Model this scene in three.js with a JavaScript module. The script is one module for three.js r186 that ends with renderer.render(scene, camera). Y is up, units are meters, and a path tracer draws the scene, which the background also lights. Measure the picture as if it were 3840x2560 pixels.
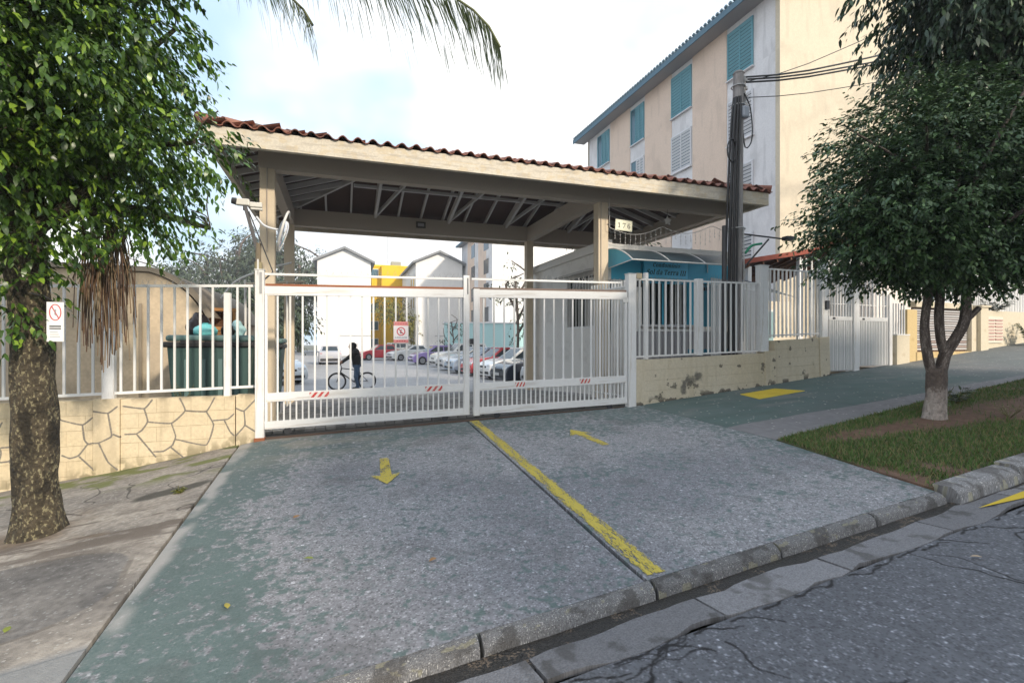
import * as THREE from 'three';
import { mergeGeometries, mergeVertices } from 'three/addons/utils/BufferGeometryUtils.js';
import { RoundedBoxGeometry } from 'three/addons/geometries/RoundedBoxGeometry.js';
import { MarchingCubes } from 'three/addons/objects/MarchingCubes.js';
import { FontLoader } from 'three/addons/loaders/FontLoader.js';
import { TextGeometry } from 'three/addons/geometries/TextGeometry.js';

// ---------------------------------------------------------------- camera, sky, sun, exposure
// x runs along the gate, -z into the car park, y up; the lens stands at the origin, 1.6 m above the road
const scene = new THREE.Scene();
const YAW = 18.9 * Math.PI / 180;
const camera = new THREE.PerspectiveCamera(68.3, 1024 / 682, 0.05, 900);
camera.position.set(0, 0, 0);
camera.lookAt(Math.sin(YAW), 0, -Math.cos(YAW));
scene.add(camera);
const renderer = new THREE.WebGLRenderer({ antialias: true });
renderer.toneMapping = THREE.LinearToneMapping;
renderer.toneMappingExposure = 1.74;
renderer.shadowMap.enabled = true;

// seeded random numbers and smooth noise
function rng(seed) { let a = seed >>> 0; return () => { a = (a + 0x6D2B79F5) | 0; let t = Math.imul(a ^ (a >>> 15), 1 | a); t = (t + Math.imul(t ^ (t >>> 7), 61 | t)) ^ t; return ((t ^ (t >>> 14)) >>> 0) / 4294967296; }; }
const hash3 = (x, y, z) => { let h = Math.imul(x | 0, 374761393) ^ Math.imul(y | 0, 668265263) ^ Math.imul(z | 0, 2147483647 ^ 0x5bd1e995); h = Math.imul(h ^ (h >>> 13), 1274126177); return ((h ^ (h >>> 16)) >>> 0) / 4294967296; };
const sm = (t) => t * t * (3 - 2 * t);
function noise2(x, y, s = 0) { const xi = Math.floor(x), yi = Math.floor(y), fx = sm(x - xi), fy = sm(y - yi); const a = hash3(xi, yi, s), b = hash3(xi + 1, yi, s), c = hash3(xi, yi + 1, s), d = hash3(xi + 1, yi + 1, s); return a + (b - a) * fx + (c - a + (a - b - c + d) * fx) * fy; }
function noise3(x, y, z, s = 0) { const zi = Math.floor(z), f = sm(z - zi); const a = noise2(x + zi * 37.17, y + zi * 17.31, s), b = noise2(x + (zi + 1) * 37.17, y + (zi + 1) * 17.31, s); return a + (b - a) * f; }
function fbm2(x, y, o = 4, s = 0) { let v = 0, a = 0.5, n = 0; for (let i = 0; i < o; i++) { v += a * noise2(x, y, s + i); n += a; x = x * 2.03 + 11.3; y = y * 2.03 + 5.7; a *= 0.5; } return v / n; }
function fbm3(x, y, z, o = 4, s = 0) { let v = 0, a = 0.5, n = 0; for (let i = 0; i < o; i++) { v += a * noise3(x, y, z, s + i); n += a; x = x * 2.03 + 3.1; y = y * 2.03 + 1.7; z = z * 2.03 + 7.9; a *= 0.5; } return v / n; }
const clamp = (v, a = 0, b = 1) => Math.min(b, Math.max(a, v));
const sstep = (a, b, v) => sm(clamp((v - a) / (b - a)));
const lerp = (a, b, t) => a + (b - a) * t;
const mix3 = (a, b, t) => [lerp(a[0], b[0], t), lerp(a[1], b[1], t), lerp(a[2], b[2], t)];
function interp(xs, ys, x) { if (x <= xs[0]) return ys[0]; for (let i = 1; i < xs.length; i++) if (x <= xs[i]) return lerp(ys[i - 1], ys[i], (x - xs[i - 1]) / (xs[i] - xs[i - 1])); return ys[ys.length - 1]; }

{ // bright broken cloud with pale blue gaps, the same all the way round
  const W = 1024, H = 512, d = new Float32Array(W * H * 4);
  for (let j = 0; j < H; j++) { const el = ((j + 0.5) / H - 0.5) * Math.PI, y = Math.sin(el), c = Math.cos(el);
    for (let i = 0; i < W; i++) { const az = ((i + 0.5) / W - 0.5) * 2 * Math.PI, x = Math.cos(az) * c, z = Math.sin(az) * c; let col;
      if (y < 0) col = [0.62, 0.66, 0.70];
      else { const k = 1 / (y + 0.35); const n = fbm3(x * k * 1.5 + 4.2, y * 1.2 + 2.0, z * k * 1.5 + 9.6, 6, 5);
        const w = fbm3(x * k * 3.5, y * 3.5 + 8, z * k * 3.5, 4, 31); const cov = sstep(0.36, 0.60, n + (w - 0.5) * 0.26);
        const blue = mix3([0.46, 0.60, 0.72], [0.34, 0.49, 0.69], sstep(0.0, 0.8, y)); const white = 0.80 + 0.16 * (w - 0.5);
        col = mix3(blue, [white * 1.0, white * 1.0, white * 1.005], cov); }
      const o = (j * W + i) * 4; d[o] = col[0]; d[o + 1] = col[1]; d[o + 2] = col[2]; d[o + 3] = 1; } }
  const t = new THREE.DataTexture(d, W, H, THREE.RGBAFormat, THREE.FloatType); t.mapping = THREE.EquirectangularReflectionMapping; t.magFilter = THREE.LinearFilter; t.needsUpdate = true;
  scene.background = t; scene.environment = t; }

const SUN_AZ = 24 * Math.PI / 180, SUN_EL = 24 * Math.PI / 180;   // low sun over the right shoulder
const sun = new THREE.DirectionalLight(new THREE.Color().setRGB(1.0, 0.88, 0.72), 2.45);
sun.position.set(Math.sin(SUN_AZ) * Math.cos(SUN_EL), Math.sin(SUN_EL), Math.cos(SUN_AZ) * Math.cos(SUN_EL)).multiplyScalar(120);
sun.castShadow = true; sun.shadow.mapSize.set(4096, 4096); sun.shadow.radius = 5;
Object.assign(sun.shadow.camera, { left: -70, right: 70, top: 60, bottom: -60, near: 1, far: 320 });
scene.add(sun, sun.target);
scene.fog = new THREE.FogExp2(new THREE.Color().setRGB(0.86, 0.90, 0.95), 0.0011);   // morning haze over the far trees

// ---------------------------------------------------------------- helpers
const used = {};
function numbered(name) { const n = used[name] = (used[name] ?? -1) + 1; return n ? name + '_' + String(n).padStart(3, '0') : name; }
const shade = (o) => { o.castShadow = true; o.receiveShadow = true; return o; };
function mesh(name, geo, mat, parent) { const m = shade(new THREE.Mesh(geo, mat)); m.name = parent ? name : numbered(name); (parent || scene).add(m); return m; }
function tag(o, label, category, group) { o.userData.label = label; o.userData.category = category; if (group) o.userData.group = group; return o; }
function thing(name, label, category, pos = [0, 0, 0], turn = 0, group) { const o = new THREE.Group(); o.name = numbered(name); o.position.set(...pos); o.rotation.y = turn; scene.add(o); return tag(o, label, category, group); }
function part(name, parent, pos = [0, 0, 0]) { const o = new THREE.Group(); o.name = name; o.position.set(...pos); parent.add(o); return o; }
function struct(name, geo, mat) { const m = mesh(name, geo, mat); m.userData.kind = 'structure'; return m; }
function structGroup(name) { const o = new THREE.Group(); o.name = numbered(name); o.userData.kind = 'structure'; scene.add(o); return o; }
const stuff = (o) => { o.userData.kind = 'stuff'; return o; };
const UNIT = new THREE.BoxGeometry(1, 1, 1);
// a straight piece: the shared box, stretched
function bar(name, parent, mat, x, y, z, sx, sy, sz) { const m = mesh(name, UNIT, mat, parent); m.position.set(x, y, z); m.scale.set(sx, sy, sz); return m; }
function rbox(w, h, d, r = 0.01, seg = 1) { return new RoundedBoxGeometry(w, h, d, seg, Math.min(r, w / 2.1, h / 2.1, d / 2.1)); }
function boxAt(w, h, d, x, y, z) { const g = new THREE.BoxGeometry(w, h, d); g.translate(x, y, z); return g; }
// box whose uv are metres, with an offset so that neighbours differ
function boxUV(w, h, d, ou = 0, ov = 0) { const g = new THREE.BoxGeometry(w, h, d); const p = g.attributes.position, n = g.attributes.normal, uv = g.attributes.uv;
  for (let i = 0; i < p.count; i++) { const ax = Math.abs(n.getX(i)), ay = Math.abs(n.getY(i)); const u = ax > 0.5 ? p.getZ(i) : p.getX(i), v = ay > 0.5 ? p.getZ(i) : p.getY(i); uv.setXY(i, u + ou, v + ov); } return g; }
function rod(a, b, r, seg = 6, r2) { const A = new THREE.Vector3(...a), B = new THREE.Vector3(...b), d = B.clone().sub(A), L = d.length(); const g = new THREE.CylinderGeometry(r2 ?? r, r, L, seg, 1); g.translate(0, L / 2, 0); g.applyQuaternion(new THREE.Quaternion().setFromUnitVectors(new THREE.Vector3(0, 1, 0), d.normalize())); g.translate(A.x, A.y, A.z); return g; }
function beam(a, b, w, h) { const A = new THREE.Vector3(...a), B = new THREE.Vector3(...b), d = B.clone().sub(A), L = d.length(); d.normalize(); const g = new THREE.BoxGeometry(w, h, L); const up = new THREE.Vector3(0, 1, 0), m = new THREE.Matrix4(); const x = new THREE.Vector3().crossVectors(up, d).normalize(), y = new THREE.Vector3().crossVectors(d, x); m.makeBasis(x, y, d); g.applyMatrix4(m); g.translate((A.x + B.x) / 2, (A.y + B.y) / 2, (A.z + B.z) / 2); return g; }
function tube(pts, r, seg = 24, rad = 6) { return new THREE.TubeGeometry(new THREE.CatmullRomCurve3(pts.map((p) => new THREE.Vector3(...p))), seg, r, rad, false); }
function quad(a, b, c, d) { const g = new THREE.BufferGeometry(); g.setAttribute('position', new THREE.Float32BufferAttribute([...a, ...b, ...c, ...d], 3)); g.setAttribute('uv', new THREE.Float32BufferAttribute([0, 0, 1, 0, 1, 1, 0, 1], 2)); g.setIndex([0, 1, 2, 0, 2, 3]); g.computeVertexNormals(); return g; }
function merge(list) { return mergeGeometries(list.map((g) => g.index ? g.toNonIndexed() : g)); }

const lin = (r, g, b) => new THREE.Color().setRGB(r, g, b);
function std(color, rough = 0.8, o = {}) { return new THREE.MeshStandardMaterial({ color: Array.isArray(color) ? lin(...color) : new THREE.Color(color), roughness: rough, ...o }); }
// colour texture from a function of (u, v), values linear 0..1
const enc = (v) => { v = clamp(v); return 255 * (v <= 0.0031308 ? v * 12.92 : 1.055 * Math.pow(v, 1 / 2.4) - 0.055); };
function tex(w, h, fn, rep = true) { const d = new Uint8Array(w * h * 4); for (let j = 0; j < h; j++) for (let i = 0; i < w; i++) { const c = fn((i + 0.5) / w, (j + 0.5) / h, i, j), o = (j * w + i) * 4; d[o] = enc(c[0]); d[o + 1] = enc(c[1]); d[o + 2] = enc(c[2]); d[o + 3] = c[3] === undefined ? 255 : 255 * c[3]; }
  const t = new THREE.DataTexture(d, w, h); t.colorSpace = THREE.SRGBColorSpace; t.magFilter = THREE.LinearFilter; t.minFilter = THREE.LinearMipmapLinearFilter; t.generateMipmaps = true; t.wrapS = t.wrapT = rep ? THREE.RepeatWrapping : THREE.ClampToEdgeWrapping; t.needsUpdate = true; return t; }
function gray(w, h, fn, rep = true) { const d = new Uint8Array(w * h * 4); for (let j = 0; j < h; j++) for (let i = 0; i < w; i++) { const c = 255 * clamp(fn((i + 0.5) / w, (j + 0.5) / h, i, j)), o = (j * w + i) * 4; d[o] = d[o + 1] = d[o + 2] = c; d[o + 3] = 255; }
  const t = new THREE.DataTexture(d, w, h); t.magFilter = THREE.LinearFilter; t.minFilter = THREE.LinearMipmapLinearFilter; t.generateMipmaps = true; t.wrapS = t.wrapT = rep ? THREE.RepeatWrapping : THREE.ClampToEdgeWrapping; t.needsUpdate = true; return t; }
// noise that repeats after one unit
function tnoise(u, v, f, s = 0) { const x = u * f, y = v * f, xi = Math.floor(x), yi = Math.floor(y), fx = sm(x - xi), fy = sm(y - yi), m = (k) => ((k % f) + f) % f; const a = hash3(m(xi), m(yi), s), b = hash3(m(xi + 1), m(yi), s), c = hash3(m(xi), m(yi + 1), s), d = hash3(m(xi + 1), m(yi + 1), s); return a + (b - a) * fx + (c - a + (a - b - c + d) * fx) * fy; }
function tfbm(u, v, f, o = 4, s = 0) { let t = 0, a = 0.5, n = 0; for (let i = 0; i < o; i++) { t += a * tnoise(u, v, f, s + i); n += a; f *= 2; a *= 0.5; } return t / n; }
function rep(t, x, y) { const c = t.clone(); c.repeat.set(x, y); c.needsUpdate = true; return c; }

// ---------------------------------------------------------------- the lie of the land
const WX = [-12, -8, -6, -3.95, -2.68, -1.37, -1.08, 4.9, 8.68, 12.6, 19.2, 30, 60], WYV = [-2.9, -2.5, -2.2, -1.85, -1.686, -1.45, -1.40, -1.185, -0.90, -0.59, -0.05, 0.85, 3.2];
const KX = [-14, -8, 0.66, 4.84, 10, 20, 40, 60], KYV = [-2.35, -1.97, -1.52, -1.30, -0.98, -0.25, 1.2, 2.6];
const wallY = (x) => interp(WX, WYV, x), kerbY = (x) => interp(KX, KYV, x);
const wallZ = (x) => (x > 5.03 ? -7.9 - 0.093 * (x - 5.03) : -7.9), kerbZ = (x) => -2.48 - 0.093 * (x - 0.66);
const walkY = (x, z) => lerp(kerbY(x), wallY(x), (z - kerbZ(x)) / (wallZ(x) - kerbZ(x)));   // pavement between kerb and wall
const lotY = (x, z) => lerp(wallY(clamp(x, -1.4, 5.2)) - 0.02, -1.79, sstep(0, 1, (-z - 8) / 13));
// sheet over (s, t): corner functions give x and z, yf the height; uv = metres
function sheet(nx, nz, pf, skirt = 0, uvf) { const pos = [], uv = [], idx = []; const put = (s, t, dy) => { const [x, y, z] = pf(s, t); pos.push(x, y + dy, z); const q = uvf ? uvf(x, z) : [x, -z]; uv.push(q[0], q[1]); };
  for (let j = 0; j <= nz; j++) for (let i = 0; i <= nx; i++) put(i / nx, j / nz, 0);
  for (let j = 0; j < nz; j++) for (let i = 0; i < nx; i++) { const a = j * (nx + 1) + i, b = a + 1, c = a + nx + 1, d = c + 1; idx.push(a, b, d, a, d, c); }
  if (skirt) { const ring = []; for (let i = 0; i < nx; i++) ring.push([i / nx, 0]); for (let j = 0; j < nz; j++) ring.push([1, j / nz]); for (let i = nx; i > 0; i--) ring.push([i / nx, 1]); for (let j = nz; j > 0; j--) ring.push([0, j / nz]);
    const st = pos.length / 3; for (const [s, t] of ring) { put(s, t, 0); put(s, t, -skirt); } const n = ring.length; for (let k = 0; k < n; k++) { const a = st + 2 * k, b = st + 2 * ((k + 1) % n); idx.push(a, a + 1, b + 1, a, b + 1, b); } }
  const g = new THREE.BufferGeometry(); g.setAttribute('position', new THREE.Float32BufferAttribute(pos, 3)); g.setAttribute('uv', new THREE.Float32BufferAttribute(uv, 2)); g.setIndex(idx); g.computeVertexNormals(); return g; }
// ---------------------------------------------------------------- ground surfaces
const grit = gray(512, 512, (u, v) => 0.35 * tnoise(u, v, 128, 1) + 0.4 * tnoise(u, v, 256, 2) + 0.25 * tfbm(u, v, 16, 3, 4));
// quick look-ups: slow noise on a coarse grid, fine grain from one stored tile
function coarse(R, n, fn) { const nx = n, nz = Math.max(2, Math.round(n * R.h / R.w)), a = new Float32Array((nx + 1) * (nz + 1)); for (let j = 0; j <= nz; j++) for (let i = 0; i <= nx; i++) a[j * (nx + 1) + i] = fn(R.x0 + i / nx * R.w, R.z0 + j / nz * R.h); return (x, z) => { const u = clamp((x - R.x0) / R.w, 0, 0.9999) * nx, v = clamp((z - R.z0) / R.h, 0, 0.9999) * nz, i = u | 0, j = v | 0, f = u - i, g = v - j, o = j * (nx + 1) + i; return (a[o] * (1 - f) + a[o + 1] * f) * (1 - g) + (a[o + nx + 1] * (1 - f) + a[o + nx + 2] * f) * g; }; }
const grain = (() => { const a = new Float32Array(512 * 512); for (let j = 0; j < 512; j++) for (let i = 0; i < 512; i++) a[j * 512 + i] = tfbm((i + 0.5) / 512, (j + 0.5) / 512, 64, 3, 15); return (x, z, k = 256) => a[(Math.floor(z * k) & 511) * 512 + (Math.floor(x * k) & 511)]; })();
const speck = (x, y, f, s) => { const xi = Math.floor(x * f), yi = Math.floor(y * f); return hash3(xi, yi, s); };
// exposed aggregate: pale and dark stones in a grey binder
function aggregate(x, y, base, s, amt = 1) { const a = speck(x, y, 95, s), b = speck(x + 3.3, y + 1.7, 150, s + 1), c = speck(x, y, 48, s + 9); let k = 1 + (grain(x, y, 400) - 0.5) * 0.7 * amt; if (a > 0.94) k *= 1 + 0.6 * amt; else if (a < 0.14) k *= 1 - 0.4 * amt; if (b > 0.94) k *= 1 + 0.55 * amt; if (c > 0.992) k *= 1 + 0.9 * amt; return [base[0] * k, base[1] * k, base[2] * k]; }

// driveway: worn green floor paint over exposed aggregate concrete
const DW = { x0: -1.3, z0: 2.2, w: 6.6, h: 6.0 };
const dStain = coarse(DW, 200, (x, z) => fbm2(x * 0.7 + 4, z * 0.7, 4, 21)), dN = coarse(DW, 400, (x, z) => fbm2(x * 1.1, z * 0.8 + 7, 5, 3)), dP = coarse(DW, 400, (x, z) => fbm2(x * 1.7 + 9, z * 1.7, 4, 6)), dF = coarse(DW, 800, (x, z) => fbm2(x * 7, z * 7, 4, 47)), dO = coarse(DW, 400, (x, z) => fbm2(x * 1.9 + 30, z * 1.9, 4, 49)), dG = coarse(DW, 400, (x, z) => fbm2(x * 4, z * 4, 3, 40)), dB = coarse(DW, 400, (x, z) => fbm2(x * 2, z * 2.2, 3, 52)), dD = coarse(DW, 400, (x, z) => fbm2(x * 2.2, z * 3.4, 4, 54));
const drivewayMap = tex(1840, 1673, (u, v) => { const x = DW.x0 + u * DW.w, z = DW.z0 + v * DW.h; // z is distance in front
  let c = aggregate(x, z, [0.248, 0.246, 0.258], 11); const stain = dStain(x, z); c = mix3(c, [c[0] * 0.74, c[1] * 0.75, c[2] * 0.78], sstep(0.42, 0.75, stain));
  const n = dN(x, z), fine = grain(x, z, 190);
  let g = sstep(1.15, 0.25, x + 1.25 + (n - 0.5) * 2.0 - 0.55 * sstep(4.6, 2.6, z));      // kept along the left edge
  g = Math.max(g, sstep(6.35, 7.2, z + (n - 0.5) * 2.4) * 0.75);                             // and before the gate
  g = Math.max(g, sstep(4.35, 5.0, x + (n - 0.5) * 1.5) * (0.55 + 0.45 * sstep(4.2, 2.6, z)));  // and along the grass
  g = Math.max(g, 0.30 * sstep(0.54, 0.78, dP(x, z)));
  { const th = 0.5 + (fine - 0.5) * 2.6 + (dF(x, z) - 0.5) * 0.35 + (speck(x, z, 110, 77) > 0.92 ? 0.35 : 0); g = sstep(th - 0.42, th + 0.42, g * 1.1); } const gm = 0.85 + 0.3 * dG(x, z);
  c = mix3(c, [0.082 * gm, 0.128 * gm, 0.120 * gm], g * 0.84); const tyre = 0.5 * sstep(0.34, 0.1, Math.abs(x - 0.05 - 0.12 * Math.sin(z))) + 0.5 * sstep(0.34, 0.1, Math.abs(x - 1.45 - 0.1 * Math.sin(z + 1))) + 0.4 * sstep(0.34, 0.1, Math.abs(x - 2.6)) + 0.4 * sstep(0.34, 0.1, Math.abs(x - 3.95)); c = mix3(c, [0.085, 0.082, 0.08], tyre * 0.30 * sstep(0.35, 0.6, dF(x, z))); const oil = sstep(0.64, 0.72, dO(x, z)); c = mix3(c, [0.07, 0.068, 0.066], oil * 0.22);
  const bare = sstep(0.10, 0.0, x + 1.25 - 0.09 * dG(x, z)) * sstep(0.4, 0.6, dB(x, z)); c = mix3(c, [0.40, 0.38, 0.36], bare * 0.8);
  const dust = sstep(6.0, 7.6, z) * sstep(2.2, -0.6, x) * sstep(0.35, 0.65, dD(x, z)); c = mix3(c, [0.30, 0.27, 0.22], dust * 0.5);
  return c; }, false);
const dwUV = (x, z) => [(x - DW.x0) / DW.w, (-z - DW.z0) / DW.h];
const drivewayMat = std([1, 1, 1], 0.86, { map: drivewayMap, bumpMap: rep(grit, 8, 7.3), bumpScale: 0.004 });
const seamX = (z) => lerp(1.765, 1.95, clamp((-z - 2.69) / 5.2));
const backZ = (x) => kerbZ(x) - 0.055;
const gateY = (x, z) => walkY(x, z);
struct('driveway', sheet(24, 30, (s, t) => { const z0 = lerp(-2.4, -8.06, t), xl = lerp(-1.215, -1.31, clamp((t - 0.1) * 1.2)), x = lerp(xl, seamX(z0) - 0.012, s), z = lerp(backZ(x), -8.06, t); return [x, gateY(x, z), z]; }, 0.07, dwUV), drivewayMat);
struct('driveway', sheet(24, 30, (s, t) => { const z0 = lerp(-2.6, -8.06, t), x = lerp(seamX(z0) + 0.012, lerp(4.87, 5.16, clamp(t * 2.6)), s), z = lerp(backZ(x), -8.06, t); return [x, gateY(x, z) + 0.003, z]; }, 0.07, dwUV), drivewayMat);

// worn yellow paint, laid as thin sheets that follow the slab
const wornAlpha = gray(256, 1024, (u, v) => { const n = fbm2(u * 46, v * 200, 2, 61) * 0.6 + fbm2(u * 5, v * 26, 3, 62) * 0.4; const e = Math.min(u, 1 - u) * 1.0; return n > 0.60 - 0.17 * sstep(0.02, 0.2, e) ? 1 : 0; }, false);
const yellowWorn = std([0.50, 0.40, 0.07], 0.85, { alphaMap: wornAlpha, transparent: true, alphaTest: 0.5 });
const markings = structGroup('lane_marking');
mesh('centre_line', sheet(2, 40, (s, t) => { const z = lerp(-2.68, -7.9, t), x = seamX(z) + 0.03 + s * 0.145; return [x, gateY(x, z) + 0.008, z]; }, 0, (x, z) => [(x - seamX(z) - 0.03) / 0.145, (-z - 2.68) / 5.22]), yellowWorn, markings);
function arrowGeo(x, zTip, len, w, dir) { const pts = [[0, 0], [-w / 2, 0.36 * len], [-w * 0.17, 0.30 * len], [-w * 0.15, len], [w * 0.15, len], [w * 0.17, 0.30 * len], [w / 2, 0.36 * len]]; const sh = new THREE.Shape(pts.map(([a, b]) => new THREE.Vector2(a, b))); const g = new THREE.ShapeGeometry(sh), p = g.attributes.position, uv = g.attributes.uv; for (let i = 0; i < p.count; i++) { const a = p.getX(i), b = p.getY(i), X = x + a + dir[0] * b, Z = zTip - b * dir[1]; uv.setXY(i, a / w + 0.5, b / len * 0.35 + 0.2); p.setXYZ(i, X, gateY(X, Z) + 0.008, Z); } g.computeVertexNormals(); return g; }
mesh('arrow', arrowGeo(0.45, -5.19, 1.0, 0.34, [0.05, 1]), yellowWorn, markings);
mesh('arrow', arrowGeo(3.16, -6.62, 1.0, 0.36, [0.02, -1]), yellowWorn, markings);

// left pavement: dirty concrete with soil, moss by the wall and a darker repair
const LP = { x0: -6.5, z0: 1.4, w: 5.3, h: 6.7 };
const lN = coarse(LP, 400, (x, z) => fbm2(x * 1.6, z * 1.6, 5, 71)), lM = coarse(LP, 500, (x, z) => fbm2(x * 3.1 + 3, z * 5.0, 4, 73)), lS = coarse(LP, 600, (x, z) => fbm2(x * 2.4 + z * 0.6, z * 9, 4, 75));
const leftMap = tex(1024, 1294, (u, v) => { const x = LP.x0 + u * LP.w, z = LP.z0 + v * LP.h; const n = lN(x, z), f = grain(x, z, 230), m = lM(x, z);
  let c = mix3([0.20, 0.18, 0.16], [0.36, 0.32, 0.275], sstep(0.25, 0.75, n)); const k = 0.6 + 0.8 * f; c = [c[0] * k, c[1] * k, c[2] * k]; if (speck(x, z, 80, 74) > 0.965) c = mix3(c, [0.5, 0.48, 0.44], 0.6);
  const streak = sstep(0.5, 0.68, lS(x, z)) * sstep(5.9, 5.3, z) * sstep(4.3, 4.9, z); c = mix3(c, [0.13, 0.105, 0.085], streak * 0.9);           // loose soil
  const moss = sstep(6.35, 7.0, z + (n - 0.5) * 1.2) * sstep(0.42, 0.6, m); c = mix3(c, [0.135, 0.155, 0.045], moss * 0.95); const jl = Math.abs(z - 6.2 - (x + 2.75) * -0.9 - 0.06 * (n - 0.5)) < 0.012 && x < -2.3 && x > -3.3 ? 1 : Math.abs(z - 3.16 - 0.25 * (x + 1.3)) < 0.008 ? 1 : Math.abs(fbm2(x * 0.9 + 7, z * 0.9, 3, 79) - 0.5) < 0.0035 ? 0.8 : 0; c = mix3(c, [0.03, 0.026, 0.022], jl * 0.85);
  { const d = Math.hypot(x + 2.46, (z - 5.42) * 0.9); c = mix3(c, [0.17 * (0.6 + f), 0.125 * (0.6 + f), 0.085 * (0.6 + f)], sstep(0.62, 0.36, d + (n - 0.5) * 0.9 + (m - 0.5) * 0.3) * 0.85); }   // bare soil round the trunk
  const px = (x + 1.62) / 0.36, pz = (z - 6.05 - 0.25 * (x + 1.6)) / 0.17, hole = sstep(1.15, 0.75, Math.sqrt(px * px + pz * pz) + (n - 0.5) * 1.3); c = mix3(c, [0.055, 0.052, 0.042], hole * 0.9);       // crumbled drain patch
  const qx = (x + 2.35) / 0.95, qz = (z - 4.0) / 0.62, q = Math.pow(Math.abs(qx), 3.2) + Math.pow(Math.abs(qz), 3.2) + (n - 0.5) * 0.5; const rp = sstep(1.05, 0.95, q); c = mix3(c, [c[0] * 0.66, c[1] * 0.69, c[2] * 0.74], rp); c = mix3(c, [0.11, 0.095, 0.08], sstep(0.10, 0.03, Math.abs(q - 1.06)) * 0.6 * sstep(0.35, 0.6, m)); // repair and its rim
  c = mix3(c, [0.24, 0.25, 0.255], sstep(3.25, 3.15, z - 0.25 * (x + 1.3)) * 0.8);
  return c; }, false);
const leftMat = std([1, 1, 1], 0.95, { map: leftMap, bumpMap: rep(grit, 6, 7), bumpScale: 0.006 });
struct('pavement', sheet(24, 30, (s, t) => { const xr = lerp(-1.24, -1.335, clamp((t - 0.1) * 1.2)), x = lerp(-6.4, xr, s), z = lerp(backZ(x), -7.93, t); const d = 0.012 * (fbm2(x * 2, z * 2, 3, 80) - 0.5); return [x, walkY(x, z) + 0.002 + d, z]; }, 0.07, (x, z) => [(x - LP.x0) / LP.w, (-z - LP.z0) / LP.h]), leftMat);
const darkSoil = std([0.035, 0.031, 0.028], 1);
struct('sub_base', sheet(20, 10, (s, t) => { const x = lerp(-9, 8, s), z = lerp(backZ(x), -8.0, t); return [x, walkY(x, z) - 0.05, z]; }, 0), darkSoil);

// right pavement: green paint near the wall, a bare grey strip, greyer uphill
const RP = { x0: 4.8, z0: 3.0, w: 26, h: 8.4 };
const plotZ = (x) => -interp([5.0, 5.13, 9.04, 12.2, 20, 40], [4.86, 4.87, 5.55, 5.85, 6.6, 8.6], x);
const rN = coarse(RP, 700, (x, z) => fbm2(x * 1.3, z * 1.3, 5, 91)), rA = coarse(RP, 700, (x, z) => fbm2(x * 3, z * 3, 3, 94)), rB = coarse(RP, 700, (x, z) => fbm2(x * 2.5, z * 5, 3, 95)), rC = coarse(RP, 500, (x, z) => fbm2(x * 0.9 + 4, z * 2.4, 4, 96));
const rightMap = tex(2048, 662, (u, v) => { const x = RP.x0 + u * RP.w, z = RP.z0 + v * RP.h; const n = rN(x, z), f = grain(x, z, 100); let k = 0.82 + 0.36 * f; let c = [0.185 * k, 0.18 * k, 0.186 * k];
  const edge = 5.74 + 0.06 * (x - 5.2) + (n - 0.5) * 0.14; let g = sstep(edge - 0.03, edge + 0.03, z) * (1 - 0.72 * sstep(10.5, 14, x + (n - 0.5) * 3)); g = Math.max(g, 0.45 * sstep(11.5, 15, x)); g *= 0.80 + 0.4 * (rA(x, z) - 0.2); const gm = 0.8 + 0.4 * rB(x, z);
  c = mix3(c, [0.066 * gm, 0.112 * gm, 0.102 * gm], clamp(g) * 0.92); c = mix3(c, [0.21, 0.205, 0.195], 0.35 * sstep(0.55, 0.72, rC(x, z)));
  if (speck(x, z, 40, 97) > 0.993) c = [0.42, 0.41, 0.38]; return c; }, false);
const rightMat = std([1, 1, 1], 0.9, { map: rightMap, bumpMap: rep(grit, 24, 8), bumpScale: 0.004 });
const rpUV = (x, z) => [(x - RP.x0) / RP.w, (-z - RP.z0) / RP.h];
const cuts = [5.17, 7.9, 10.7, 13.6, 17.0, 22, 30.5];
for (let k = 0; k + 1 < cuts.length; k++) struct('pavement', sheet(10, 12, (s, t) => { const x = lerp(cuts[k] + 0.006, cuts[k + 1] - 0.006, s), z = lerp(plotZ(x), wallZ(x) - 0.08, t); return [x, walkY(x, z) + 0.002, z]; }, 0.06, rpUV), rightMat);
struct('pavement', sheet(20, 4, (s, t) => { const x = lerp(30.5, 60, s), z = lerp(plotZ(x), wallZ(x) - 0.08, t); return [x, walkY(x, z), z]; }, 0, rpUV), rightMat);

// yellow tactile slab set into the pavement
{ const m = structGroup('tactile_slab'); const ym = std([0.62, 0.47, 0.045], 0.75), P = [[7.262, -7.711], [8.218, -7.803], [8.43, -7.285], [7.154, -7.127]];
  const at = (s, t) => { const a = [lerp(P[3][0], P[2][0], s), lerp(P[3][1], P[2][1], s)], b = [lerp(P[0][0], P[1][0], s), lerp(P[0][1], P[1][1], s)]; const x = lerp(a[0], b[0], t), z = lerp(a[1], b[1], t); return [x, walkY(x, z) + 0.008, z]; };
  const tiles = [std([0.62, 0.47, 0.045], 0.75), std([0.52, 0.40, 0.05], 0.8), std([0.66, 0.52, 0.06], 0.75)];
  for (let i = 0; i < 5; i++) for (let j = 0; j < 2; j++) mesh('tile', sheet(2, 2, (s, t) => at((i + 0.015 + s * 0.97) / 5, (j + 0.015 + t * 0.97) / 2), 0.012), tiles[(i * 2 + j * 5) % 3], m);
  const studs = []; for (let i = 0; i < 40; i++) for (let j = 0; j < 16; j++) { const [x, y, z] = at((i + 0.5) / 40, (j + 0.5) / 16); const g = new THREE.CylinderGeometry(0.006, 0.010, 0.006, 5); g.translate(x, y + 0.003, z); studs.push(g); } stuff(mesh('stud', merge(studs), ym, m)); }

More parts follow.
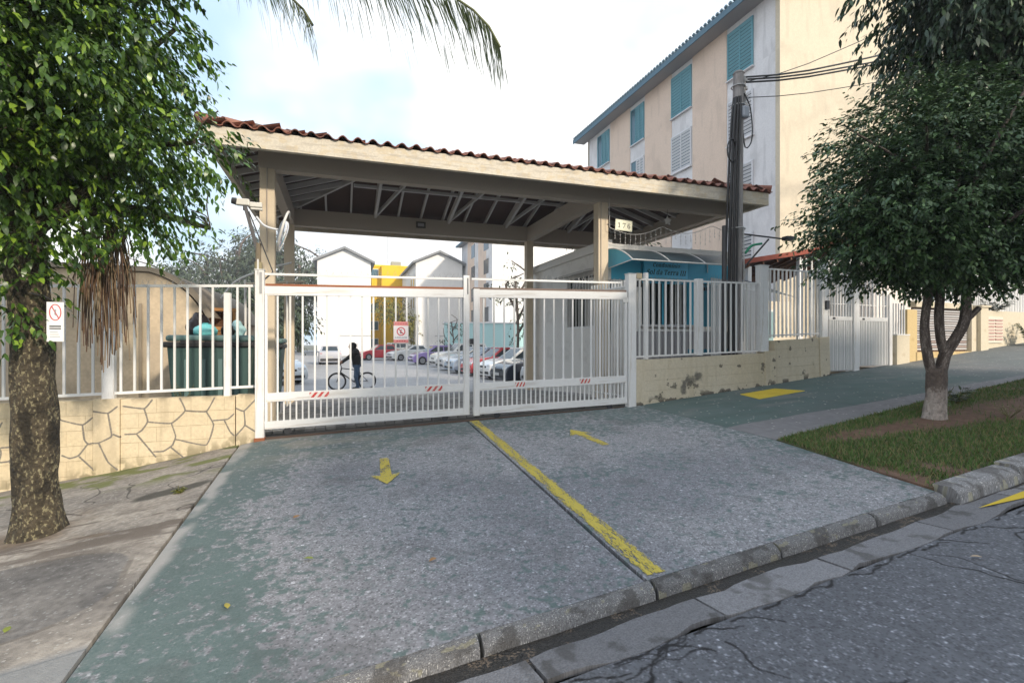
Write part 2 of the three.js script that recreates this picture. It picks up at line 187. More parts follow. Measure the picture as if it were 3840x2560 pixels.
// strip of soil and grass under the street tree
const PL = { x0: 4.8, z0: 2.6, w: 14, h: 5 };
const grassy = (x, z) => { const n = fbm2(x * 0.9 + 2, z * 0.9, 4, 101); const bald = sstep(0.9, 0.35, Math.hypot((x - 6.2) / 1.0, (z - 4.55) / 0.35)) + sstep(1.1, 0.6, Math.hypot((x - 9.6) / 2.2, (z - 4.5) / 0.62)) + sstep(1.1, 0.6, Math.hypot((x - 7.3) / 0.9, (z - 4.5) / 0.35)); return clamp(sstep(0.36, 0.56, n + 0.12) - bald * 0.95); };
const plotMap = tex(1024, 366, (u, v) => { const x = PL.x0 + u * PL.w, z = PL.z0 + v * PL.h; const f = fbm2(x * 18, z * 18, 4, 102), n = fbm2(x * 3, z * 3, 3, 103), k = 0.6 + 0.8 * f; let c = mix3([0.125 * k, 0.066 * k, 0.043 * k], [0.17 * k, 0.105 * k, 0.072 * k], n); c = mix3(c, [0.058 * k, 0.080 * k, 0.026 * k], grassy(x, z) * 0.8); return c; }, false);
const plotMat = std([1, 1, 1], 1, { map: plotMap, bumpMap: rep(grit, 14, 5), bumpScale: 0.012 });
const plotY = (x, z) => walkY(x, z) + 0.012 + 0.03 * (fbm2(x * 1.5, z * 1.5, 3, 104) - 0.3);
struct('verge_soil', sheet(60, 24, (s, t) => { const t2 = t; const x = lerp(lerp(4.895, 5.155, clamp(t2 * 1.0)), 40, s * s * 0.85 + s * 0.15), z = lerp(kerbZ(x) - 0.10, plotZ(x) + 0.006, t2); return [x, plotY(x, z), z]; }, 0.08, (x, z) => [(x - PL.x0) / PL.w, (-z - PL.z0) / PL.h]), plotMat);
{ const r = rng(5), blade = new THREE.BufferGeometry(); blade.setAttribute('position', new THREE.Float32BufferAttribute([-0.004, 0, 0, 0.004, 0, 0, -0.003, 0.5, 0.10, 0.003, 0.5, 0.10, 0, 0.92, 0.38], 3)); blade.setIndex([0, 1, 3, 0, 3, 2, 2, 3, 4]); blade.computeVertexNormals();
  const spots = []; for (let k = 0; k < 90000 && spots.length < 26000; k++) { const x = 4.92 + Math.pow(r(), 1.5) * 9, t = r(), z = lerp(kerbZ(x) - 0.12, plotZ(x) + 0.03, t); if (x < lerp(4.9, 5.16, t)) continue; if (r() < grassy(x, -z) * 0.95 + 0.03) spots.push([x, z]); }
  const im = shade(new THREE.InstancedMesh(blade, std([1, 1, 1], 0.9, { side: THREE.DoubleSide }), spots.length)), M = new THREE.Matrix4(), q = new THREE.Quaternion(), e = new THREE.Euler(), c = new THREE.Color();
  spots.forEach(([x, z], i) => { const h = 0.03 + 0.05 * r() * r() + 0.012; e.set((r() - 0.5) * 0.8, r() * 6.28, (r() - 0.5) * 0.8); q.setFromEuler(e); M.compose(new THREE.Vector3(x, plotY(x, z) - 0.004, z), q, new THREE.Vector3(1, h, h * 1.1)); im.setMatrixAt(i, M); const d = r(); c.setRGB(...(d < 0.3 ? [0.20, 0.17, 0.075] : mix3([0.05, 0.10, 0.022], [0.10, 0.18, 0.04], r()))); im.setColorAt(i, c); });
  im.name = 'grass'; stuff(im); tag(im, 'patchy green grass on the soil strip around the street tree', 'grass'); scene.add(im); }

// kerb stones, gutter and road
const kerbMap = tex(512, 512, (u, v) => { const n = tfbm(u, v, 6, 5, 111), f = tnoise(u, v, 200, 112); let k = 0.55 + 0.8 * f; let c = [0.17 * k, 0.168 * k, 0.168 * k]; if (tnoise(u, v, 128, 113) > 0.83) c = [0.42, 0.41, 0.39]; c = mix3(c, [0.06, 0.055, 0.05], sstep(0.5, 0.7, n) * 0.7); c = mix3(c, [0.30, 0.28, 0.18], sstep(0.66, 0.74, tfbm(u, v, 10, 4, 114)) * 0.5); return c; });
const kerbMats = [0, 1, 2].map((i) => { const t = kerbMap.clone(); t.offset.set(i * 0.37, i * 0.21); t.needsUpdate = true; return std([0.92 + i * 0.1, 0.92 + i * 0.1, 0.93 + i * 0.1], 0.92, { map: t, bumpMap: grit, bumpScale: 0.012 }); });
const paleKerb = std([1.5, 1.5, 1.52], 0.9, { map: kerbMap, bumpMap: grit, bumpScale: 0.012 });
const kerb = structGroup('kerb');
function kerbStone(x0, x1, rise, mat, seed) { const prof = rise ? [[-0.11, 0], [0.03, 0.006], [0.075, -0.012], [0.10, -0.05], [0.12, -0.27]] : [[-0.05, 0.003], [-0.02, 0.0], [0.012, -0.012], [0.032, -0.036], [0.038, -0.12]]; const n = 9, pos = [], uv = [], idx = []; const y0 = rise;
  for (let i = 0; i <= n; i++) { const x = lerp(x0, x1, i / n), nb = 0.012 * (fbm2(x * 5, seed, 3, 120) - 0.5); prof.forEach(([dz, dy], j) => { const chip = (j === 2 || j === 3) ? 0.022 * Math.pow(fbm2(x * 11, seed * 3.1 + j, 3, 121), 3) : 0; pos.push(x, kerbY(x) + y0 + dy + nb - chip, kerbZ(x) + dz - chip + nb * 0.7); uv.push(x * 1.3 + seed, j * 0.06); }); }
  const m = prof.length; for (let i = 0; i < n; i++) for (let j = 0; j + 1 < m; j++) { const a = i * m + j, b = a + 1, c = a + m, d = c + 1; idx.push(a, b, d, a, d, c); }
  for (const i of [0, n]) { const x = pos[i * m * 3]; const st = pos.length / 3; prof.forEach((p, j) => { const o = (i * m + j) * 3; pos.push(pos[o], pos[o + 1], pos[o + 2]); uv.push(p[0], p[1]); }); pos.push(x, kerbY(x) + y0 - 0.27, kerbZ(x) - 0.05); uv.push(0, 0); for (let j = 0; j + 1 < m; j++) idx.push(st + m, st + j, st + j + 1); }
  const g = new THREE.BufferGeometry(); g.setAttribute('position', new THREE.Float32BufferAttribute(pos, 3)); g.setAttribute('uv', new THREE.Float32BufferAttribute(uv, 2)); g.setIndex(idx); g.computeVertexNormals(); return mesh('kerb_stone', g, mat, kerb); }
{ const edges = [-7.6, -6.55, -5.5, -4.45, -3.4, -2.4, -1.35, -0.3, 0.68, 1.79, 2.86, 3.92, 4.88]; for (let i = 0; i + 1 < edges.length; i++) kerbStone(edges[i] + 0.010, edges[i + 1] - 0.012, 0, kerbMats[i % 3], i + 1);
  let x = 4.93, i = 0; while (x < 40) { const L = 0.98 + 0.1 * hash3(i, 7, 3); kerbStone(x + 0.008, x + L - 0.006, 0.085 * clamp(0.55 + i * 0.3), i < 3 ? paleKerb : kerbMats[(i + 1) % 3], 40 + i); x += L; i++; } }
const roadY = (x, d) => kerbY(x) - 0.065 + Math.min(0.05, d * 0.012) - 0.0022 * Math.max(0, d - 3);   // d: metres out from the kerb
const gutter = structGroup('gutter');
const wet = std([1, 1, 1], 0.5, { map: tex(512, 512, (u, v) => { const n = tfbm(u, v, 12, 5, 137), f = tnoise(u, v, 128, 138); let c = [0.030 * (0.5 + f), 0.026 * (0.5 + f), 0.022 * (0.5 + f)]; return mix3(c, [0.16, 0.12, 0.085], sstep(0.55, 0.68, n) * sstep(0.4, 0.7, f)); }), bumpMap: grit, bumpScale: 0.012 });
mesh('channel', sheet(120, 2, (s, t) => { const x = lerp(-9, 40, s), d = lerp(0.03, 0.24, t); return [x, roadY(x, d) - 0.012, kerbZ(x) + d]; }), wet, gutter);
const apronMap = tex(512, 512, (u, v) => { const n = tfbm(u, v, 8, 5, 131), k = 0.75 + 0.5 * tnoise(u, v, 160, 132); let c = [0.225 * k, 0.222 * k, 0.23 * k]; c = mix3(c, [0.09, 0.085, 0.08], sstep(0.5, 0.68, n) * 0.7); return c; });
const apronMats = [0, 1, 2].map((i) => { const t = apronMap.clone(); t.offset.set(i * 0.4, i * 0.3); t.needsUpdate = true; return std([0.95 - 0.12 * i, 0.95 - 0.12 * i, 0.96 - 0.12 * i], 0.9, { map: t, bumpMap: grit, bumpScale: 0.006 }); });
{ const r = rng(9); let x = -7; let i = 0; while (x < 40) { const L = 0.85 + r() * 0.4, x0 = x, x1 = x + L - 0.012 - r() * 0.012; mesh('gutter_slab', sheet(10, 3, (s, t) => { const X = lerp(x0, x1, s) + 0.02 * t, inner = 0.125 + 0.05 * (fbm2(X * 3.1, 3, 4, 133) - 0.4) * 2, outer = 0.385 + 0.07 * (fbm2(X * 2.1, 8, 4, 134) - 0.5) * 2, d = lerp(inner, outer, t); return [X, roadY(X, d) + 0.004 - 0.010 * (1 - t), kerbZ(X) + d]; }, 0.03), apronMats[i % 3], gutter); x += L; i++; } }
// road: pale-flecked asphalt, cracked along the gutter
const RD = { x0: -5, z0: -3.2, w: 16, h: 8 };
const rdN = coarse(RD, 300, (x, z) => fbm2(x * 0.8, z * 0.8, 4, 141));
const roadMap = (() => { const W = 2048, H = 1024, cv = document.createElement('canvas'); cv.width = W; cv.height = H; const cx = cv.getContext('2d'), im = cx.createImageData(W, H);
  for (let j = 0; j < H; j++) for (let i = 0; i < W; i++) { const x = RD.x0 + i / W * RD.w, z = RD.z0 + j / H * RD.h; const n = rdN(x, z); const a = speck(x, z, 110, 142), b = speck(x + 1.3, z, 64, 143); let k = 0.75 + 0.5 * grain(x, z, 300); if (a > 0.94) k *= 2.0; else if (a < 0.2) k *= 0.65; if (b > 0.985) k *= 2.3; k *= 0.85 + 0.3 * n; const o = (j * W + i) * 4; im.data[o] = enc(0.112 * k); im.data[o + 1] = enc(0.116 * k); im.data[o + 2] = enc(0.130 * k); im.data[o + 3] = 255; }
  cx.putImageData(im, 0, 0); const r = rng(77); const P = (x, z) => [(x - RD.x0) / RD.w * W, (z - RD.z0) / RD.h * H]; cx.strokeStyle = 'rgb(24,23,25)'; cx.lineJoin = 'round'; cx.lineCap = 'round';
  function crack(x, z, ang, len, wid, depth = 0) { let px = x, pz = z, a = ang; for (let s = 0; s < len; s += 0.03) { const nx = px + Math.cos(a) * 0.03, nz = pz + Math.sin(a) * 0.03; cx.lineWidth = Math.max(0.8, wid * (0.5 + r()) * (1 - 0.5 * s / len)); cx.beginPath(); cx.moveTo(...P(px, pz)); cx.lineTo(...P(nx, nz)); cx.stroke(); px = nx; pz = nz; a += (r() - 0.5) * 1.1 + (ang - a) * 0.18; if (depth < 2 && r() < 0.05) crack(px, pz, a + (r() < 0.5 ? 1 : -1) * (0.7 + r() * 0.6), len * (0.2 + 0.3 * r()), wid * 0.7, depth + 1); } }
  for (let x = -5; x < 10; x += 0.25) { const z = kerbZ(x) + 0.43; crack(x, z + (r() - 0.5) * 0.04, -0.1, 0.30, 2.0, 2); }
  for (let k = 0; k < 14; k++) { const x = 0.7 + r() * 1.15; crack(x, kerbZ(x) + 0.44 + r() * 0.28, r() * 6.28, 0.3 + r() * 0.35, 1.25, 1); }
  crack(2.75, -1.30, -0.35, 0.5, 1.8, 1); crack(3.2, -1.52, -0.12, 2.0, 2.2, 1); crack(2.0, -1.62, 0.5, 0.6, 1.5, 1);
  const t = new THREE.CanvasTexture(cv); t.colorSpace = THREE.SRGBColorSpace; t.flipY = false; return t; })();
const roadMat = std([1, 1, 1], 0.85, { map: roadMap, bumpMap: rep(grit, 16, 8), bumpScale: 0.006 });
struct('road', sheet(80, 30, (s, t) => { const x = lerp(-14, 60, s), d = lerp(0.395, 9.5, t * t); return [x, roadY(x, d), kerbZ(x) + d]; }, 0, (x, z) => [(x - RD.x0) / RD.w, (z - RD.z0) / RD.h]), roadMat);
struct('pavement', sheet(40, 3, (s, t) => { const x = lerp(-14, 60, s), d = lerp(9.5, 13, t); return [x, roadY(x, 9.5) + 0.12, kerbZ(x) + d]; }, 0.2), std([0.3, 0.29, 0.28], 0.95));
// yellow edge line by the raised kerb
mesh('edge_line', sheet(24, 2, (s, t) => { const x = lerp(4.9, 12, s), d = lerp(0.24, 0.24 + 0.16 * clamp((x - 4.9) / 1.1), t); return [x, roadY(x, d) + 0.010, kerbZ(x) + d]; }), std([0.60, 0.43, 0.03], 0.8), markings);

// car park: asphalt, with grey setts before and under the shelter
const lotMap = tex(512, 512, (u, v) => { const k = 0.75 + 0.5 * tnoise(u, v, 128, 151), n = tfbm(u, v, 6, 4, 152); return [0.34 * k * (0.85 + 0.3 * n), 0.333 * k * (0.85 + 0.3 * n), 0.33 * k * (0.85 + 0.3 * n)]; });
const lotMat = std([1, 1, 1], 0.9, { map: rep(lotMap, 0.3, 0.3), bumpMap: grit, bumpScale: 0.003 });
struct('car_park', sheet(40, 60, (s, t) => { const x = lerp(-32, 30, s), z = lerp(-8.45, -110, t * t); return [x, lotY(x, z), z]; }), lotMat);
struct('threshold', sheet(24, 3, (s, t) => { const x = lerp(-1.2, 5.05, s), z = lerp(-8.07, -8.44, t); return [x, walkY(x, z) - 0.045, z]; }, 0.05), std([0.10, 0.095, 0.085], 1, { bumpMap: grit, bumpScale: 0.02 }));
{ const setts = structGroup('sett_paving'); const r = rng(21), tones = [0.17, 0.21, 0.25, 0.29].map((t) => std([t * 1.02, t, t * 0.97], 0.9)); const list = [[], [], [], []]; let n = 0; const g0 = new THREE.BoxGeometry(1, 1, 1);
  for (let row = 0; row < 36; row++) { const z = -8.52 - row * 0.155; for (let k = 0; k < 40; k++) { const x = -1.05 + (k + (row % 2) * 0.5) * 0.152; if (x > 5.0) continue; const w = 0.138 + r() * 0.008, y = lotY(x, z) + 0.018 + r() * 0.008; if (row < 7 && n < 290 && (k % 1 === 0)) { const b = mesh('sett', UNIT, tones[(r() * 4) | 0], setts); b.position.set(x, y, z); b.scale.set(w, 0.05, 0.140); b.rotation.y = (r() - 0.5) * 0.08; n++; } else { const g = g0.clone(); g.scale(w, 0.05, 0.140); g.translate(x, y, z); list[(r() * 4) | 0].push(g); } } }
  list.forEach((l, i) => stuff(mesh('sett_field', merge(l), tones[i], setts))); }
struct('terrain', sheet(24, 24, (s, t) => { const x = lerp(-320, 320, s), z = lerp(60, -420, t); return [x, -2.9 - Math.max(0, z) * 0.0, z]; }), std([0.12, 0.12, 0.08], 1));
// ---------------------------------------------------------------- walls, fences and gates along the street
const dirtMetal = tex(256, 256, (u, v) => { const n = tfbm(u, v, 6, 5, 161); const k = 0.9 + 0.16 * tnoise(u, v, 64, 162); let c = [0.76 * k, 0.76 * k, 0.75 * k]; return mix3(c, [0.50, 0.45, 0.39], sstep(0.58, 0.78, n) * 0.55); });
const whiteMetal = std([1, 1, 1], 0.5, { map: dirtMetal }), whiteBar = std([0.74, 0.74, 0.73], 0.5), whiteBar2 = std([0.66, 0.66, 0.64], 0.55), whiteBar3 = std([0.78, 0.77, 0.75], 0.5), rust = std([0.30, 0.115, 0.055], 0.85, { map: tex(256, 64, (u, v) => { const n = tfbm(u, v, 8, 4, 165), k = 0.7 + 0.6 * n; return [k, k * 0.95, k * 0.95]; }) }), steel = std([0.42, 0.42, 0.42], 0.45, { metalness: 0.7 }), darkMetal = std([0.045, 0.045, 0.05], 0.5, { metalness: 0.3 });
const barMats = [whiteBar, whiteBar2, whiteBar3];
function slant(name, parent, mat, x0, y0, x1, y1, z, h, d) { const L = Math.hypot(x1 - x0, y1 - y0), m = bar(name, parent, mat, (x0 + x1) / 2, (y0 + y1) / 2, z, L, h, d); m.rotation.z = Math.atan2(y1 - y0, x1 - x0); return m; }
function spikes(parent, x0, y0, x1, y1, z, step, h, seed) { const r = rng(seed), list = []; const n = Math.round((x1 - x0) / step); for (let i = 0; i <= n; i++) { const t = (i + (r() - 0.5) * 0.4) / n, x = lerp(x0, x1, t), y = lerp(y0, y1, t), dx = (i % 2 ? 1 : -1) * h * (0.3 + 0.4 * r()); list.push(rod([x, y, z], [x + dx, y + h * (0.7 + 0.5 * r()), z + (r() - 0.5) * h * 0.7], 0.0028, 4, 0.0008)); } return stuff(mesh('spike_strip', merge(list), steel, parent)); }

// paint on the left wall: cream over blocks, grey lines imitating rubble, streaks of damp
const LW = { x0: -6.6, y0: -2.5, w: 5.6, h: 1.8 };
const leftWallMap = (() => { const W = 2048, H = 660, cv = document.createElement('canvas'); cv.width = W; cv.height = H; const cx = cv.getContext('2d'), im = cx.createImageData(W, H);
  for (let j = 0; j < H; j++) for (let i = 0; i < W; i++) { const x = LW.x0 + i / W * LW.w, y = LW.y0 + (1 - j / H) * LW.h; const n = fbm2(x * 1.5, y * 3, 4, 171), f = grain(x, y, 300), k = 0.88 + 0.24 * f; let c = mix3([0.60, 0.49, 0.315], [0.66, 0.56, 0.395], n); c = c.map((v) => v * k);
    const up = y - wallY(x), s = sstep(0.5, 0.72, fbm2(x * 9, y * 1.3, 4, 173)); c = mix3(c, [0.36, 0.29, 0.19], s * 0.34); c = mix3(c, [0.20, 0.17, 0.10], sstep(0.22, 0.0, up + (fbm2(x * 7, y * 4, 3, 174) - 0.5) * 0.3) * sstep(0.35, 0.6, fbm2(x * 14, y * 9, 3, 176)) * 0.7); c = mix3(c, [0.27, 0.22, 0.15], sstep(-0.84, -0.74, y) * sstep(0.45, 0.62, fbm2(x * 6, y * 2, 4, 175)) * 0.7);
    const o = (j * W + i) * 4; im.data[o] = enc(c[0]); im.data[o + 1] = enc(c[1]); im.data[o + 2] = enc(c[2]); im.data[o + 3] = 255; }
  cx.putImageData(im, 0, 0);
  const lines = [[[-3.38,-0.94],[-3.35,-1.0],[-3.13,-1.07],[-3.02,-0.98]],[[-3.01,-0.9],[-2.85,-0.93],[-2.75,-0.85]],[[-2.85,-0.93],[-2.81,-1.21],[-2.83,-1.25],[-2.95,-1.31],[-3.01,-1.31]],[[-3.13,-1.07],[-3.11,-1.26],[-3.07,-1.32],[-3.01,-1.31]],[[-3.08,-1.33],[-3.17,-1.46],[-3.26,-1.49],[-3.34,-1.45]],[[-3.16,-1.48],[-3.01,-1.66]],[[-2.95,-1.31],[-2.85,-1.56],[-2.75,-1.67]],[[-2.79,-1.21],[-2.72,-1.25]],[[-2.69,-0.85],[-2.46,-0.89],[-2.37,-0.78]],[[-2.46,-0.89],[-2.42,-1.06],[-2.48,-1.17],[-2.55,-1.22],[-2.67,-1.22]],[[-2.42,-1.07],[-2.15,-1.1],[-1.99,-0.94],[-2.05,-0.77]],[[-1.99,-0.94],[-1.74,-0.96],[-1.64,-0.78]],[[-2.15,-1.1],[-2.1,-1.28],[-2.14,-1.4],[-2.24,-1.47],[-2.35,-1.47]],[[-2.1,-1.32],[-1.74,-1.42],[-1.65,-1.15],[-1.74,-0.96]],[[-1.65,-1.09],[-1.48,-1.08],[-1.4,-1.01]],[[-1.52,-1.09],[-1.45,-1.25],[-1.4,-1.31]],[[-2.54,-1.23],[-2.39,-1.45],[-2.33,-1.54]],[[-2.15,-1.43],[-2.02,-1.56]],[[-1.37,-0.93],[-1.27,-0.97],[-1.11,-0.8]],[[-1.27,-0.97],[-1.26,-1.17],[-1.37,-1.31]],[[-1.26,-1.17],[-1.1,-1.29]],[[-3.95,-1.49],[-3.87,-1.48],[-3.83,-1.43]],[[-3.87,-1.48],[-3.82,-1.58]],[[-4.6,-1.0],[-4.3,-1.1],[-4.05,-0.95]],[[-4.3,-1.1],[-4.2,-1.4],[-3.95,-1.49]]];
  const r = rng(3); cx.lineCap = 'round'; cx.lineJoin = 'round'; for (const l of [...lines, ...lines.slice(8, 18).map((q) => q.map(([x, y]) => [x - 2.3, y - 0.22]))]) { const c = new THREE.CatmullRomCurve3(l.map(([x, y]) => new THREE.Vector3(x, y, 0)), false, 'catmullrom', 0.25), p = c.getPoints(24); cx.strokeStyle = 'rgba(120,114,106,0.85)'; for (let i = 1; i < p.length; i++) { cx.lineWidth = 5.5 + r() * 3; cx.beginPath(); cx.moveTo((p[i - 1].x - LW.x0) / LW.w * W, (1 - (p[i - 1].y - LW.y0) / LW.h) * H); cx.lineTo((p[i].x - LW.x0) / LW.w * W, (1 - (p[i].y - LW.y0) / LW.h) * H); cx.stroke(); } }
  const t = new THREE.CanvasTexture(cv); t.colorSpace = THREE.SRGBColorSpace; return t; })();
const leftWallMat = std([1, 1, 1], 0.9, { map: leftWallMap, bumpMap: rep(grit, 6, 2), bumpScale: 0.004 });
const joint = std([0.42, 0.345, 0.22], 1);
// blocks laid in courses from the top down; uv follow the place on the wall
function blockWall(parent, x0, x1, top, floorAt, depth, mat, uvf, seed, course = 0.193, len = 0.40, z = 0) { const r = rng(seed); bar('core', parent, joint, (x0 + x1) / 2, (top + Math.min(floorAt(x0), floorAt(x1)) - 0.1) / 2 - 0.01, z - depth / 2, x1 - x0 - 0.02, top - Math.min(floorAt(x0), floorAt(x1)) + 0.08, depth - 0.012);
  for (let k = 0; ; k++) { const y1 = top - k * course, y0 = y1 - course; if (y1 < Math.min(floorAt(x0), floorAt(x1))) break; let x = x0 - (k % 2 ? len / 2 : 0); while (x < x1 - 0.02) { const a = Math.max(x, x0), b = Math.min(x + len, x1); x += len; if (b - a < 0.03 || y1 < Math.min(floorAt(a), floorAt(b))) continue; const w = b - a - 0.0025, h = course - 0.0045, dz = r() * 0.002; const g = new THREE.BoxGeometry(w, h, depth); const p = g.attributes.position, uv = g.attributes.uv; for (let i = 0; i < p.count; i++) { const q = uvf((a + b) / 2 + p.getX(i), (y0 + y1) / 2 + p.getY(i)); uv.setXY(i, q[0], q[1]); } const m = mesh('block', g, mat, parent); m.position.set((a + b) / 2, (y0 + y1) / 2, z - depth / 2 + dz); } } }
function solidUV(w, h, d, cx, cy, uvf) { const g = new THREE.BoxGeometry(w, h, d), p = g.attributes.position, uv = g.attributes.uv; for (let i = 0; i < p.count; i++) { const q = uvf(cx + p.getX(i), cy + p.getY(i)); uv.setXY(i, q[0], q[1]); } return g; }
{ const w = thing('block_wall', 'low cream block wall painted with grey crazy paving lines left of the gate', 'wall', [-3.8, -1.95, -7.9]); const ox = 3.8, oy = 1.95; const uvf = (x, y) => [(x - ox - LW.x0) / LW.w, (y - oy - LW.y0) / LW.h], fl = (x) => wallY(x - ox) + oy - 0.04;
  blockWall(w, -6.5 + ox, -3.02 + ox, -0.76 + oy, fl, 0.16, leftWallMat, uvf, 31); blockWall(w, -2.72 + ox, -1.385 + ox, -0.757 + oy, fl, 0.16, leftWallMat, uvf, 32);
  for (const [a, b] of [[-3.01, -2.725], [-1.37, -1.085]]) { const yb = -2.1; mesh('pier', solidUV(b - a, -0.748 - yb, 0.2, (a + b) / 2 + ox, (-0.748 + yb) / 2 + oy, uvf), leftWallMat, w).position.set((a + b) / 2 + ox, (-0.748 + yb) / 2 + oy, -0.075); } }
{ const f = thing('steel_fence', 'white steel bar fence on the cream wall behind the big tree', 'fence', [-1.2, -0.75, -7.97]); const ox = 1.2, oy = 0.75, ry = (x, a, b) => lerp(a, b, (x + 3.35) / 2.19); const top = (x) => ry(x, 0.713, 0.79), bot = (x) => ry(x, -0.695, -0.64);
  slant('rail', f, whiteMetal, -6.5 + ox, top(-6.5) + oy, -1.12 + ox, top(-1.12) + oy, 0, 0.035, 0.03); slant('rail', f, whiteMetal, -6.5 + ox, bot(-6.5) + oy, -1.12 + ox, bot(-1.12) + oy, 0, 0.035, 0.03);
  for (let x = -6.4, i = 0; x < -1.15; x += 0.1525, i++) { if (Math.abs(x + 2.87) < 0.09 || Math.abs(x + 1.49) < 0.07) continue; bar('bar', f, barMats[i % 3], x + ox, (top(x) + bot(x)) / 2 + oy, 0.0, 0.026, top(x) - bot(x), 0.026); }
  for (const [x, w, t] of [[-2.87, 0.135, 0.80], [-1.49, 0.085, 0.68], [-4.6, 0.13, 0.78]]) { const m = mesh('post', rbox(w, t + 0.80, 0.1, 0.006), whiteMetal, f); m.position.set(x + ox, (t - 0.80) / 2 + oy, 0); }
  spikes(f, -6.3 + ox, top(-6.3) + oy + 0.015, -1.15 + ox, top(-1.15) + oy + 0.015, 0, 0.036, 0.075, 41); }

// sliding gate: two leaves between square posts
function tapeTex(seed) { const cv = document.createElement('canvas'); cv.width = 192; cv.height = 64; const c = cv.getContext('2d'), r = rng(seed); c.fillStyle = '#dcd6d0'; c.fillRect(0, 0, 192, 64); c.fillStyle = '#c03a38'; for (let k = -1; k < 4; k++) { c.beginPath(); const x = k * 64 + 10; c.moveTo(x, 64); c.lineTo(x + 30, 64); c.lineTo(x + 74, 0); c.lineTo(x + 44, 0); c.fill(); } c.fillStyle = 'rgba(214,208,200,0.9)'; for (let k = 0; k < 60; k++) c.fillRect(r() * 192, r() * 64, 2 + r() * 9, 1 + r() * 4); const t = new THREE.CanvasTexture(cv); t.colorSpace = THREE.SRGBColorSpace; return t; }
function gatePost(x, w, top, bot, label) { const p = thing('gate_post', label, 'gate post', [x, bot, -7.93]); mesh('post', rbox(w, top - bot, 0.13, 0.006), whiteMetal, p).position.set(0, (top - bot) / 2, 0); bar('cap', p, whiteBar2, 0, top - bot + 0.006, 0, w + 0.015, 0.012, 0.145); return p; }
{ const p = gatePost(-1.075, 0.115, 1.01, wallY(-1.08) - 0.05, 'white square gate post beside the crazy paving wall'); bar('latch_plate', p, steel, 0.02, 2.28, 0.07, 0.03, 0.3, 0.012); bar('latch_bar', p, whiteBar2, -0.02, 2.5, 0.05, 0.02, 0.22, 0.03); bar('foot', p, rust, 0.0, 0.06, 0.012, 0.135, 0.06, 0.14); }
{ const p = gatePost(4.99, 0.16, 1.215, wallY(4.95) - 0.05, 'white square gate post at the start of the stained wall'); bar('guide_bracket', p, whiteBar2, -0.13, 1.98, 0.02, 0.11, 0.09, 0.06); bar('roller', p, steel, -0.16, 2.12, 0.02, 0.05, 0.07, 0.05); }
function leaf(label, x0, x1, nUp, nLow, tapes, upperRail, z) { const g = thing('sliding_gate_leaf', label, 'gate', [x0, -1.25, z], 0, 'leaves of the sliding gate'); const Y = (x, a, b) => lerp(a, b, (x + 1.03) / 5.86) + 1.25; const L = x1 - x0; const ty = (x) => Y(x, 0.725, 0.82), my = (x) => Y(x, -0.80, -0.676), by = (x) => Y(x, -1.198, -1.06), uy = (x) => Y(x, 0.965, 1.055);
  slant('top_rail', g, whiteMetal, 0, ty(x0), L, ty(x1), 0, 0.13, 0.05); slant('middle_rail', g, whiteMetal, 0.02, my(x0), L - 0.02, my(x1), 0.004, 0.125, 0.05); slant('bottom_rail', g, whiteMetal, 0, by(x0), L, by(x1), 0.002, 0.11, 0.055); slant('rust_strip', g, x0 < 0 ? rust : std([0.22, 0.16, 0.13], 0.9), 0.01, ty(x0) + 0.083, L - 0.01, ty(x1) + 0.083, -0.004, 0.033, 0.05);
  slant('upper_rail', g, whiteMetal, upperRail[0], uy(x0 + upperRail[0]), upperRail[1], uy(x0 + upperRail[1]), -0.02, 0.032, 0.03); spikes(g, upperRail[0] + 0.05, uy(x0 + upperRail[0]) + 0.01, upperRail[1] - 0.05, uy(x0 + upperRail[1]) + 0.01, -0.02, 0.05, 0.085, 51 + nUp);
  for (let i = 1; i < nUp; i++) { const x = i / nUp * L, X = x0 + x; bar('bar', g, barMats[(i * 2) % 3], x, (ty(X) + my(X)) / 2, -0.006, 0.025, ty(X) - my(X) - 0.12, 0.025); }
  for (let i = 1; i < nLow; i++) { const x = i / nLow * L, X = x0 + x; bar('picket', g, barMats[i % 3], x, (my(X) + by(X)) / 2, -0.004, 0.021, my(X) - by(X) - 0.1, 0.021); }
  for (const [x, w] of tapes) { const m = mesh('reflective_tape', new THREE.BoxGeometry(w, 0.075, 0.002), std([1, 1, 1], 0.5, { map: tapeTex(x * 100) }), g); m.position.set(x, my(x0 + x) + 0.005, 0.0315); m.rotation.z = 0.021; }
  return { g, ty, my, by, uy, L }; }
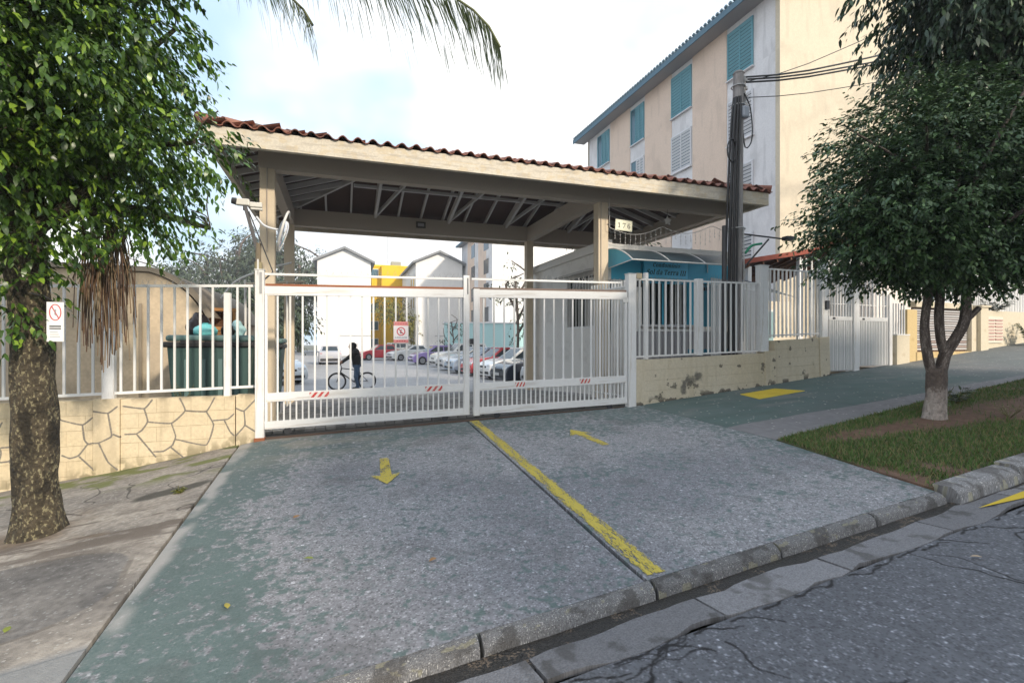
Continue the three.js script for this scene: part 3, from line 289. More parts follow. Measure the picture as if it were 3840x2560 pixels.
{ const { g, by, uy, L, ty } = leaf('white barred gate leaf with a no parking plate and rusty top', -1.015, 1.985, 18, 36, [[0.73, 0.27], [2.42, 0.27]], [0, 3.0], -7.945);
  mesh('stile', rbox(0.10, uy(1.93) - by(1.93) + 0.11, 0.056, 0.005), whiteMetal, g).position.set(L - 0.05, (uy(1.93) + by(1.93)) / 2, 0.006); bar('latch', g, darkMetal, L - 0.03, ty(1.93) + 0.12, 0.04, 0.012, 0.26, 0.012); bar('stile', g, whiteBar, 0.02, (ty(-1) + by(-1)) / 2, 0.0, 0.035, ty(-1) - by(-1), 0.045);
  mesh('wheel', new THREE.CylinderGeometry(0.05, 0.05, 0.03, 14).rotateX(Math.PI / 2), darkMetal, g).position.set(0.3, by(-1) - 0.09, 0); mesh('wheel', new THREE.CylinderGeometry(0.05, 0.05, 0.03, 14).rotateX(Math.PI / 2), darkMetal, g).position.set(2.6, by(1.9) - 0.09, 0);
  // no parking plate
  const cv = document.createElement('canvas'); cv.width = 256; cv.height = 368; const c = cv.getContext('2d'); c.fillStyle = '#e8e2e2'; c.fillRect(0, 0, 256, 368); c.fillStyle = '#d98886'; c.fillRect(0, 0, 256, 78); c.fillStyle = '#b24a4c'; for (let k = 0; k < 5; k++) c.fillRect(20 + k * 45, 30, 30, 12); c.fillStyle = '#e9d0ce'; c.fillRect(0, 70, 256, 8);
  c.lineWidth = 18; c.strokeStyle = '#c23d49'; c.beginPath(); c.arc(128, 172, 66, 0, 7); c.stroke(); c.fillStyle = '#3a2f36'; c.font = 'bold 92px sans-serif'; c.textAlign = 'center'; c.textBaseline = 'middle'; c.fillText('E', 128, 176); c.beginPath(); c.lineWidth = 15; c.moveTo(84, 126); c.lineTo(172, 218); c.stroke(); c.fillStyle = '#8794a0'; c.font = 'bold 44px sans-serif'; c.fillText('GARAGEM', 128, 278, 220); c.fillStyle = '#d98886'; c.fillRect(0, 314, 256, 54); c.fillStyle = '#b83a3e'; for (let k = 0; k < 4; k++) c.fillRect(52 + k * 42, 330, 26, 14);
  const t = new THREE.CanvasTexture(cv); t.colorSpace = THREE.SRGBColorSpace; const pl = thing('no_parking_sign', 'white no parking plate with red ring wired to the gate bars', 'sign', [0.895, -0.02, -7.918]); mesh('plate', quad([-0.113, 0, 0.002], [0.113, 0, 0.002], [0.113, 0.328, 0.002], [-0.113, 0.328, 0.002]), std([1, 1, 1], 0.5, { map: t }), pl); bar('backing', pl, whiteBar2, 0, 0.164, -0.002, 0.226, 0.328, 0.006); for (const s of [-1, 1]) bar('wire_tie', pl, steel, s * 0.1, 0.3, -0.005, 0.008, 0.03, 0.03); }
{ const { g, by, ty, L, uy } = leaf('white barred gate leaf beside the guardhouse post', 2.04, 4.885, 16, 34, [[0.8, 0.17], [2.0, 0.2]], [-0.02, 2.74], -7.905);
  mesh('stile', rbox(0.10, ty(2.04) - by(2.04) + 0.15, 0.056, 0.005), whiteMetal, g).position.set(0.055, (ty(2.04) + by(2.04)) / 2, 0.006); bar('lock_box', g, darkMetal, -0.03, 1.05 + 0.2, 0.02, 0.05, 0.09, 0.06); bar('stile', g, whiteBar, L - 0.02, (ty(4.8) + by(4.8)) / 2, 0, 0.035, ty(4.8) - by(4.8), 0.045); mesh('wheel', new THREE.CylinderGeometry(0.05, 0.05, 0.03, 14).rotateX(Math.PI / 2), darkMetal, g).position.set(2.5, by(4.5) - 0.09, 0); mesh('wheel', new THREE.CylinderGeometry(0.05, 0.05, 0.03, 14).rotateX(Math.PI / 2), darkMetal, g).position.set(0.4, by(2.4) - 0.09, 0); }
{ const t = thing('gate_track', 'rusty floor rail under the sliding gate', 'rail', [-1.0, wallY(-1.0) - 0.03, -7.925]); const a = slant('rail', t, std([0.10, 0.065, 0.05], 0.9), 0, 0.045, 5.85, 0.045 + 0.20, 0, 0.03, 0.03); }

// right of the gate: stepped wall turning slightly away from the street
const TH = Math.atan(0.093), CT = Math.cos(TH);
const RW = { x0: 0, y0: -1.4, w: 8, h: 2 };
const rightWallMap = (() => tex(2048, 512, (u, v) => { const x = u * 8, y = -1.4 + v * 2; const n = fbm2(x * 1.4, y * 2, 4, 181), k = 0.90 + 0.2 * grain(x, y, 300); let c = mix3([0.60, 0.52, 0.375], [0.64, 0.575, 0.45], n); c = c.map((q) => q * k); c = mix3(c, [0.45, 0.37, 0.22], sstep(0.52, 0.7, fbm2(x * 8, y * 1.5, 4, 183)) * 0.22);
  const up = y - (wallY(5.03 + x * CT)); const a = sstep(0.16, 0.0, up), p = fbm2(x * 6 + 2, y * 6, 5, 184); c = mix3(c, [0.07, 0.06, 0.05], sstep(0.68 - 0.22 * a, 0.72 - 0.22 * a, p) * (0.1 + 0.8 * a)); const b = Math.hypot((x - 1.35) / 0.25, (up - 0.30) / 0.16); c = mix3(c, [0.10, 0.095, 0.085], sstep(1.2, 0.6, b + (p - 0.5) * 2.6) * 0.85); c = mix3(c, [0.05, 0.045, 0.04], (p > 0.735 ? 1 : 0) * 0.7); return c; }, false))();
const rightWallMat = std([1, 1, 1], 0.9, { map: rightWallMap, bumpMap: rep(grit, 8, 2), bumpScale: 0.005 });
// group at the foot of the wall line at x, turned with the wall; children use metres along the wall and heights above that foot
function along(name, label, cat, x, group, dz = 0) { const o = thing(name, label, cat, [x + dz * Math.sin(TH), wallY(x), wallZ(x) + dz * CT], TH, group); o.userData_x = undefined; delete o.userData_x; const b = wallY(x); return { o, lx: (X) => (X - x) / CT, ly: (Y) => Y - b }; }
function rightBlocks(label, xa, xb, ta, tb, seed, piers) { const { o, lx, ly } = along('block_wall', label, 'wall', xa); o.rotation.z = Math.atan2(tb - ta, xb - xa); const sl = (tb - ta) / (xb - xa); const uvf = (x, y) => [(xa - 5.03) / CT / 8 + x / 8, (y + wallY(xa) + sl * x + 1.4) / 2], fl = (x) => wallY(xa + x * CT) - wallY(xa) - sl * x - 0.05; blockWall(o, 0, lx(xb), ly(ta), fl, 0.15, rightWallMat, uvf, seed);
  for (const [a, b, t] of piers) { const h = t - wallY(a) + 0.45, cx = lx((a + b) / 2), cy = ly(t) - h / 2 - sl * cx; mesh('pier', solidUV((b - a) / CT, h, 0.19, cx, cy, uvf), rightWallMat, o).position.set(cx, cy, -0.075); } return o; }
rightBlocks('low stained cream wall with peeling paint right of the sliding gate', 5.06, 8.70, -0.345, -0.238, 61, [[5.08, 5.29, -0.33], [8.40, 8.705, -0.20]]);
rightBlocks('short cream wall with mould spots beside the pedestrian gates', 8.715, 10.30, 0.018, 0.085, 62, [[10.12, 10.45, 0.10]]);
{ const { o, lx, ly } = along('steel_fence', 'white steel bar fence in front of the blue guardhouse', 'fence', 5.1, undefined, -0.07); const top = (X) => ly(lerp(1.137, 1.207, (X - 5.094) / 3.07)), bot = (X) => ly(lerp(-0.284, -0.196, (X - 5.094) / 3.13));
  slant('rail', o, whiteMetal, 0, top(5.1), lx(8.26), top(8.26), 0, 0.032, 0.03); slant('rail', o, whiteMetal, 0, bot(5.1), lx(8.26), bot(8.26), 0, 0.03, 0.03); for (let X = 5.22, i = 0; X < 8.2; X += 0.152, i++) { if (Math.abs(X - 6.64) < 0.1) continue; const h = top(X) - bot(X) + (X > 8.3 ? 0.2 : 0); bar('bar', o, barMats[(i * 2 + 1) % 3], lx(X), (top(X) + bot(X)) / 2, 0, 0.027, h, 0.027); }
  mesh('post', rbox(0.15, 1.49, 0.1, 0.006), whiteMetal, o).position.set(lx(6.64), ly(-0.27) + 0.745, 0); mesh('post', rbox(0.07, 1.60, 0.07, 0.006), whiteMetal, o).position.set(lx(5.38), ly(-0.33) + 0.80, -0.02); spikes(o, 0.05, top(5.1) + 0.015, lx(6.5), top(6.5) + 0.015, 0, 0.045, 0.05, 63); spikes(o, lx(6.75), top(6.75) + 0.015, lx(8.2), top(8.2) + 0.015, 0, 0.045, 0.05, 64); bar('junction_box', o, std([0.42, 0.36, 0.25], 0.8), lx(5.19), ly(1.2), 0.0, 0.12, 0.1, 0.08); bar('dark_plate', o, darkMetal, lx(5.24), ly(1.06), -0.03, 0.1, 0.11, 0.03); }
{ const { o, ly } = along('fence_post', 'tall pale square post on the step between the two walls', 'post', 8.40, undefined, -0.08); mesh('post', rbox(0.24, 1.80, 0.14, 0.008), whiteMetal, o).position.set(0, ly(-0.215) + 0.9, 0); bar('cap', o, whiteBar2, 0, ly(-0.215) + 1.806, 0, 0.26, 0.014, 0.16); }
{ const { o, lx, ly } = along('steel_fence', 'dense white bar fence between the tall post and the pedestrian gates', 'fence', 8.6, undefined, -0.07); const X0 = 8.56, X1 = 10.24, top = (X) => ly(lerp(1.53, 1.555, (X - X0) / 1.6)), bot = (X) => ly(lerp(0.12, 0.18, (X - X0) / 1.6)); slant('rail', o, whiteMetal, lx(X0), top(X0), lx(X1), top(X1), 0, 0.03, 0.03); slant('rail', o, whiteMetal, lx(X0), bot(X0), lx(X1), bot(X1), 0, 0.03, 0.03); for (let X = X0 + 0.07, i = 0; X < X1; X += 0.125, i++) bar('bar', o, barMats[(i * 2 + 1) % 3], lx(X), (top(X) + bot(X)) / 2 - 0.02, 0, 0.032, top(X) - bot(X) + 0.06, 0.027); spikes(o, lx(X0) + 0.05, top(X0) + 0.015, lx(X1) - 0.6, top(X1) + 0.015, 0, 0.045, 0.05, 65); }
// pedestrian gates
const ribMat = std([0.66, 0.66, 0.64], 0.5), ribMat2 = std([0.58, 0.58, 0.57], 0.5);
{ const { o, ly } = along('gate_post', 'white steel post with a black intercom beside the pedestrian gate', 'gate post', 10.3, undefined, -0.06); mesh('post', rbox(0.2, 1.75, 0.12, 0.006), whiteMetal, o).position.set(0, ly(0.095) + 0.875, 0); bar('intercom', o, darkMetal, -0.02 + 0.06, ly(0.82), 0.075, 0.10, 0.19, 0.05); }
{ const { o, ly } = along('gate_post', 'broad white steel post between the two pedestrian gates', 'gate post', 11.42, undefined, -0.06); mesh('post', rbox(0.2, 2.45, 0.12, 0.006), whiteMetal, o).position.set(0, 1.2, 0); }
{ const { o, ly } = along('gate_post', 'slim white post at the uphill end of the pedestrian gates', 'gate post', 12.74, undefined, -0.06); mesh('post', rbox(0.12, 1.75, 0.12, 0.006), whiteMetal, o).position.set(0, 0.85, 0); }
function pedGate(label, xa, xb) { const { o, lx, ly } = along('pedestrian_gate', label, 'gate', xa, 'pedestrian gate leaves', -0.05); const L = lx(xb), y0 = (wallY(xb) - wallY(xa)) * 0.5 + 0.05, y1 = ly(0.5); bar('panel', o, ribMat2, L / 2, (y0 + y1) / 2, 0, L, y1 - y0, 0.02); const n = Math.round(L / 0.062); for (let i = 0; i < n; i++) bar('rib', o, i % 2 ? ribMat : whiteBar3, (i + 0.5) * L / n, (y0 + y1) / 2, 0.016, L / n * 0.55, y1 - y0 - 0.04, 0.014);
  bar('rail', o, whiteMetal, L / 2, y1 + 0.03, 0.002, L, 0.09, 0.04); bar('rail', o, whiteMetal, L / 2, y1 + 1.02, 0.0, L, 0.035, 0.035); bar('rail', o, whiteMetal, L / 2, y1 + 0.36, -0.01, L, 0.02, 0.02); const m = 8; for (let i = 0; i <= m; i++) bar('bar', o, barMats[i % 3], 0.014 + i * (L - 0.028) / m, y1 + 0.55, 0.0, 0.026, 1.0, 0.026); bar('lock', o, darkMetal, 0.17, y1 + 0.03, 0.026, 0.07, 0.04, 0.02); return o; }
pedGate('white ribbed pedestrian gate leaf beside the intercom post', 10.47, 11.30); pedGate('white ribbed pedestrian gate leaf behind the small tree trunk', 11.54, 12.66);
// uphill: pier, garage shutter, meter cupboard, wall with fence
const creamMap = tex(512, 512, (u, v) => { const n = tfbm(u, v, 5, 5, 191), k = 0.88 + 0.24 * tnoise(u, v, 128, 192); let c = [0.60 * k, 0.535 * k, 0.41 * k]; c = mix3(c, [0.42, 0.33, 0.20], sstep(0.55, 0.75, n) * 0.4); return c; });
const cream = std([1, 1, 1], 0.9, { map: creamMap }), ochre = std([0.98, 0.84, 0.56], 0.9, { map: creamMap });
{ const { o, lx, ly } = along('wall_pier', 'short stained cream pier topped by a small white bar fence', 'pier', 12.86, undefined, 0.02); mesh('pier', boxUV(0.52, 0.95, 0.2, 3), cream, o).position.set(0.27, ly(0.15) - 0.475, -0.06); bar('coping', o, whiteBar2, 0.27, ly(0.165), -0.06, 0.54, 0.03, 0.22); for (let i = 0; i < 5; i++) bar('bar', o, barMats[i % 3], 0.05 + i * 0.11, ly(0.18) + 0.38, -0.06, 0.028, 0.76, 0.028); }
{ const { o, lx, ly } = along('yard_wall', 'ochre rendered wall around the slatted garage shutter', 'wall', 13.42); const y0 = -0.25; mesh('jamb', boxUV(0.42, 1.5, 0.2, 1, 2), ochre, o).position.set(0.2, ly(0.8) - 0.75, -0.1); mesh('lintel', boxUV(lx(16.45) - 0.4, 0.14, 0.2, 2, 5), cream, o).position.set((lx(16.45) + 0.4) / 2, ly(0.95), -0.11); mesh('jamb', boxUV(0.30, 1.5, 0.2, 4, 2), cream, o).position.set(lx(16.42) + 0.12, ly(0.80) - 0.75, -0.1); mesh('sill', boxUV(2.7, 0.3, 0.2, 7, 2), ochre, o).position.set(1.7, ly(-0.42), -0.1);
  mesh('capped_pier', boxUV(0.4, 1.3, 0.26, 9, 1), cream, o).position.set(lx(16.85), ly(0.3), -0.04); bar('cap', o, cream, lx(16.85), ly(0.97), -0.04, 0.5, 0.05, 0.34); mesh('back_wall', boxUV(8, 1.5, 0.2, 11, 4), cream, o).position.set(lx(17.05) + 4, ly(0.12), -0.12); }
{ const { o, lx, ly } = along('garage_shutter', 'slatted white and brown garage shutter in the ochre wall', 'shutter', 13.85, undefined, -0.11); const L = lx(16.36); bar('backing', o, std([0.10, 0.055, 0.04], 0.9), L / 2, ly(0.30), -0.03, L, 1.14, 0.02); const cols = [std([0.62, 0.62, 0.63], 0.6), std([0.56, 0.53, 0.52], 0.6), std([0.45, 0.36, 0.33], 0.7)]; for (let i = 0; i < 17; i++) { const m = bar('slat', o, cols[i < 5 && i % 2 ? 2 : i % 2], L / 2, ly(-0.22) + i * 0.063 + 0.02, 0, L, 0.036, 0.03); m.rotation.x = 0.4; } bar('mid_bar', o, darkMetal, L / 2, ly(0.28), 0.02, L, 0.018, 0.01); }
{ const { o, lx, ly } = along('meter_cupboard', 'white slatted meter cupboard doors in the cream wall', 'cupboard', 17.12, undefined, 0.01); bar('frame', o, std([0.68, 0.62, 0.52], 0.7), 0.45, ly(0.33), -0.012, 0.92, 0.74, 0.03); for (const k of [0, 1]) for (let i = 0; i < 7; i++) bar('slat', o, i % 2 ? std([0.52, 0.36, 0.31], 0.7) : std([0.46, 0.28, 0.24], 0.7), 0.24 + k * 0.43, ly(0.06) + i * 0.09, 0.012, 0.38, 0.045, 0.02); }
{ const { o, lx, ly } = along('steel_fence', 'tall pale bar fence with a white notice above the cream wall', 'fence', 16.6, undefined, -0.35); for (let i = 0; i < 62; i++) { const X = 16.6 + i * 0.098; bar('bar', o, barMats[i % 3], lx(X), ly(1.40) + (X > 18.6 ? 0.0 : 0.1), 0, 0.046, 1.2, 0.03); } slant('rail', o, whiteMetal, 0, ly(0.86), lx(22.6), ly(0.86), -0.01, 0.04, 0.03); slant('rail', o, whiteMetal, 0, ly(1.95), lx(22.6), ly(1.95), -0.01, 0.04, 0.03); bar('notice', o, std([0.78, 0.79, 0.82], 0.6), lx(18.0), ly(1.65), 0.025, 0.5, 0.62, 0.01); bar('post', o, whiteBar, lx(16.75), ly(1.35), 0, 0.12, 1.35, 0.1); }
{ const { o, lx, ly } = along('steel_fence', 'white bar fence on the ochre wall above the garage shutter', 'fence', 13.5, undefined, -0.16); for (let i = 0; i < 24; i++) bar('bar', o, barMats[i % 3], 0.05 + i * 0.125, ly(1.03) + 0.32, 0, 0.03, 0.64, 0.03); slant('rail', o, whiteMetal, 0, ly(1.06), 3.0, ly(1.06), 0.004, 0.03, 0.03); }
// ---------------------------------------------------------------- tiled shelter over the entrance
const plasterMap = tex(512, 512, (u, v) => { const n = tfbm(u, v, 4, 5, 201), k = 0.92 + 0.16 * tnoise(u, v, 160, 202); let c = [0.60 * k, 0.505 * k, 0.375 * k]; c = mix3(c, [0.40, 0.33, 0.24], sstep(0.55, 0.8, n) * 0.35); return c; });
// streaks of damp run down the fascia
const fasciaMap = tex(1024, 64, (u, v) => { const n = tfbm(u, v * 0.12, 40, 4, 205), m = tfbm(u, v, 12, 3, 206), k = 0.9 + 0.2 * tnoise(u, v * 0.1, 200, 207); let c = [0.58 * k, 0.53 * k, 0.44 * k]; c = mix3(c, [0.56, 0.46, 0.30], sstep(0.5, 0.7, n) * 0.55); c = mix3(c, [0.33, 0.29, 0.24], sstep(0.56, 0.72, m) * 0.4); return c; });
const plaster = std([1, 1, 1], 0.9, { map: plasterMap }), fasciaMat = std([1, 1, 1], 0.9, { map: rep(fasciaMap, 0.25, 3) }), shadedBeamMat = std([0.46, 0.40, 0.335], 0.9, { bumpMap: grit, bumpScale: 0.003 }), rafterMat = std([0.56, 0.545, 0.53], 0.8);  // cream beams toned darker: shade under the roof put into their colour
const SH = { xl: -1.98, xr: 9.05, zf: -8.8, zb: -14.95, y: 3.30, pitch: 0.31 }; SH.zr = (SH.zf + SH.zb) / 2; SH.half = (SH.zf - SH.zb) / 2; SH.ridge = SH.y + SH.half * SH.pitch;
{ const s = thing('entrance_shelter', 'hipped clay tiled shelter on concrete posts spanning the driveway gate', 'shelter', [3.5, -1.5, -11.9]); const o = (x, y, z) => [x - 3.5, y + 1.5, z + 11.9]; const put = (name, geo, mat, x, y, z) => { const m = mesh(name, geo, mat, s); m.position.set(...o(x, y, z)); return m; };
  for (const [x, z, w] of [[-1.19, -9.7, 0.235], [5.36, -9.7, 0.235], [-1.23, -14.1, 0.235], [5.36, -14.1, 0.2]]) { const y0 = lotY(x, z) - 0.15, h = 2.99 - y0; const p = put('post', boxUV(w, h, 0.22, x, z), plaster, x, y0 + h / 2, z); }
  // conduit on the front post
  mesh('conduit', rod(o(-1.19, 1.55, -9.58), o(-1.19, 3.0, -9.58), 0.012), shadedBeamMat, s); mesh('conduit', rod(o(5.30, 0.2, -9.58), o(5.30, 3.0, -9.58), 0.010), shadedBeamMat, s);
  for (const z of [-9.7, -14.1]) put('beam', boxUV(10.1, 0.42, 0.2), shadedBeamMat, 3.72, 3.19, z); for (const x of [-1.2, 5.36, 8.62]) put('beam', boxUV(0.19, 0.40, 4.2), shadedBeamMat, x, 3.185, -11.9);
  // fascia boards under the eaves
  put('fascia', boxUV(SH.xr - SH.xl, 0.27, 0.09), fasciaMat, (SH.xl + SH.xr) / 2, 3.165, SH.zf); put('fascia', boxUV(SH.xr - SH.xl, 0.27, 0.09, 5), fasciaMat, (SH.xl + SH.xr) / 2, 3.165, SH.zb); put('fascia', boxUV(0.09, 0.266, 2 * SH.half - 0.1, 3), fasciaMat, SH.xl + 0.06, 3.167, SH.zr); put('fascia', boxUV(0.09, 0.266, 2 * SH.half - 0.1, 9), fasciaMat, SH.xr - 0.047, 3.167, SH.zr);
  // rafters, ridge, hips and purlins
  const ry = (d) => SH.y + d * SH.pitch - 0.10, R = (a, b, w, h, name = 'rafter') => mesh(name, beam(o(...a), o(...b), w, h), rafterMat, s); const hipL = SH.xl + SH.half, hipR = SH.xr - SH.half;
  R([hipL, ry(SH.half) - 0.02, SH.zr], [hipR, ry(SH.half) - 0.02, SH.zr], 0.06, 0.16, 'ridge_beam'); for (const [x, hx] of [[SH.xl, hipL], [SH.xr, hipR]]) for (const z of [SH.zf, SH.zb]) R([x + (hx > x ? 0.12 : -0.12), ry(0.12), z + (z === SH.zf ? -0.12 : 0.12)], [hx, ry(SH.half), SH.zr], 0.06, 0.14, 'hip_rafter');
  for (let x = SH.xl + 0.4; x < SH.xr - 0.2; x += 0.62) { const d = Math.min(SH.half, x - SH.xl, SH.xr - x); R([x, ry(0.05), SH.zf - 0.05], [x, ry(d), SH.zf - d], 0.045, 0.11); R([x, ry(0.05), SH.zb + 0.05], [x, ry(d), SH.zb + d], 0.045, 0.11); }
  for (let z = SH.zf - 0.45; z > SH.zb + 0.3; z -= 0.52) { const d = Math.min(SH.zf - z, z - SH.zb); R([SH.xl + 0.05, ry(0.05), z], [SH.xl + d, ry(d), z], 0.045, 0.11); R([SH.xr - 0.05, ry(0.05), z], [SH.xr - d, ry(d), z], 0.045, 0.11); }
  R([SH.xl + 2.3, ry(2.2) - 0.11, SH.zb + 2.2], [SH.xr - 2.3, ry(2.2) - 0.11, SH.zb + 2.2], 0.07, 0.07, 'purlin'); R([SH.xl + 2.3, ry(2.2) - 0.11, SH.zf - 2.2], [SH.xr - 2.3, ry(2.2) - 0.11, SH.zf - 2.2], 0.07, 0.07, 'purlin');
  for (const x of [0.9, 2.9, 4.6, 6.6]) { R([x, 3.38, -14.0], [x + 0.05, ry(SH.half) - 0.12, SH.zr], 0.07, 0.15, 'truss_rafter'); R([x, 3.38, -9.8], [x, ry(SH.half) - 0.12, SH.zr], 0.07, 0.15, 'truss_rafter'); R([x + 0.02, 3.40, -14.02], [x + 0.75, ry(SH.half) - 0.2, SH.zr - 0.3], 0.05, 0.09, 'strut'); }
  // clay tiles: an S-shaped pan and barrel, course over course
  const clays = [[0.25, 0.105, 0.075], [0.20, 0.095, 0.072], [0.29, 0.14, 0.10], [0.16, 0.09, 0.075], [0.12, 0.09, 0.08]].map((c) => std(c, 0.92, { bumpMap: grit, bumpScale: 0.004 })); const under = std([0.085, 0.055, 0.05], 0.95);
  const W = 0.24, LEN = 0.42, profile = (u) => (u < 0.42 ? 0.012 - 0.020 * Math.sin(u / 0.42 * Math.PI) : 0.012 + 0.052 * Math.sin((u - 0.42) / 0.58 * Math.PI)), N = 12, th = 0.014;
  function tileGeo() { const pos = [], idx = []; for (let e = 0; e < 2; e++) for (let k = 0; k <= N; k++) { const u = k / N, x = (u - 0.5) * W * 1.06, y = profile(u); pos.push(x, y + th, e * LEN, x, y, e * LEN); } const c = (N + 1) * 2; for (let k = 0; k < N; k++) { const a = k * 2, b = a + 2; idx.push(a, b, c + b, a, c + b, c + a); idx.push(a + 1, c + a + 1, c + b + 1, a + 1, c + b + 1, b + 1); idx.push(a, a + 1, b + 1, a, b + 1, b); } const g = new THREE.BufferGeometry(); g.setAttribute('position', new THREE.Float32BufferAttribute(pos, 3)); g.setIndex(idx); const q = g.toNonIndexed(); q.computeVertexNormals(); return q; }
  const tg = tileGeo(), r = rng(17), pa = Math.atan(SH.pitch); // local +z of a tile runs up the slope
  const fields = {};
  function slope(len0, place, rot, dirMax, nCols, indiv) { for (let c = 0; c < Math.ceil(SH.half / 0.36); c++) for (let k = 0; k < nCols; k++) { const a = (k + 0.5) * W, d = c * 0.36 - 0.09; if (a < d - 0.05 || a > len0 - d + 0.05) continue; const y = SH.y + 0.012 + d * SH.pitch + 0.012 * c * 0 + (r() - 0.5) * 0.012; const [x, z] = place(a, d); const M = new THREE.Matrix4().makeRotationFromEuler(new THREE.Euler(-pa + 0.035, rot + (r() - 0.5) * 0.03, (r() - 0.5) * 0.04, 'YXZ')); M.setPosition(...o(x, y + 0.02, z)); const mi = (r() * r() * 5) | 0; if (indiv && c < indiv) { const m = mesh('roof_tile', tg, clays[mi], s); m.applyMatrix4(M); } else { const g = tg.clone().applyMatrix4(M); (fields[mi] ||= []).push(g); } } }
  const n = Math.round((SH.xr - SH.xl + 0.1) / W); slope(SH.xr - SH.xl + 0.1, (a, d) => [SH.xr + 0.05 - a, SH.zf - d], Math.PI, 1, n, 3);
  slope(2 * SH.half + 0.1, (a, d) => [SH.xl + d, SH.zf + 0.05 - a], Math.PI / 2, 1, Math.round((2 * SH.half + 0.1) / W), 1); slope(2 * SH.half + 0.1, (a, d) => [SH.xr - d, SH.zb - 0.05 + a], -Math.PI / 2, 1, Math.round((2 * SH.half + 0.1) / W), 0); slope(SH.xr - SH.xl + 0.1, (a, d) => [SH.xl - 0.05 + a, SH.zb + d], 0, 1, n, 0);
  for (const k in fields) stuff(mesh('tile_field', merge(fields[k]), clays[k], s));
  // undersides of the clay tiles, the shade put into their dark brown
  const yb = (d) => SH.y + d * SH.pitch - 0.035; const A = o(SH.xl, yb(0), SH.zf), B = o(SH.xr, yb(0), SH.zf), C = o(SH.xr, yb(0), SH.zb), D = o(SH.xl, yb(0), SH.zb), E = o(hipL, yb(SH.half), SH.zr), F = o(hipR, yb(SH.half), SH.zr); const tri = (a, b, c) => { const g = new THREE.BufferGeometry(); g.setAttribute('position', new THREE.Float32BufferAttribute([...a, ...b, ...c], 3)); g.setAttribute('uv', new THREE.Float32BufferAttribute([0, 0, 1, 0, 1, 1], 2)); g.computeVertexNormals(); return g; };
  for (const g of [quad(A, B, F, E), quad(C, D, E, F), tri(D, A, E), tri(B, C, F)]) mesh('tile_underside', g, under, s);
  // hip caps
  for (const [x, hx] of [[SH.xl, hipL], [SH.xr, hipR]]) for (const z of [SH.zf, SH.zb]) for (let k = 0; k < 11; k++) { const t0 = k / 11, t1 = (k + 1.25) / 11, P = (t) => o(lerp(x - (hx > x ? 0.06 : -0.06), hx, t), SH.y + 0.07 + SH.half * SH.pitch * t + (t === t1 ? -0.0 : 0.012), lerp(z + (z === SH.zf ? 0.06 : -0.06), SH.zr, t)); mesh('hip_tile', rod(P(t0), P(Math.min(1, t1)), 0.095, 10, 0.078), clays[(k * 7) % 5], s); }
  for (let k = 0; k < 14; k++) { const x0 = lerp(hipL, hipR, k / 14); mesh('ridge_tile', rod(o(x0, SH.ridge + 0.06, SH.zr), o(x0 + (hipR - hipL) / 14 * 1.1, SH.ridge + 0.05, SH.zr), 0.1, 10, 0.085), clays[(k * 3) % 5], s); } }
{ const l = thing('beam_lamp', 'small square lamp fixed to the rear beam of the shelter', 'lamp', [2.12, 3.16, -13.985]); bar('housing', l, std([0.10, 0.095, 0.09], 0.6), 0, 0.06, 0, 0.26, 0.17, 0.05); bar('lens', l, std([0.42, 0.42, 0.44], 0.4), 0, 0.06, 0.028, 0.17, 0.085, 0.012); }
// number plate, star and hanging light strings under the shelter
{ const cv = document.createElement('canvas'); cv.width = 320; cv.height = 176; const c = cv.getContext('2d'); c.fillStyle = '#e6e6cc'; c.fillRect(0, 0, 320, 176); c.strokeStyle = '#c9cab0'; c.lineWidth = 8; c.strokeRect(6, 6, 308, 164); c.fillStyle = '#1d1d1b'; c.font = 'bold 120px serif'; c.textAlign = 'center'; c.textBaseline = 'middle'; ['1', '7', '6'].forEach((d, i) => c.fillText(d, 66 + i * 96, 94)); const t = new THREE.CanvasTexture(cv); t.colorSpace = THREE.SRGBColorSpace;
  const n = thing('house_number_plate', 'cream number plate reading 176 beside the shelter post', 'sign', [5.80, 2.385, -9.5]); n.rotation.z = -0.05; mesh('plate', rbox(0.42, 0.235, 0.012, 0.02, 2), std([0.72, 0.72, 0.60], 0.5), n).position.set(0, 0.12, 0); mesh('face', quad([-0.20, 0.012, 0.0085], [0.20, 0.012, 0.0085], [0.20, 0.228, 0.0085], [-0.20, 0.228, 0.0085]), std([1, 1, 1], 0.5, { map: t }), n); mesh('arm', rod([-0.36, 0.12, -0.09], [0.1, 0.12, -0.012], 0.01), darkMetal, n); }
{ const g = thing('icicle_lights', 'string of unlit icicle fairy lights drooping under the shelter', 'fairy lights', [5.45, 2.98, -9.5]); const wire = std([0.55, 0.54, 0.52], 0.6), pts = []; const r = rng(8); const P = (t) => [t * 3.1, -0.55 + 0.16 * Math.abs(Math.sin(t * 8)) * -1 + 0.20 * t, 0.02 + 0.35 * t]; for (let i = 0; i <= 40; i++) pts.push(P(i / 40)); mesh('wire', tube(pts, 0.006, 80, 5), wire, g); mesh('hanger', rod(P(0), [0, 0.1, 0], 0.005), wire, g); mesh('hanger', rod(P(1), [3.1, 0.08, 0.35], 0.005), wire, g);
  const bulb = std([0.6, 0.6, 0.58], 0.3); for (let i = 1; i < 26; i++) { const p = P(i / 26), h = 0.14 + r() * 0.3, l = [rod(p, [p[0] + (r() - 0.5) * 0.03, p[1] - h, p[2]], 0.0035, 4)]; for (let k = 1; k <= 3; k++) { const b = new THREE.SphereGeometry(0.011, 5, 4); b.translate(p[0], p[1] - h * k / 3, p[2]); l.push(b); } mesh('drop', merge(l), i % 3 ? wire : bulb, g); } }
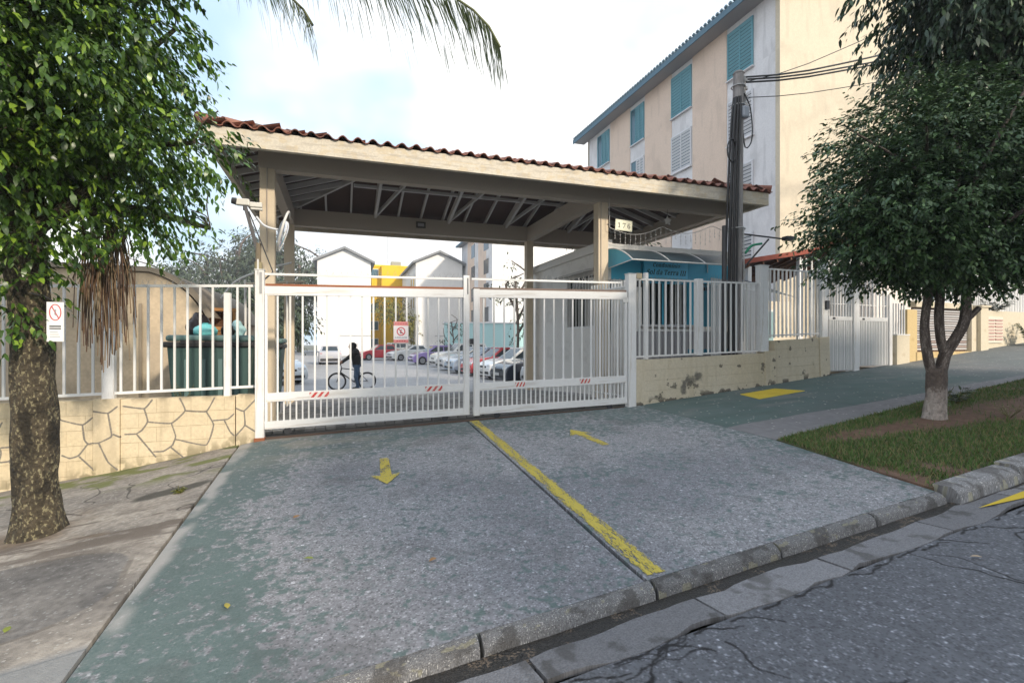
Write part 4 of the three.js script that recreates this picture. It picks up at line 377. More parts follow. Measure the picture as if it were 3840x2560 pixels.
{ const sh = new THREE.Shape(); for (let i = 0; i < 10; i++) { const a = Math.PI / 2 + i * Math.PI / 5, R = i % 2 ? 0.045 : 0.105; (i ? sh.lineTo : sh.moveTo).call(sh, Math.cos(a) * R, Math.sin(a) * R); } const st = thing('star_ornament', 'small pale star ornament hanging under the shelter beam', 'ornament', [7.0, 2.72, -9.62]); mesh('star', new THREE.ExtrudeGeometry(sh, { depth: 0.02, bevelEnabled: true, bevelSize: 0.01, bevelThickness: 0.01, bevelSegments: 1 }), std([0.42, 0.40, 0.37], 0.6), st); mesh('cord', rod([0, 0.13, 0.01], [0, 0.3, 0.01], 0.004), darkMetal, st); }

// convex mirror, floodlight and bracket pole by the left gate post
{ const p = thing('bracket_pole', 'weathered thin pole with a diagonal arm behind the left gate post', 'pole', [-1.16, -1.45, -8.25]); mesh('pole', rod([0, 0, 0], [0.02, 2.9, 0], 0.04, 10), std([0.24, 0.20, 0.14], 0.9, { bumpMap: grit, bumpScale: 0.01 }), p); mesh('sleeve', rod([0.015, 2.1, 0], [0.02, 2.62, 0], 0.055, 10), std([0.30, 0.26, 0.15], 0.9), p); mesh('arm', beam([0.02, 2.75, 0], [-0.17, 3.5, 0.03], 0.05, 0.05), darkMetal, p); mesh('brace', beam([-0.1, 3.35, 0.05], [0.22, 2.48, 0.04], 0.018, 0.018), darkMetal, p); mesh('stay', beam([0.22, 2.48, 0.04], [0.04, 2.3, 0.02], 0.018, 0.018), darkMetal, p); mesh('mirror_arm', tube([[0.0, 3.28, 0.05], [0.1, 3.16, 0.06], [0.22, 3.12, 0.05], [0.36, 3.11, 0.02]], 0.018, 12), std([0.6, 0.62, 0.66], 0.4), p); }
{ const f = thing('floodlight', 'white security camera and lamp on the bracket arm', 'lamp', [-1.34, 2.06, -8.22]); const w = std([0.66, 0.64, 0.58], 0.5); mesh('housing', rbox(0.18, 0.10, 0.09, 0.02, 2), w, f).position.set(0.0, -0.03, 0); mesh('head', new THREE.CylinderGeometry(0.045, 0.055, 0.07, 12).rotateZ(1.4), darkMetal, f).position.set(-0.11, -0.02, 0); mesh('sensor', rbox(0.17, 0.075, 0.07, 0.015, 2), w, f).position.set(0.17, -0.055, 0.0); mesh('visor', rbox(0.16, 0.03, 0.06, 0.01), w, f).position.set(0.18, -0.115, 0.0); bar('bracket', f, darkMetal, 0.02, -0.10, -0.02, 0.04, 0.08, 0.04); }
{ const m = thing('convex_mirror', 'round convex traffic mirror seen edge on beside the shelter post', 'mirror', [-0.80, 1.645, -8.23]); m.rotation.order = 'ZYX'; m.rotation.set(0, 1.62, -0.26); const lathe = (pts, seg = 32) => new THREE.LatheGeometry(pts.map(([a, b]) => new THREE.Vector2(a, b)), seg).rotateX(Math.PI / 2); mesh('back', lathe([[0.001, -0.07], [0.12, -0.06], [0.24, -0.02], [0.30, 0.0]]), std([0.30, 0.30, 0.30], 0.6), m); mesh('rim', new THREE.TorusGeometry(0.30, 0.018, 8, 40), std([0.62, 0.60, 0.56], 0.5), m); mesh('glass', lathe([[0.29, 0.0], [0.2, 0.035], [0.1, 0.05], [0.001, 0.055]]), new THREE.MeshStandardMaterial({ color: lin(0.85, 0.85, 0.85), metalness: 1, roughness: 0.06 }), m); }

// ---------------------------------------------------------------- guardhouse
const greyPlaster = tex(512, 512, (u, v) => { const n = tfbm(u, v, 5, 5, 211), k = 0.92 + 0.16 * tnoise(u, v, 128, 212); let c = [0.74 * k, 0.72 * k, 0.68 * k]; return mix3(c, [0.54, 0.52, 0.48], sstep(0.55, 0.78, n) * 0.4); });
const gp = std([1, 1, 1], 0.9, { map: greyPlaster }), tealMat = std([0.085, 0.48, 0.68], 0.55), tealDark = std([0.03, 0.21, 0.30], 0.55), windowGlass = std([0.02, 0.024, 0.028], 0.1), blockGrey = std([0.80, 0.79, 0.76], 0.95, { map: greyPlaster });
{ const g = thing('guardhouse', 'grey guardhouse with blue front, barred windows and dark counter opening', 'guardhouse', [5.6, -1.45, -9.92]); const P = (name, w, h, d, x, y, z, m) => { const q = mesh(name, boxUV(w, h, d, x, y), m, g); q.position.set(x, y + 1.45, z); return q; }; const Yt = 2.05;
  // side wall with a window, in pieces round the opening (wall runs into the yard along -z)
  P('side_wall', 0.14, Yt + 1.6, 0.55, 0.07, (Yt - 1.6) / 2, -0.275, gp); P('side_wall', 0.14, Yt + 1.6, 2.7, 0.07, (Yt - 1.6) / 2, -3.35, gp); P('side_wall', 0.14, 1.92, 1.45, 0.07, -0.64, -1.275, gp); P('side_wall', 0.14, 0.47, 1.45, 0.07, 1.815, -1.275, gp);
  P('rear_wall', 3.4, Yt + 1.6, 0.14, 1.85, (Yt - 1.6) / 2, -4.62, gp); P('side_wall', 0.14, Yt + 1.6, 4.6, 3.5, (Yt - 1.6) / 2, -2.3, gp); P('roof_slab', 3.6, 0.12, 4.8, 1.72, Yt + 0.06, -2.3, gp); P('floor', 3.4, 0.05, 4.5, 1.75, -1.28, -2.3, gp);
  // front: plaster below, blue band above
  P('front_wall', 0.86, 1.74, 0.14, 0.43 + 0.08, 0.52 - 0.0, -0.07, gp); P('front_wall', 0.86, 1.1, 0.14, 0.51, -0.9, -0.07, gp); P('front_wall', 2.64, 1.65, 0.14, 2.26, -0.47, -0.07, gp); P('blue_band', 2.5, 0.66, 0.12, 2.19, 1.72, -0.07, tealMat); P('blue_band', 0.8, 0.64, 0.1, 0.52, 1.72, -0.062, tealMat);
  P('blue_pillar', 0.18, 1.05, 0.12, 2.33, 0.87, -0.06, tealMat); P('blue_door', 0.75, 1.0, 0.05, 2.86, 0.86, -0.10, tealDark); for (let i = 0; i < 5; i++) P('vent_pane', 0.09, 0.09, 0.02, 2.58 + i * 0.13, 1.27, -0.07, windowGlass); P('blue_pillar', 0.2, 1.05, 0.12, 3.34, 0.87, -0.06, tealMat);
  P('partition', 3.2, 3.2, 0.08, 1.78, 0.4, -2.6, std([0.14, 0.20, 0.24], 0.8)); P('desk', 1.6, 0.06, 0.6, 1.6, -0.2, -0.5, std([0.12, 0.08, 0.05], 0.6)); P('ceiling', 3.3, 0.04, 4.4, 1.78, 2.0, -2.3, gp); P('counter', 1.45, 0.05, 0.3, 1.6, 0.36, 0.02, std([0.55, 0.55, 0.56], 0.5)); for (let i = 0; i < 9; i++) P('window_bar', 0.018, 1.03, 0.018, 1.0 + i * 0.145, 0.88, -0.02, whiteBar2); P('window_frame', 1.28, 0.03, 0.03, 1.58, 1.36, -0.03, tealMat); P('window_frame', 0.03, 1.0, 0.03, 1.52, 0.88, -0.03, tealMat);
  // side window
  P('window_frame', 0.05, 0.05, 1.45, 0.02, 0.345, -1.275, whiteBar); P('pane', 0.012, 1.2, 1.42, 0.10, 0.96, -1.275, windowGlass); P('curtain', 0.01, 1.16, 0.55, 0.088, 0.95, -0.88, std([0.42, 0.40, 0.37], 0.9)); for (let i = 0; i < 9; i++) P('window_bar', 0.018, 1.22, 0.018, -0.02, 0.96, -0.60 - i * 0.168, whiteBar2); const sl = P('window_hood', 0.34, 0.05, 1.65, -0.13, 1.66, -1.3, std([0.44, 0.43, 0.41], 0.9)); sl.rotation.z = 0.22;
  // wall recess lamp and low tiles
  P('parapet', 0.16, 0.12, 4.7, 0.06, Yt + 0.16, -2.3, gp); }
{ const cv = document.createElement('canvas'); cv.width = 768; cv.height = 256; const c = cv.getContext('2d'); c.fillStyle = '#6cc4e4'; c.fillRect(0, 0, 768, 256); c.fillStyle = '#10242c'; c.textAlign = 'center'; c.font = 'italic bold 78px serif'; c.fillText('Condomínio', 384, 96); c.font = 'italic bold 100px serif'; c.fillText('Sol da Terra III', 384, 208, 690); const t = new THREE.CanvasTexture(cv); t.colorSpace = THREE.SRGBColorSpace;
  const s = thing('name_sign', 'light blue sign reading Sol da Terra III under the awning', 'sign', [7.14, 1.46, -9.86]); bar('board', s, tealMat, 0, 0.2, 0, 1.2, 0.42, 0.04); mesh('face', quad([-0.595, 0.0, 0.0225], [0.595, 0.0, 0.0225], [0.595, 0.40, 0.0225], [-0.595, 0.40, 0.0225]), std([1.25, 1.25, 1.25], 0.5, { map: t }), s); }
{ const a = thing('awning', 'dark translucent curved awning with white ribs over the guardhouse front', 'awning', [5.64, 1.6, -9.9]); const pr = (t) => [0.45 - 0.40 * t * t * 0.9 - 0.02 * t, 1.02 * t]; const poly = new THREE.MeshPhysicalMaterial({ color: lin(0.10, 0.15, 0.18), roughness: 0.35, transmission: 0.5, thickness: 0, side: THREE.DoubleSide }); const L = 2.72, n = 8, pos = [], idx = []; for (let i = 0; i <= n; i++) for (const x of [0, L]) { const [y, z] = pr(i / n); pos.push(x, y, z); } for (let i = 0; i < n; i++) { const k = i * 2; idx.push(k, k + 1, k + 3, k, k + 3, k + 2); } const g = new THREE.BufferGeometry(); g.setAttribute('position', new THREE.Float32BufferAttribute(pos, 3)); g.setIndex(idx); g.computeVertexNormals(); mesh('sheet', g, poly, a);
  for (let k = 0; k <= 3; k++) { const x = L * k / 3, pts = []; for (let i = 0; i <= n; i++) { const [y, z] = pr(i / n); pts.push([x, y + 0.0, z]); } mesh('rib', tube(pts, 0.014, 16, 5), whiteBar, a); } mesh('front_tube', rod([0, pr(1)[0], pr(1)[1]], [L, pr(1)[0], pr(1)[1]], 0.018), whiteBar2, a); mesh('back_tube', rod([0, 0.45, 0], [L, 0.45, 0], 0.016), whiteBar2, a);
  const sp = [[0, 0.0, 0.0], ...Array.from({ length: n + 1 }, (_, i) => { const [y, z] = pr(i / n); return [0, y - 0.005, z]; })], sg = new THREE.BufferGeometry(), sx = []; for (let i = 1; i + 1 < sp.length; i++) sx.push(0, i, i + 1); sg.setAttribute('position', new THREE.Float32BufferAttribute(sp.flat(), 3)); sg.setIndex(sx); sg.computeVertexNormals(); mesh('side_panel', sg, std([0.08, 0.40, 0.55], 0.5, { side: THREE.DoubleSide }), a); mesh('side_strut', rod([-0.004, 0.02, 0.0], [-0.004, pr(1)[0], pr(1)[1]], 0.012), whiteBar, a); for (const x of [0, L]) mesh('bracket', rod([x, 0.05, -0.01], [x, 0.45, -0.01], 0.014), whiteBar2, a); }
// inner bar gate and second fence seen through the street fence
{ const f = thing('steel_fence', 'inner white bar fence standing between guardhouse and pedestrian path', 'fence', [8.0, -1.1, -9.35], 0.35); for (let i = 0; i < 26; i++) bar('bar', f, barMats[i % 3], i * 0.085, 1.3, 0, 0.028, 2.5, 0.028); bar('rail', f, whiteMetal, 1.1, 2.4, -0.004, 2.2, 0.03, 0.03); bar('rail', f, whiteMetal, 1.1, 0.25, -0.004, 2.2, 0.03, 0.03); spikes(f, 0.02, 2.55, 2.15, 2.55, 0, 0.06, 0.08, 71); }
{ const w = thing('front_screen', 'grey ribbed metal screen below the guardhouse counter', 'screen', [6.2, -1.2, -9.55]); for (let i = 0; i < 26; i++) bar('slat', w, i % 2 ? std([0.36, 0.36, 0.37], 0.6) : std([0.28, 0.28, 0.29], 0.6), i * 0.098, 0.72, 0, 0.085, 1.42, 0.03); bar('cap_rail', w, whiteBar2, 1.22, 1.45, 0, 2.6, 0.05, 0.06); bar('dado', w, tealDark, 1.9, 0.98, 0.02, 1.2, 0.09, 0.02); }
{ const f = thing('steel_fence', 'inner white bar fence along the guardhouse side of the driveway', 'fence', [5.22, -1.25, -8.2], Math.PI / 2 + 0.12); for (let i = 0; i < 14; i++) bar('bar', f, barMats[i % 3], 0.06 + i * 0.1, 1.25, 0, 0.028, 2.35, 0.028); bar('rail', f, whiteMetal, 0.7, 2.3, -0.004, 1.4, 0.03, 0.03); bar('rail', f, whiteMetal, 0.7, 0.2, -0.004, 1.4, 0.03, 0.03); spikes(f, 0.02, 2.42, 1.4, 2.42, 0, 0.045, 0.07, 72); }

// utility pole with cables
{ const conc = std([1, 1, 1], 0.95, { map: tex(256, 512, (u, v) => { const n = tfbm(u, v, 6, 5, 221), k = 0.8 + 0.4 * tnoise(u, v, 64, 222); let c = [0.30 * k, 0.285 * k, 0.28 * k]; return mix3(c, [0.10, 0.09, 0.09], sstep(0.5, 0.7, tfbm(u, v * 0.15, 16, 3, 223)) * 0.55 + sstep(0.6, 0.8, n) * 0.3); }), bumpMap: grit, bumpScale: 0.01 });
  const p = thing('utility_pole', 'weathered grey wooden utility pole with black cables behind the fence', 'utility pole', [7.84, -1.0, -8.47]); const H = 6.62; mesh('pole', rod([0, 0, 0], [0.10, H, 0], 0.135, 16, 0.105), conc, p); mesh('pole_cap', rod([0.10, H, 0], [0.10, H + 0.05, 0], 0.115, 16, 0.09), conc, p);
  const blk = std([0.018, 0.018, 0.02], 0.5); for (const [dx, dz, r] of [[-0.17, 0.06, 0.032], [-0.12, 0.12, 0.024], [-0.20, 0.0, 0.024], [-0.07, 0.15, 0.02]]) mesh('cable', tube([[dx * 1.15, 0.3, dz], [dx * 1.2, 2.2, dz], [dx * 1.0 + 0.02, 4.0, dz], [dx * 0.75 + 0.07, 5.6, dz * 0.9], [0.0 + dx * 0.5 + 0.08, 6.1, dz * 0.8]], r, 30, 6), blk, p); mesh('cable', tube([[0.13, 1.0, 0.1], [0.10, 1.8, 0.15], [0.17, 2.6, 0.08], [0.12, 3.4, 0.12]], 0.012, 24, 5), std([0.55, 0.55, 0.53], 0.6), p);
  mesh('coil', new THREE.TorusGeometry(0.19, 0.018, 6, 28).scale(0.62, 1.2, 1), blk, p).position.set(-0.16, 4.95, 0.1); mesh('loop', tube([[0.18, 6.2, 0.08], [0.34, 5.9, 0.08], [0.36, 5.2, 0.08], [0.22, 5.05, 0.08], [0.14, 5.4, 0.08]], 0.014, 24, 5), blk, p); mesh('transformer_box', rbox(0.17, 0.26, 0.15, 0.05, 2), std([0.30, 0.33, 0.38], 0.5), p).position.set(0.16, 5.78, 0.10);
  for (const y of [5.95, 6.35]) mesh('band', new THREE.TorusGeometry(0.135, 0.014, 6, 18).rotateX(Math.PI / 2), steel, p).position.set(0.095, y, 0); for (let k = 0; k < 4; k++) mesh('insulator', new THREE.CylinderGeometry(0.03, 0.038, 0.06, 8), std([0.35, 0.34, 0.33], 0.4), p).position.set(0.24, 5.98 + k * 0.17, 0.06); bar('crossarm', p, steel, 0.21, 6.24, 0.05, 0.04, 0.66, 0.04); mesh('tie_band', new THREE.TorusGeometry(0.19, 0.012, 6, 18).rotateX(Math.PI / 2), steel, p).position.set(0.02, 3.35, 0.0); mesh('pipe', rod([-0.30, 0.5, 0.02], [-0.28, 3.4, 0.02], 0.05, 8), std([0.05, 0.05, 0.055], 0.5), p);
  [[5.44, 6.10, 0.6], [5.50, 6.18, 0.2], [5.55, 6.25, 0.9], [5.45, 6.60, -0.6], [5.12, 5.72, 0.5]].forEach(([y, yy, zz], i) => { const w = mesh('overhead_wire', tube([[8.08, y, -8.40], [9.3, lerp(y, yy, 0.40), -8.4 + zz * 0.02], [10.7, yy, -8.4 + zz * 0.1], [18, yy + (yy - y) * 3.3, -8.6 + zz], [42, yy + (yy - y) * 13, -9.5 + zz * 2]], i < 3 ? 0.02 : 0.009, 40, 5), blk); tag(w, ['thick black overhead cable lowest of the bundle from the utility pole', 'thick black overhead cable in the middle of the pole bundle', 'thick black overhead cable slanting down past the lit gable', 'thin black overhead wire rising highest from the pole', 'thin black overhead wire between the thick pole cables'][i], 'cable'); }); }
{ const l = thing('street_lamp_arm', 'dark lamp arm with green bracket reaching out from the pole', 'lamp', [8.0, 1.35, -8.4]); mesh('arm', rod([0, 0.9, 0], [1.05, 0.84, 0.1], 0.018), darkMetal, l); mesh('brace', rod([0.02, 0.2, 0], [0.62, 0.82, 0.06], 0.018), darkMetal, l); mesh('head', rbox(0.26, 0.085, 0.16, 0.02, 2), darkMetal, l).position.set(1.14, 0.86, 0.1); mesh('green_bracket', tube([[0.05, 0.5, 0.0], [0.2, 0.66, 0.02], [0.45, 0.72, 0.04]], 0.028, 10), std([0.02, 0.27, 0.15], 0.6), l); }
// ---------------------------------------------------------------- buildings
function stucco(c, s, dirt = 0.5) { return tex(512, 512, (u, v) => { const n = tfbm(u, v, 4, 4, s), st = tfbm(u, v * 0.2, 24, 3, s + 5), k = 0.95 + 0.1 * tnoise(u, v, 128, s + 9); let q = c.map((x) => x * k); q = mix3(q, c.map((x) => x * 0.66), sstep(0.5, 0.75, n) * dirt); return mix3(q, c.map((x) => x * 0.72), sstep(0.56, 0.76, st) * dirt); }); }
const sPeach = rep(stucco([0.69, 0.55, 0.45], 231, 0.3), 0.2, 0.2), sWhite = rep(stucco([0.70, 0.69, 0.70], 241), 0.2, 0.2), sEnd = rep(stucco([0.60, 0.53, 0.41], 251, 0.3), 0.2, 0.2), sPale = rep(stucco([0.76, 0.755, 0.74], 261, 0.15), 0.2, 0.2), sYel = rep(stucco([0.74, 0.46, 0.022], 271, 0.25), 0.2, 0.2);
const peach = std([1, 1, 1], 0.92, { map: sPeach }), bWhite = std([1, 1, 1], 0.92, { map: sWhite }), pale = std([1, 1, 1], 0.92, { map: sPale }), creamEnd = std([1, 1, 1], 0.92, { map: sEnd }), yellowB = std([1, 1, 1], 0.9, { map: sYel });
const roofGrey = std([0.22, 0.23, 0.24], 0.9), blueFascia = std([0.09, 0.17, 0.23], 0.7), blueShut = std([0.12, 0.32, 0.39], 0.5), whiteShut = std([0.66, 0.67, 0.70], 0.55), glass = std([0.03, 0.04, 0.05], 0.12), glassBlue = std([0.06, 0.13, 0.17], 0.15);
// window in a wall that faces -x: frame, dark pane, louvred leaf
function louvreWindow(b, z, y, w, h, x, shut, openPart, detailed = true) { const f = part('window', b, [x, y, z]); if (detailed) { bar('frame', f, shut, -0.02, h / 2, 0, 0.06, 0.05, w + 0.06); bar('frame', f, shut, -0.02, -h / 2, 0, 0.06, 0.05, w + 0.06); bar('frame', f, shut, -0.02, 0, w / 2, 0.06, h, 0.05); bar('frame', f, shut, -0.02, 0, -w / 2, 0.06, h, 0.05); bar('sill', f, bWhite, -0.05, -h / 2 - 0.05, 0, 0.1, 0.04, w + 0.14); } bar('pane', f, openPart ? glassBlue : glass, 0.0, 0, 0, 0.03, h, w);
  const za = -w / 2 + (openPart ? w * openPart : 0), zb = w / 2; if (detailed) { const n = Math.round(h / 0.15), l = []; for (let i = 0; i < n; i++) { const g = new THREE.BoxGeometry(0.012, 0.10, zb - za - 0.04); g.rotateZ(0.5); g.translate(-0.035, -h / 2 + (i + 0.5) * h / n, (za + zb) / 2); l.push(g); } mesh('louvre', merge(l), shut, f); bar('mullion', f, shut, -0.03, 0, (za + zb) / 2, 0.05, h, 0.04); bar('mullion', f, shut, -0.03, 0, za, 0.05, h, 0.04); } return f; }
// long block: front wall facing -x with vertical bands, gable wall facing the street
function slabBlock(name, label, x, zn, zf, ground, eave, bands, cols, rows, detailed, gw = 9, gmat = pale) { const b = thing(name, label, 'building', [x, ground, zn]); const H = eave - ground; mesh('gable_wall', boxUV(gw + 0.06, H, 0.2), gmat, b).position.set(gw / 2, H / 2, -0.06); const L = zn - zf; mesh('rear_wall', boxUV(gw, H, 0.2), gmat, b).position.set(gw / 2, H / 2, -L + 0.1); mesh('rear_wall', boxUV(0.2, H, L), pale, b).position.set(gw - 0.1, H / 2, -L / 2);
  bands.forEach(([a, c, m], i) => { mesh('wall_band', boxUV(0.2 + (i % 2) * 0.03, H, a - c, i * 1.7), m, b).position.set(0.1 - (i % 2) * 0.015, H / 2, (a + c) / 2 - zn); });
  const ov = 0.75, rise = gw / 2 * 0.36; const sh = new THREE.Shape([[-ov, -ov * 0.3], [gw / 2, rise], [gw + ov, -ov * 0.3], [gw + ov, -ov * 0.3 + 0.16], [gw / 2, rise + 0.18], [-ov, -ov * 0.3 + 0.16]].map((p) => new THREE.Vector2(...p))); const rg = new THREE.ExtrudeGeometry(sh, { depth: L + 1.2, bevelEnabled: false }); rg.translate(0, 0, -L - 0.6); mesh('roof', rg, roofGrey, b).position.set(0, H + 0.1, 0); const gs = new THREE.Shape([[0, 0], [gw, 0], [gw / 2, rise]].map((p) => new THREE.Vector2(...p))); const gg = new THREE.ExtrudeGeometry(gs, { depth: 0.18, bevelEnabled: false }); mesh('gable_peak', gg, gmat, b).position.set(0, H, -0.19); mesh('soffit', new THREE.BoxGeometry(0.74, 0.03, L + 1.1), std([0.30, 0.30, 0.31], 0.9), b).position.set(-0.37, H - 0.14, -L / 2);
  mesh('fascia', new THREE.BoxGeometry(0.05, 0.26, L + 1.22), blueFascia, b).position.set(-ov - 0.02, H - 0.06, -L / 2); if (detailed) { const n = Math.round((L + 1.2) / 0.24), ge = new THREE.CylinderGeometry(0.075, 0.075, 0.28, 8).rotateZ(Math.PI / 2 - 0.3); for (let i = 0; i < n; i++) { const m = mesh('roof_tile', ge, std([0.10, 0.16, 0.20], 0.8), b); m.position.set(-ov + 0.06, H + 0.10, 0.55 - i * 0.24); } }
  for (const [y, h] of rows) cols.forEach(([a, c, sh2, op], i) => { const top = y === rows[0][0]; louvreWindow(b, (a + c) / 2 - zn, y - ground, Math.abs(a - c), h, -0.02, top ? blueShut : (sh2 || whiteShut), op && (top ? op : op * 1.2), detailed); }); return b; }
slabBlock('apartment_block', 'four storey peach and white apartment block with blue louvred top windows', 15.3, -14.3, -29.4, -1.6, 13.15, [[-14.3, -16.95, bWhite], [-16.95, -19.1, peach], [-19.1, -20.65, bWhite], [-20.65, -22.9, peach], [-22.9, -24.35, bWhite], [-24.35, -26.5, peach], [-26.5, -29.4, bWhite]], [[-15.55, -16.85, whiteShut, 0], [-19.2, -20.6, whiteShut, 0.0001], [-23.0, -24.2, whiteShut, 0.38], [-26.65, -28.0, whiteShut, 0.4]], [[11.75, 1.9], [8.98, 1.75], [6.2, 1.75], [3.4, 1.75], [0.6, 1.75]], true, 9, creamEnd);
slabBlock('apartment_block', 'distant grey and white apartment block behind the parked cars', 16.3, -54.4, -69.4, -1.8, 13.4, [[-54.4, -57, bWhite], [-57, -60.5, peach], [-60.5, -62.5, bWhite], [-62.5, -66, peach], [-66, -69.4, bWhite]], [[-56.0, -58.0, glassBlue], [-62.2, -64.0, glassBlue]], [[11.6, 1.7], [8.8, 1.7], [6.0, 1.7], [3.2, 1.7], [0.4, 1.7]], false, 11);
// gable ended blocks at the end of the car park
function gableBlock(label, xc, z, w, ground, eave, apex, depth, mat, side) { const b = thing('gable_house_block', label, 'building', [xc, ground, z]); const H = eave - ground; mesh('wall', boxUV(w, H, depth), mat, b).position.set(0, H / 2, -depth / 2); const rise = apex - eave, sh = new THREE.Shape([[-w / 2, 0], [w / 2, 0], [0, rise]].map((p) => new THREE.Vector2(...p))); const g = new THREE.ExtrudeGeometry(sh, { depth, bevelEnabled: false }); mesh('gable', g, mat, b).position.set(0, H, -depth); const o = 0.5, k = rise / (w / 2); const rs = new THREE.Shape([[-w / 2 - o, -o * k], [0, rise], [w / 2 + o, -o * k], [w / 2 + o, -o * k + 0.28], [0, rise + 0.3], [-w / 2 - o, -o * k + 0.28]].map((p) => new THREE.Vector2(...p))); const rg = new THREE.ExtrudeGeometry(rs, { depth: depth + 0.9, bevelEnabled: false }); mesh('roof', rg, roofGrey, b).position.set(0, H + 0.02, -depth - 0.35); bar('string_course', b, std([0.45, 0.45, 0.46], 0.9), w * 0.2, 2.6, 0.03, w * 0.6, 0.12, 0.08);
  if (side) for (let r = 0; r < 4; r++) for (const zz of [-1.6, -4.2]) { const f = part('window', b, [-w / 2 - 0.02, 1.6 + r * 2.75, zz]); bar('frame', f, bWhite, 0, 0, 0, 0.06, 1.5, 1.1); bar('pane', f, glassBlue, -0.02, 0, 0, 0.05, 1.3, 0.95); } return b; }
{ const b = gableBlock('white gable ended block beside the hazy trees at the car park end', 0.55, -66.8, 6.4, -1.85, 10.1, 11.6, 16, pale, false); const f = part('service_door', b, [1.1, 0.9, 0.02]); bar('leaf', f, std([0.52, 0.52, 0.53], 0.8), 0, 0, 0, 1.1, 1.5, 0.05); bar('handle', f, steel, 0.4, 0, 0.04, 0.05, 0.2, 0.04); }
gableBlock('white gable ended block right of the yellow block', 12.7, -67.3, 6.3, -1.85, 10.5, 11.9, 16, pale, true);
{ const b = thing('yellow_block', 'bright yellow apartment block between two white gables', 'building', [7.05, -1.85, -84]); mesh('wall', boxUV(10.4, 14.0, 9), yellowB, b).position.set(3.0, 7.0, -4.5); mesh('stair_tower', boxUV(3.6, 14.0, 1.4, 4), yellowB, b).position.set(1.05, 7.0, 0.7); bar('parapet', b, std([0.78, 0.55, 0.03], 0.9), 3.0, 14.1, -4.5, 10.6, 0.3, 9.2); bar('roof_tank', b, std([0.30, 0.30, 0.28], 0.9), 2.0, 14.8, -4, 1.6, 1.2, 1.6); for (let r = 0; r < 5; r++) for (const x of [-1.75, 3.85]) { const f = part('window', b, [x, 1.6 + r * 2.8, 0.02]); bar('frame', f, bWhite, 0, 0, 0, 1.25, 1.5, 0.08); bar('pane', f, glassBlue, 0, 0, 0.02, 1.05, 1.3, 0.08); } mesh('mast', rod([0.6, 14.8, -3], [0.6, 21.5, -3], 0.04), darkMetal, b); }
{ const w = thing('pool_wall', 'pale turquoise low wall behind the row of parked cars', 'wall', [9.5, -1.85, -47]); mesh('wall', boxUV(9.5, 3.6, 0.3), std([0.40, 0.60, 0.60], 0.8), w).position.set(4.6, 1.8, 0); bar('coping', w, bWhite, 4.6, 3.66, 0, 9.7, 0.12, 0.5); }
// beige rendered hall behind the left fence
const beigeMap = tex(512, 512, (u, v) => { const n = tfbm(u, v, 4, 5, 281), st = tfbm(u, v * 0.25, 16, 4, 282), k = 0.9 + 0.2 * tnoise(u, v, 96, 283); let c = [0.52 * k, 0.42 * k, 0.295 * k]; c = mix3(c, [0.30, 0.25, 0.18], sstep(0.48, 0.72, st) * 0.5); return mix3(c, [0.35, 0.29, 0.22], sstep(0.5, 0.7, n) * 0.5); });
const beige = std([1, 1, 1], 0.95, { map: rep(beigeMap, 0.3, 0.3) });
{ const b = thing('rendered_hall', 'tall beige rendered wall of a hall behind the left fence', 'building', [-4.9, -1.9, -11.0]); const sh = new THREE.Shape(); sh.moveTo(-7.5, 0); sh.lineTo(2.45, 0); sh.lineTo(2.45, 2.35); sh.quadraticCurveTo(2.2, 3.0, 1.55, 3.18); sh.lineTo(-7.5, 3.28); const g = new THREE.ExtrudeGeometry(sh, { depth: 6, bevelEnabled: false }); g.translate(0, 0, -6); mesh('wall', g, beige, b); const cp = new THREE.Shape(); cp.moveTo(-7.5, 3.29); cp.lineTo(1.56, 3.19); cp.quadraticCurveTo(2.24, 3.0, 2.5, 2.34); cp.lineTo(2.6, 2.36); cp.quadraticCurveTo(2.32, 3.1, 1.58, 3.28); cp.lineTo(-7.5, 3.38); const cg = new THREE.ExtrudeGeometry(cp, { depth: 6.1, bevelEnabled: false }); cg.translate(0, 0, -6.04); mesh('coping', cg, std([0.26, 0.22, 0.17], 0.95), b); mesh('crack_strip', boxUV(0.05, 2.6, 0.02), std([0.28, 0.23, 0.17], 1), b).position.set(1.42, 1.3, 0.012); spikes(b, -7.3, 3.38, 1.4, 3.28, -0.05, 0.14, 0.14, 91); }
{ const w = thing('shed_roof', 'thin white frame of a small lean to behind the bins', 'shelter', [-2.1, -1.6, -13.2]); for (const x of [0, 0.9]) mesh('post', rod([x, 0, 0], [x, 3.05, 0], 0.03), whiteBar2, w); mesh('rail', rod([0, 2.95, 0], [1.3, 3.05, 0], 0.03), std([0.55, 0.47, 0.35], 0.8), w); mesh('arch', tube([[-0.5, 2.6, 0], [-0.2, 3.0, 0], [0.4, 3.3, 0], [1.0, 3.5, 0]], 0.025, 14), whiteBar2, w); }
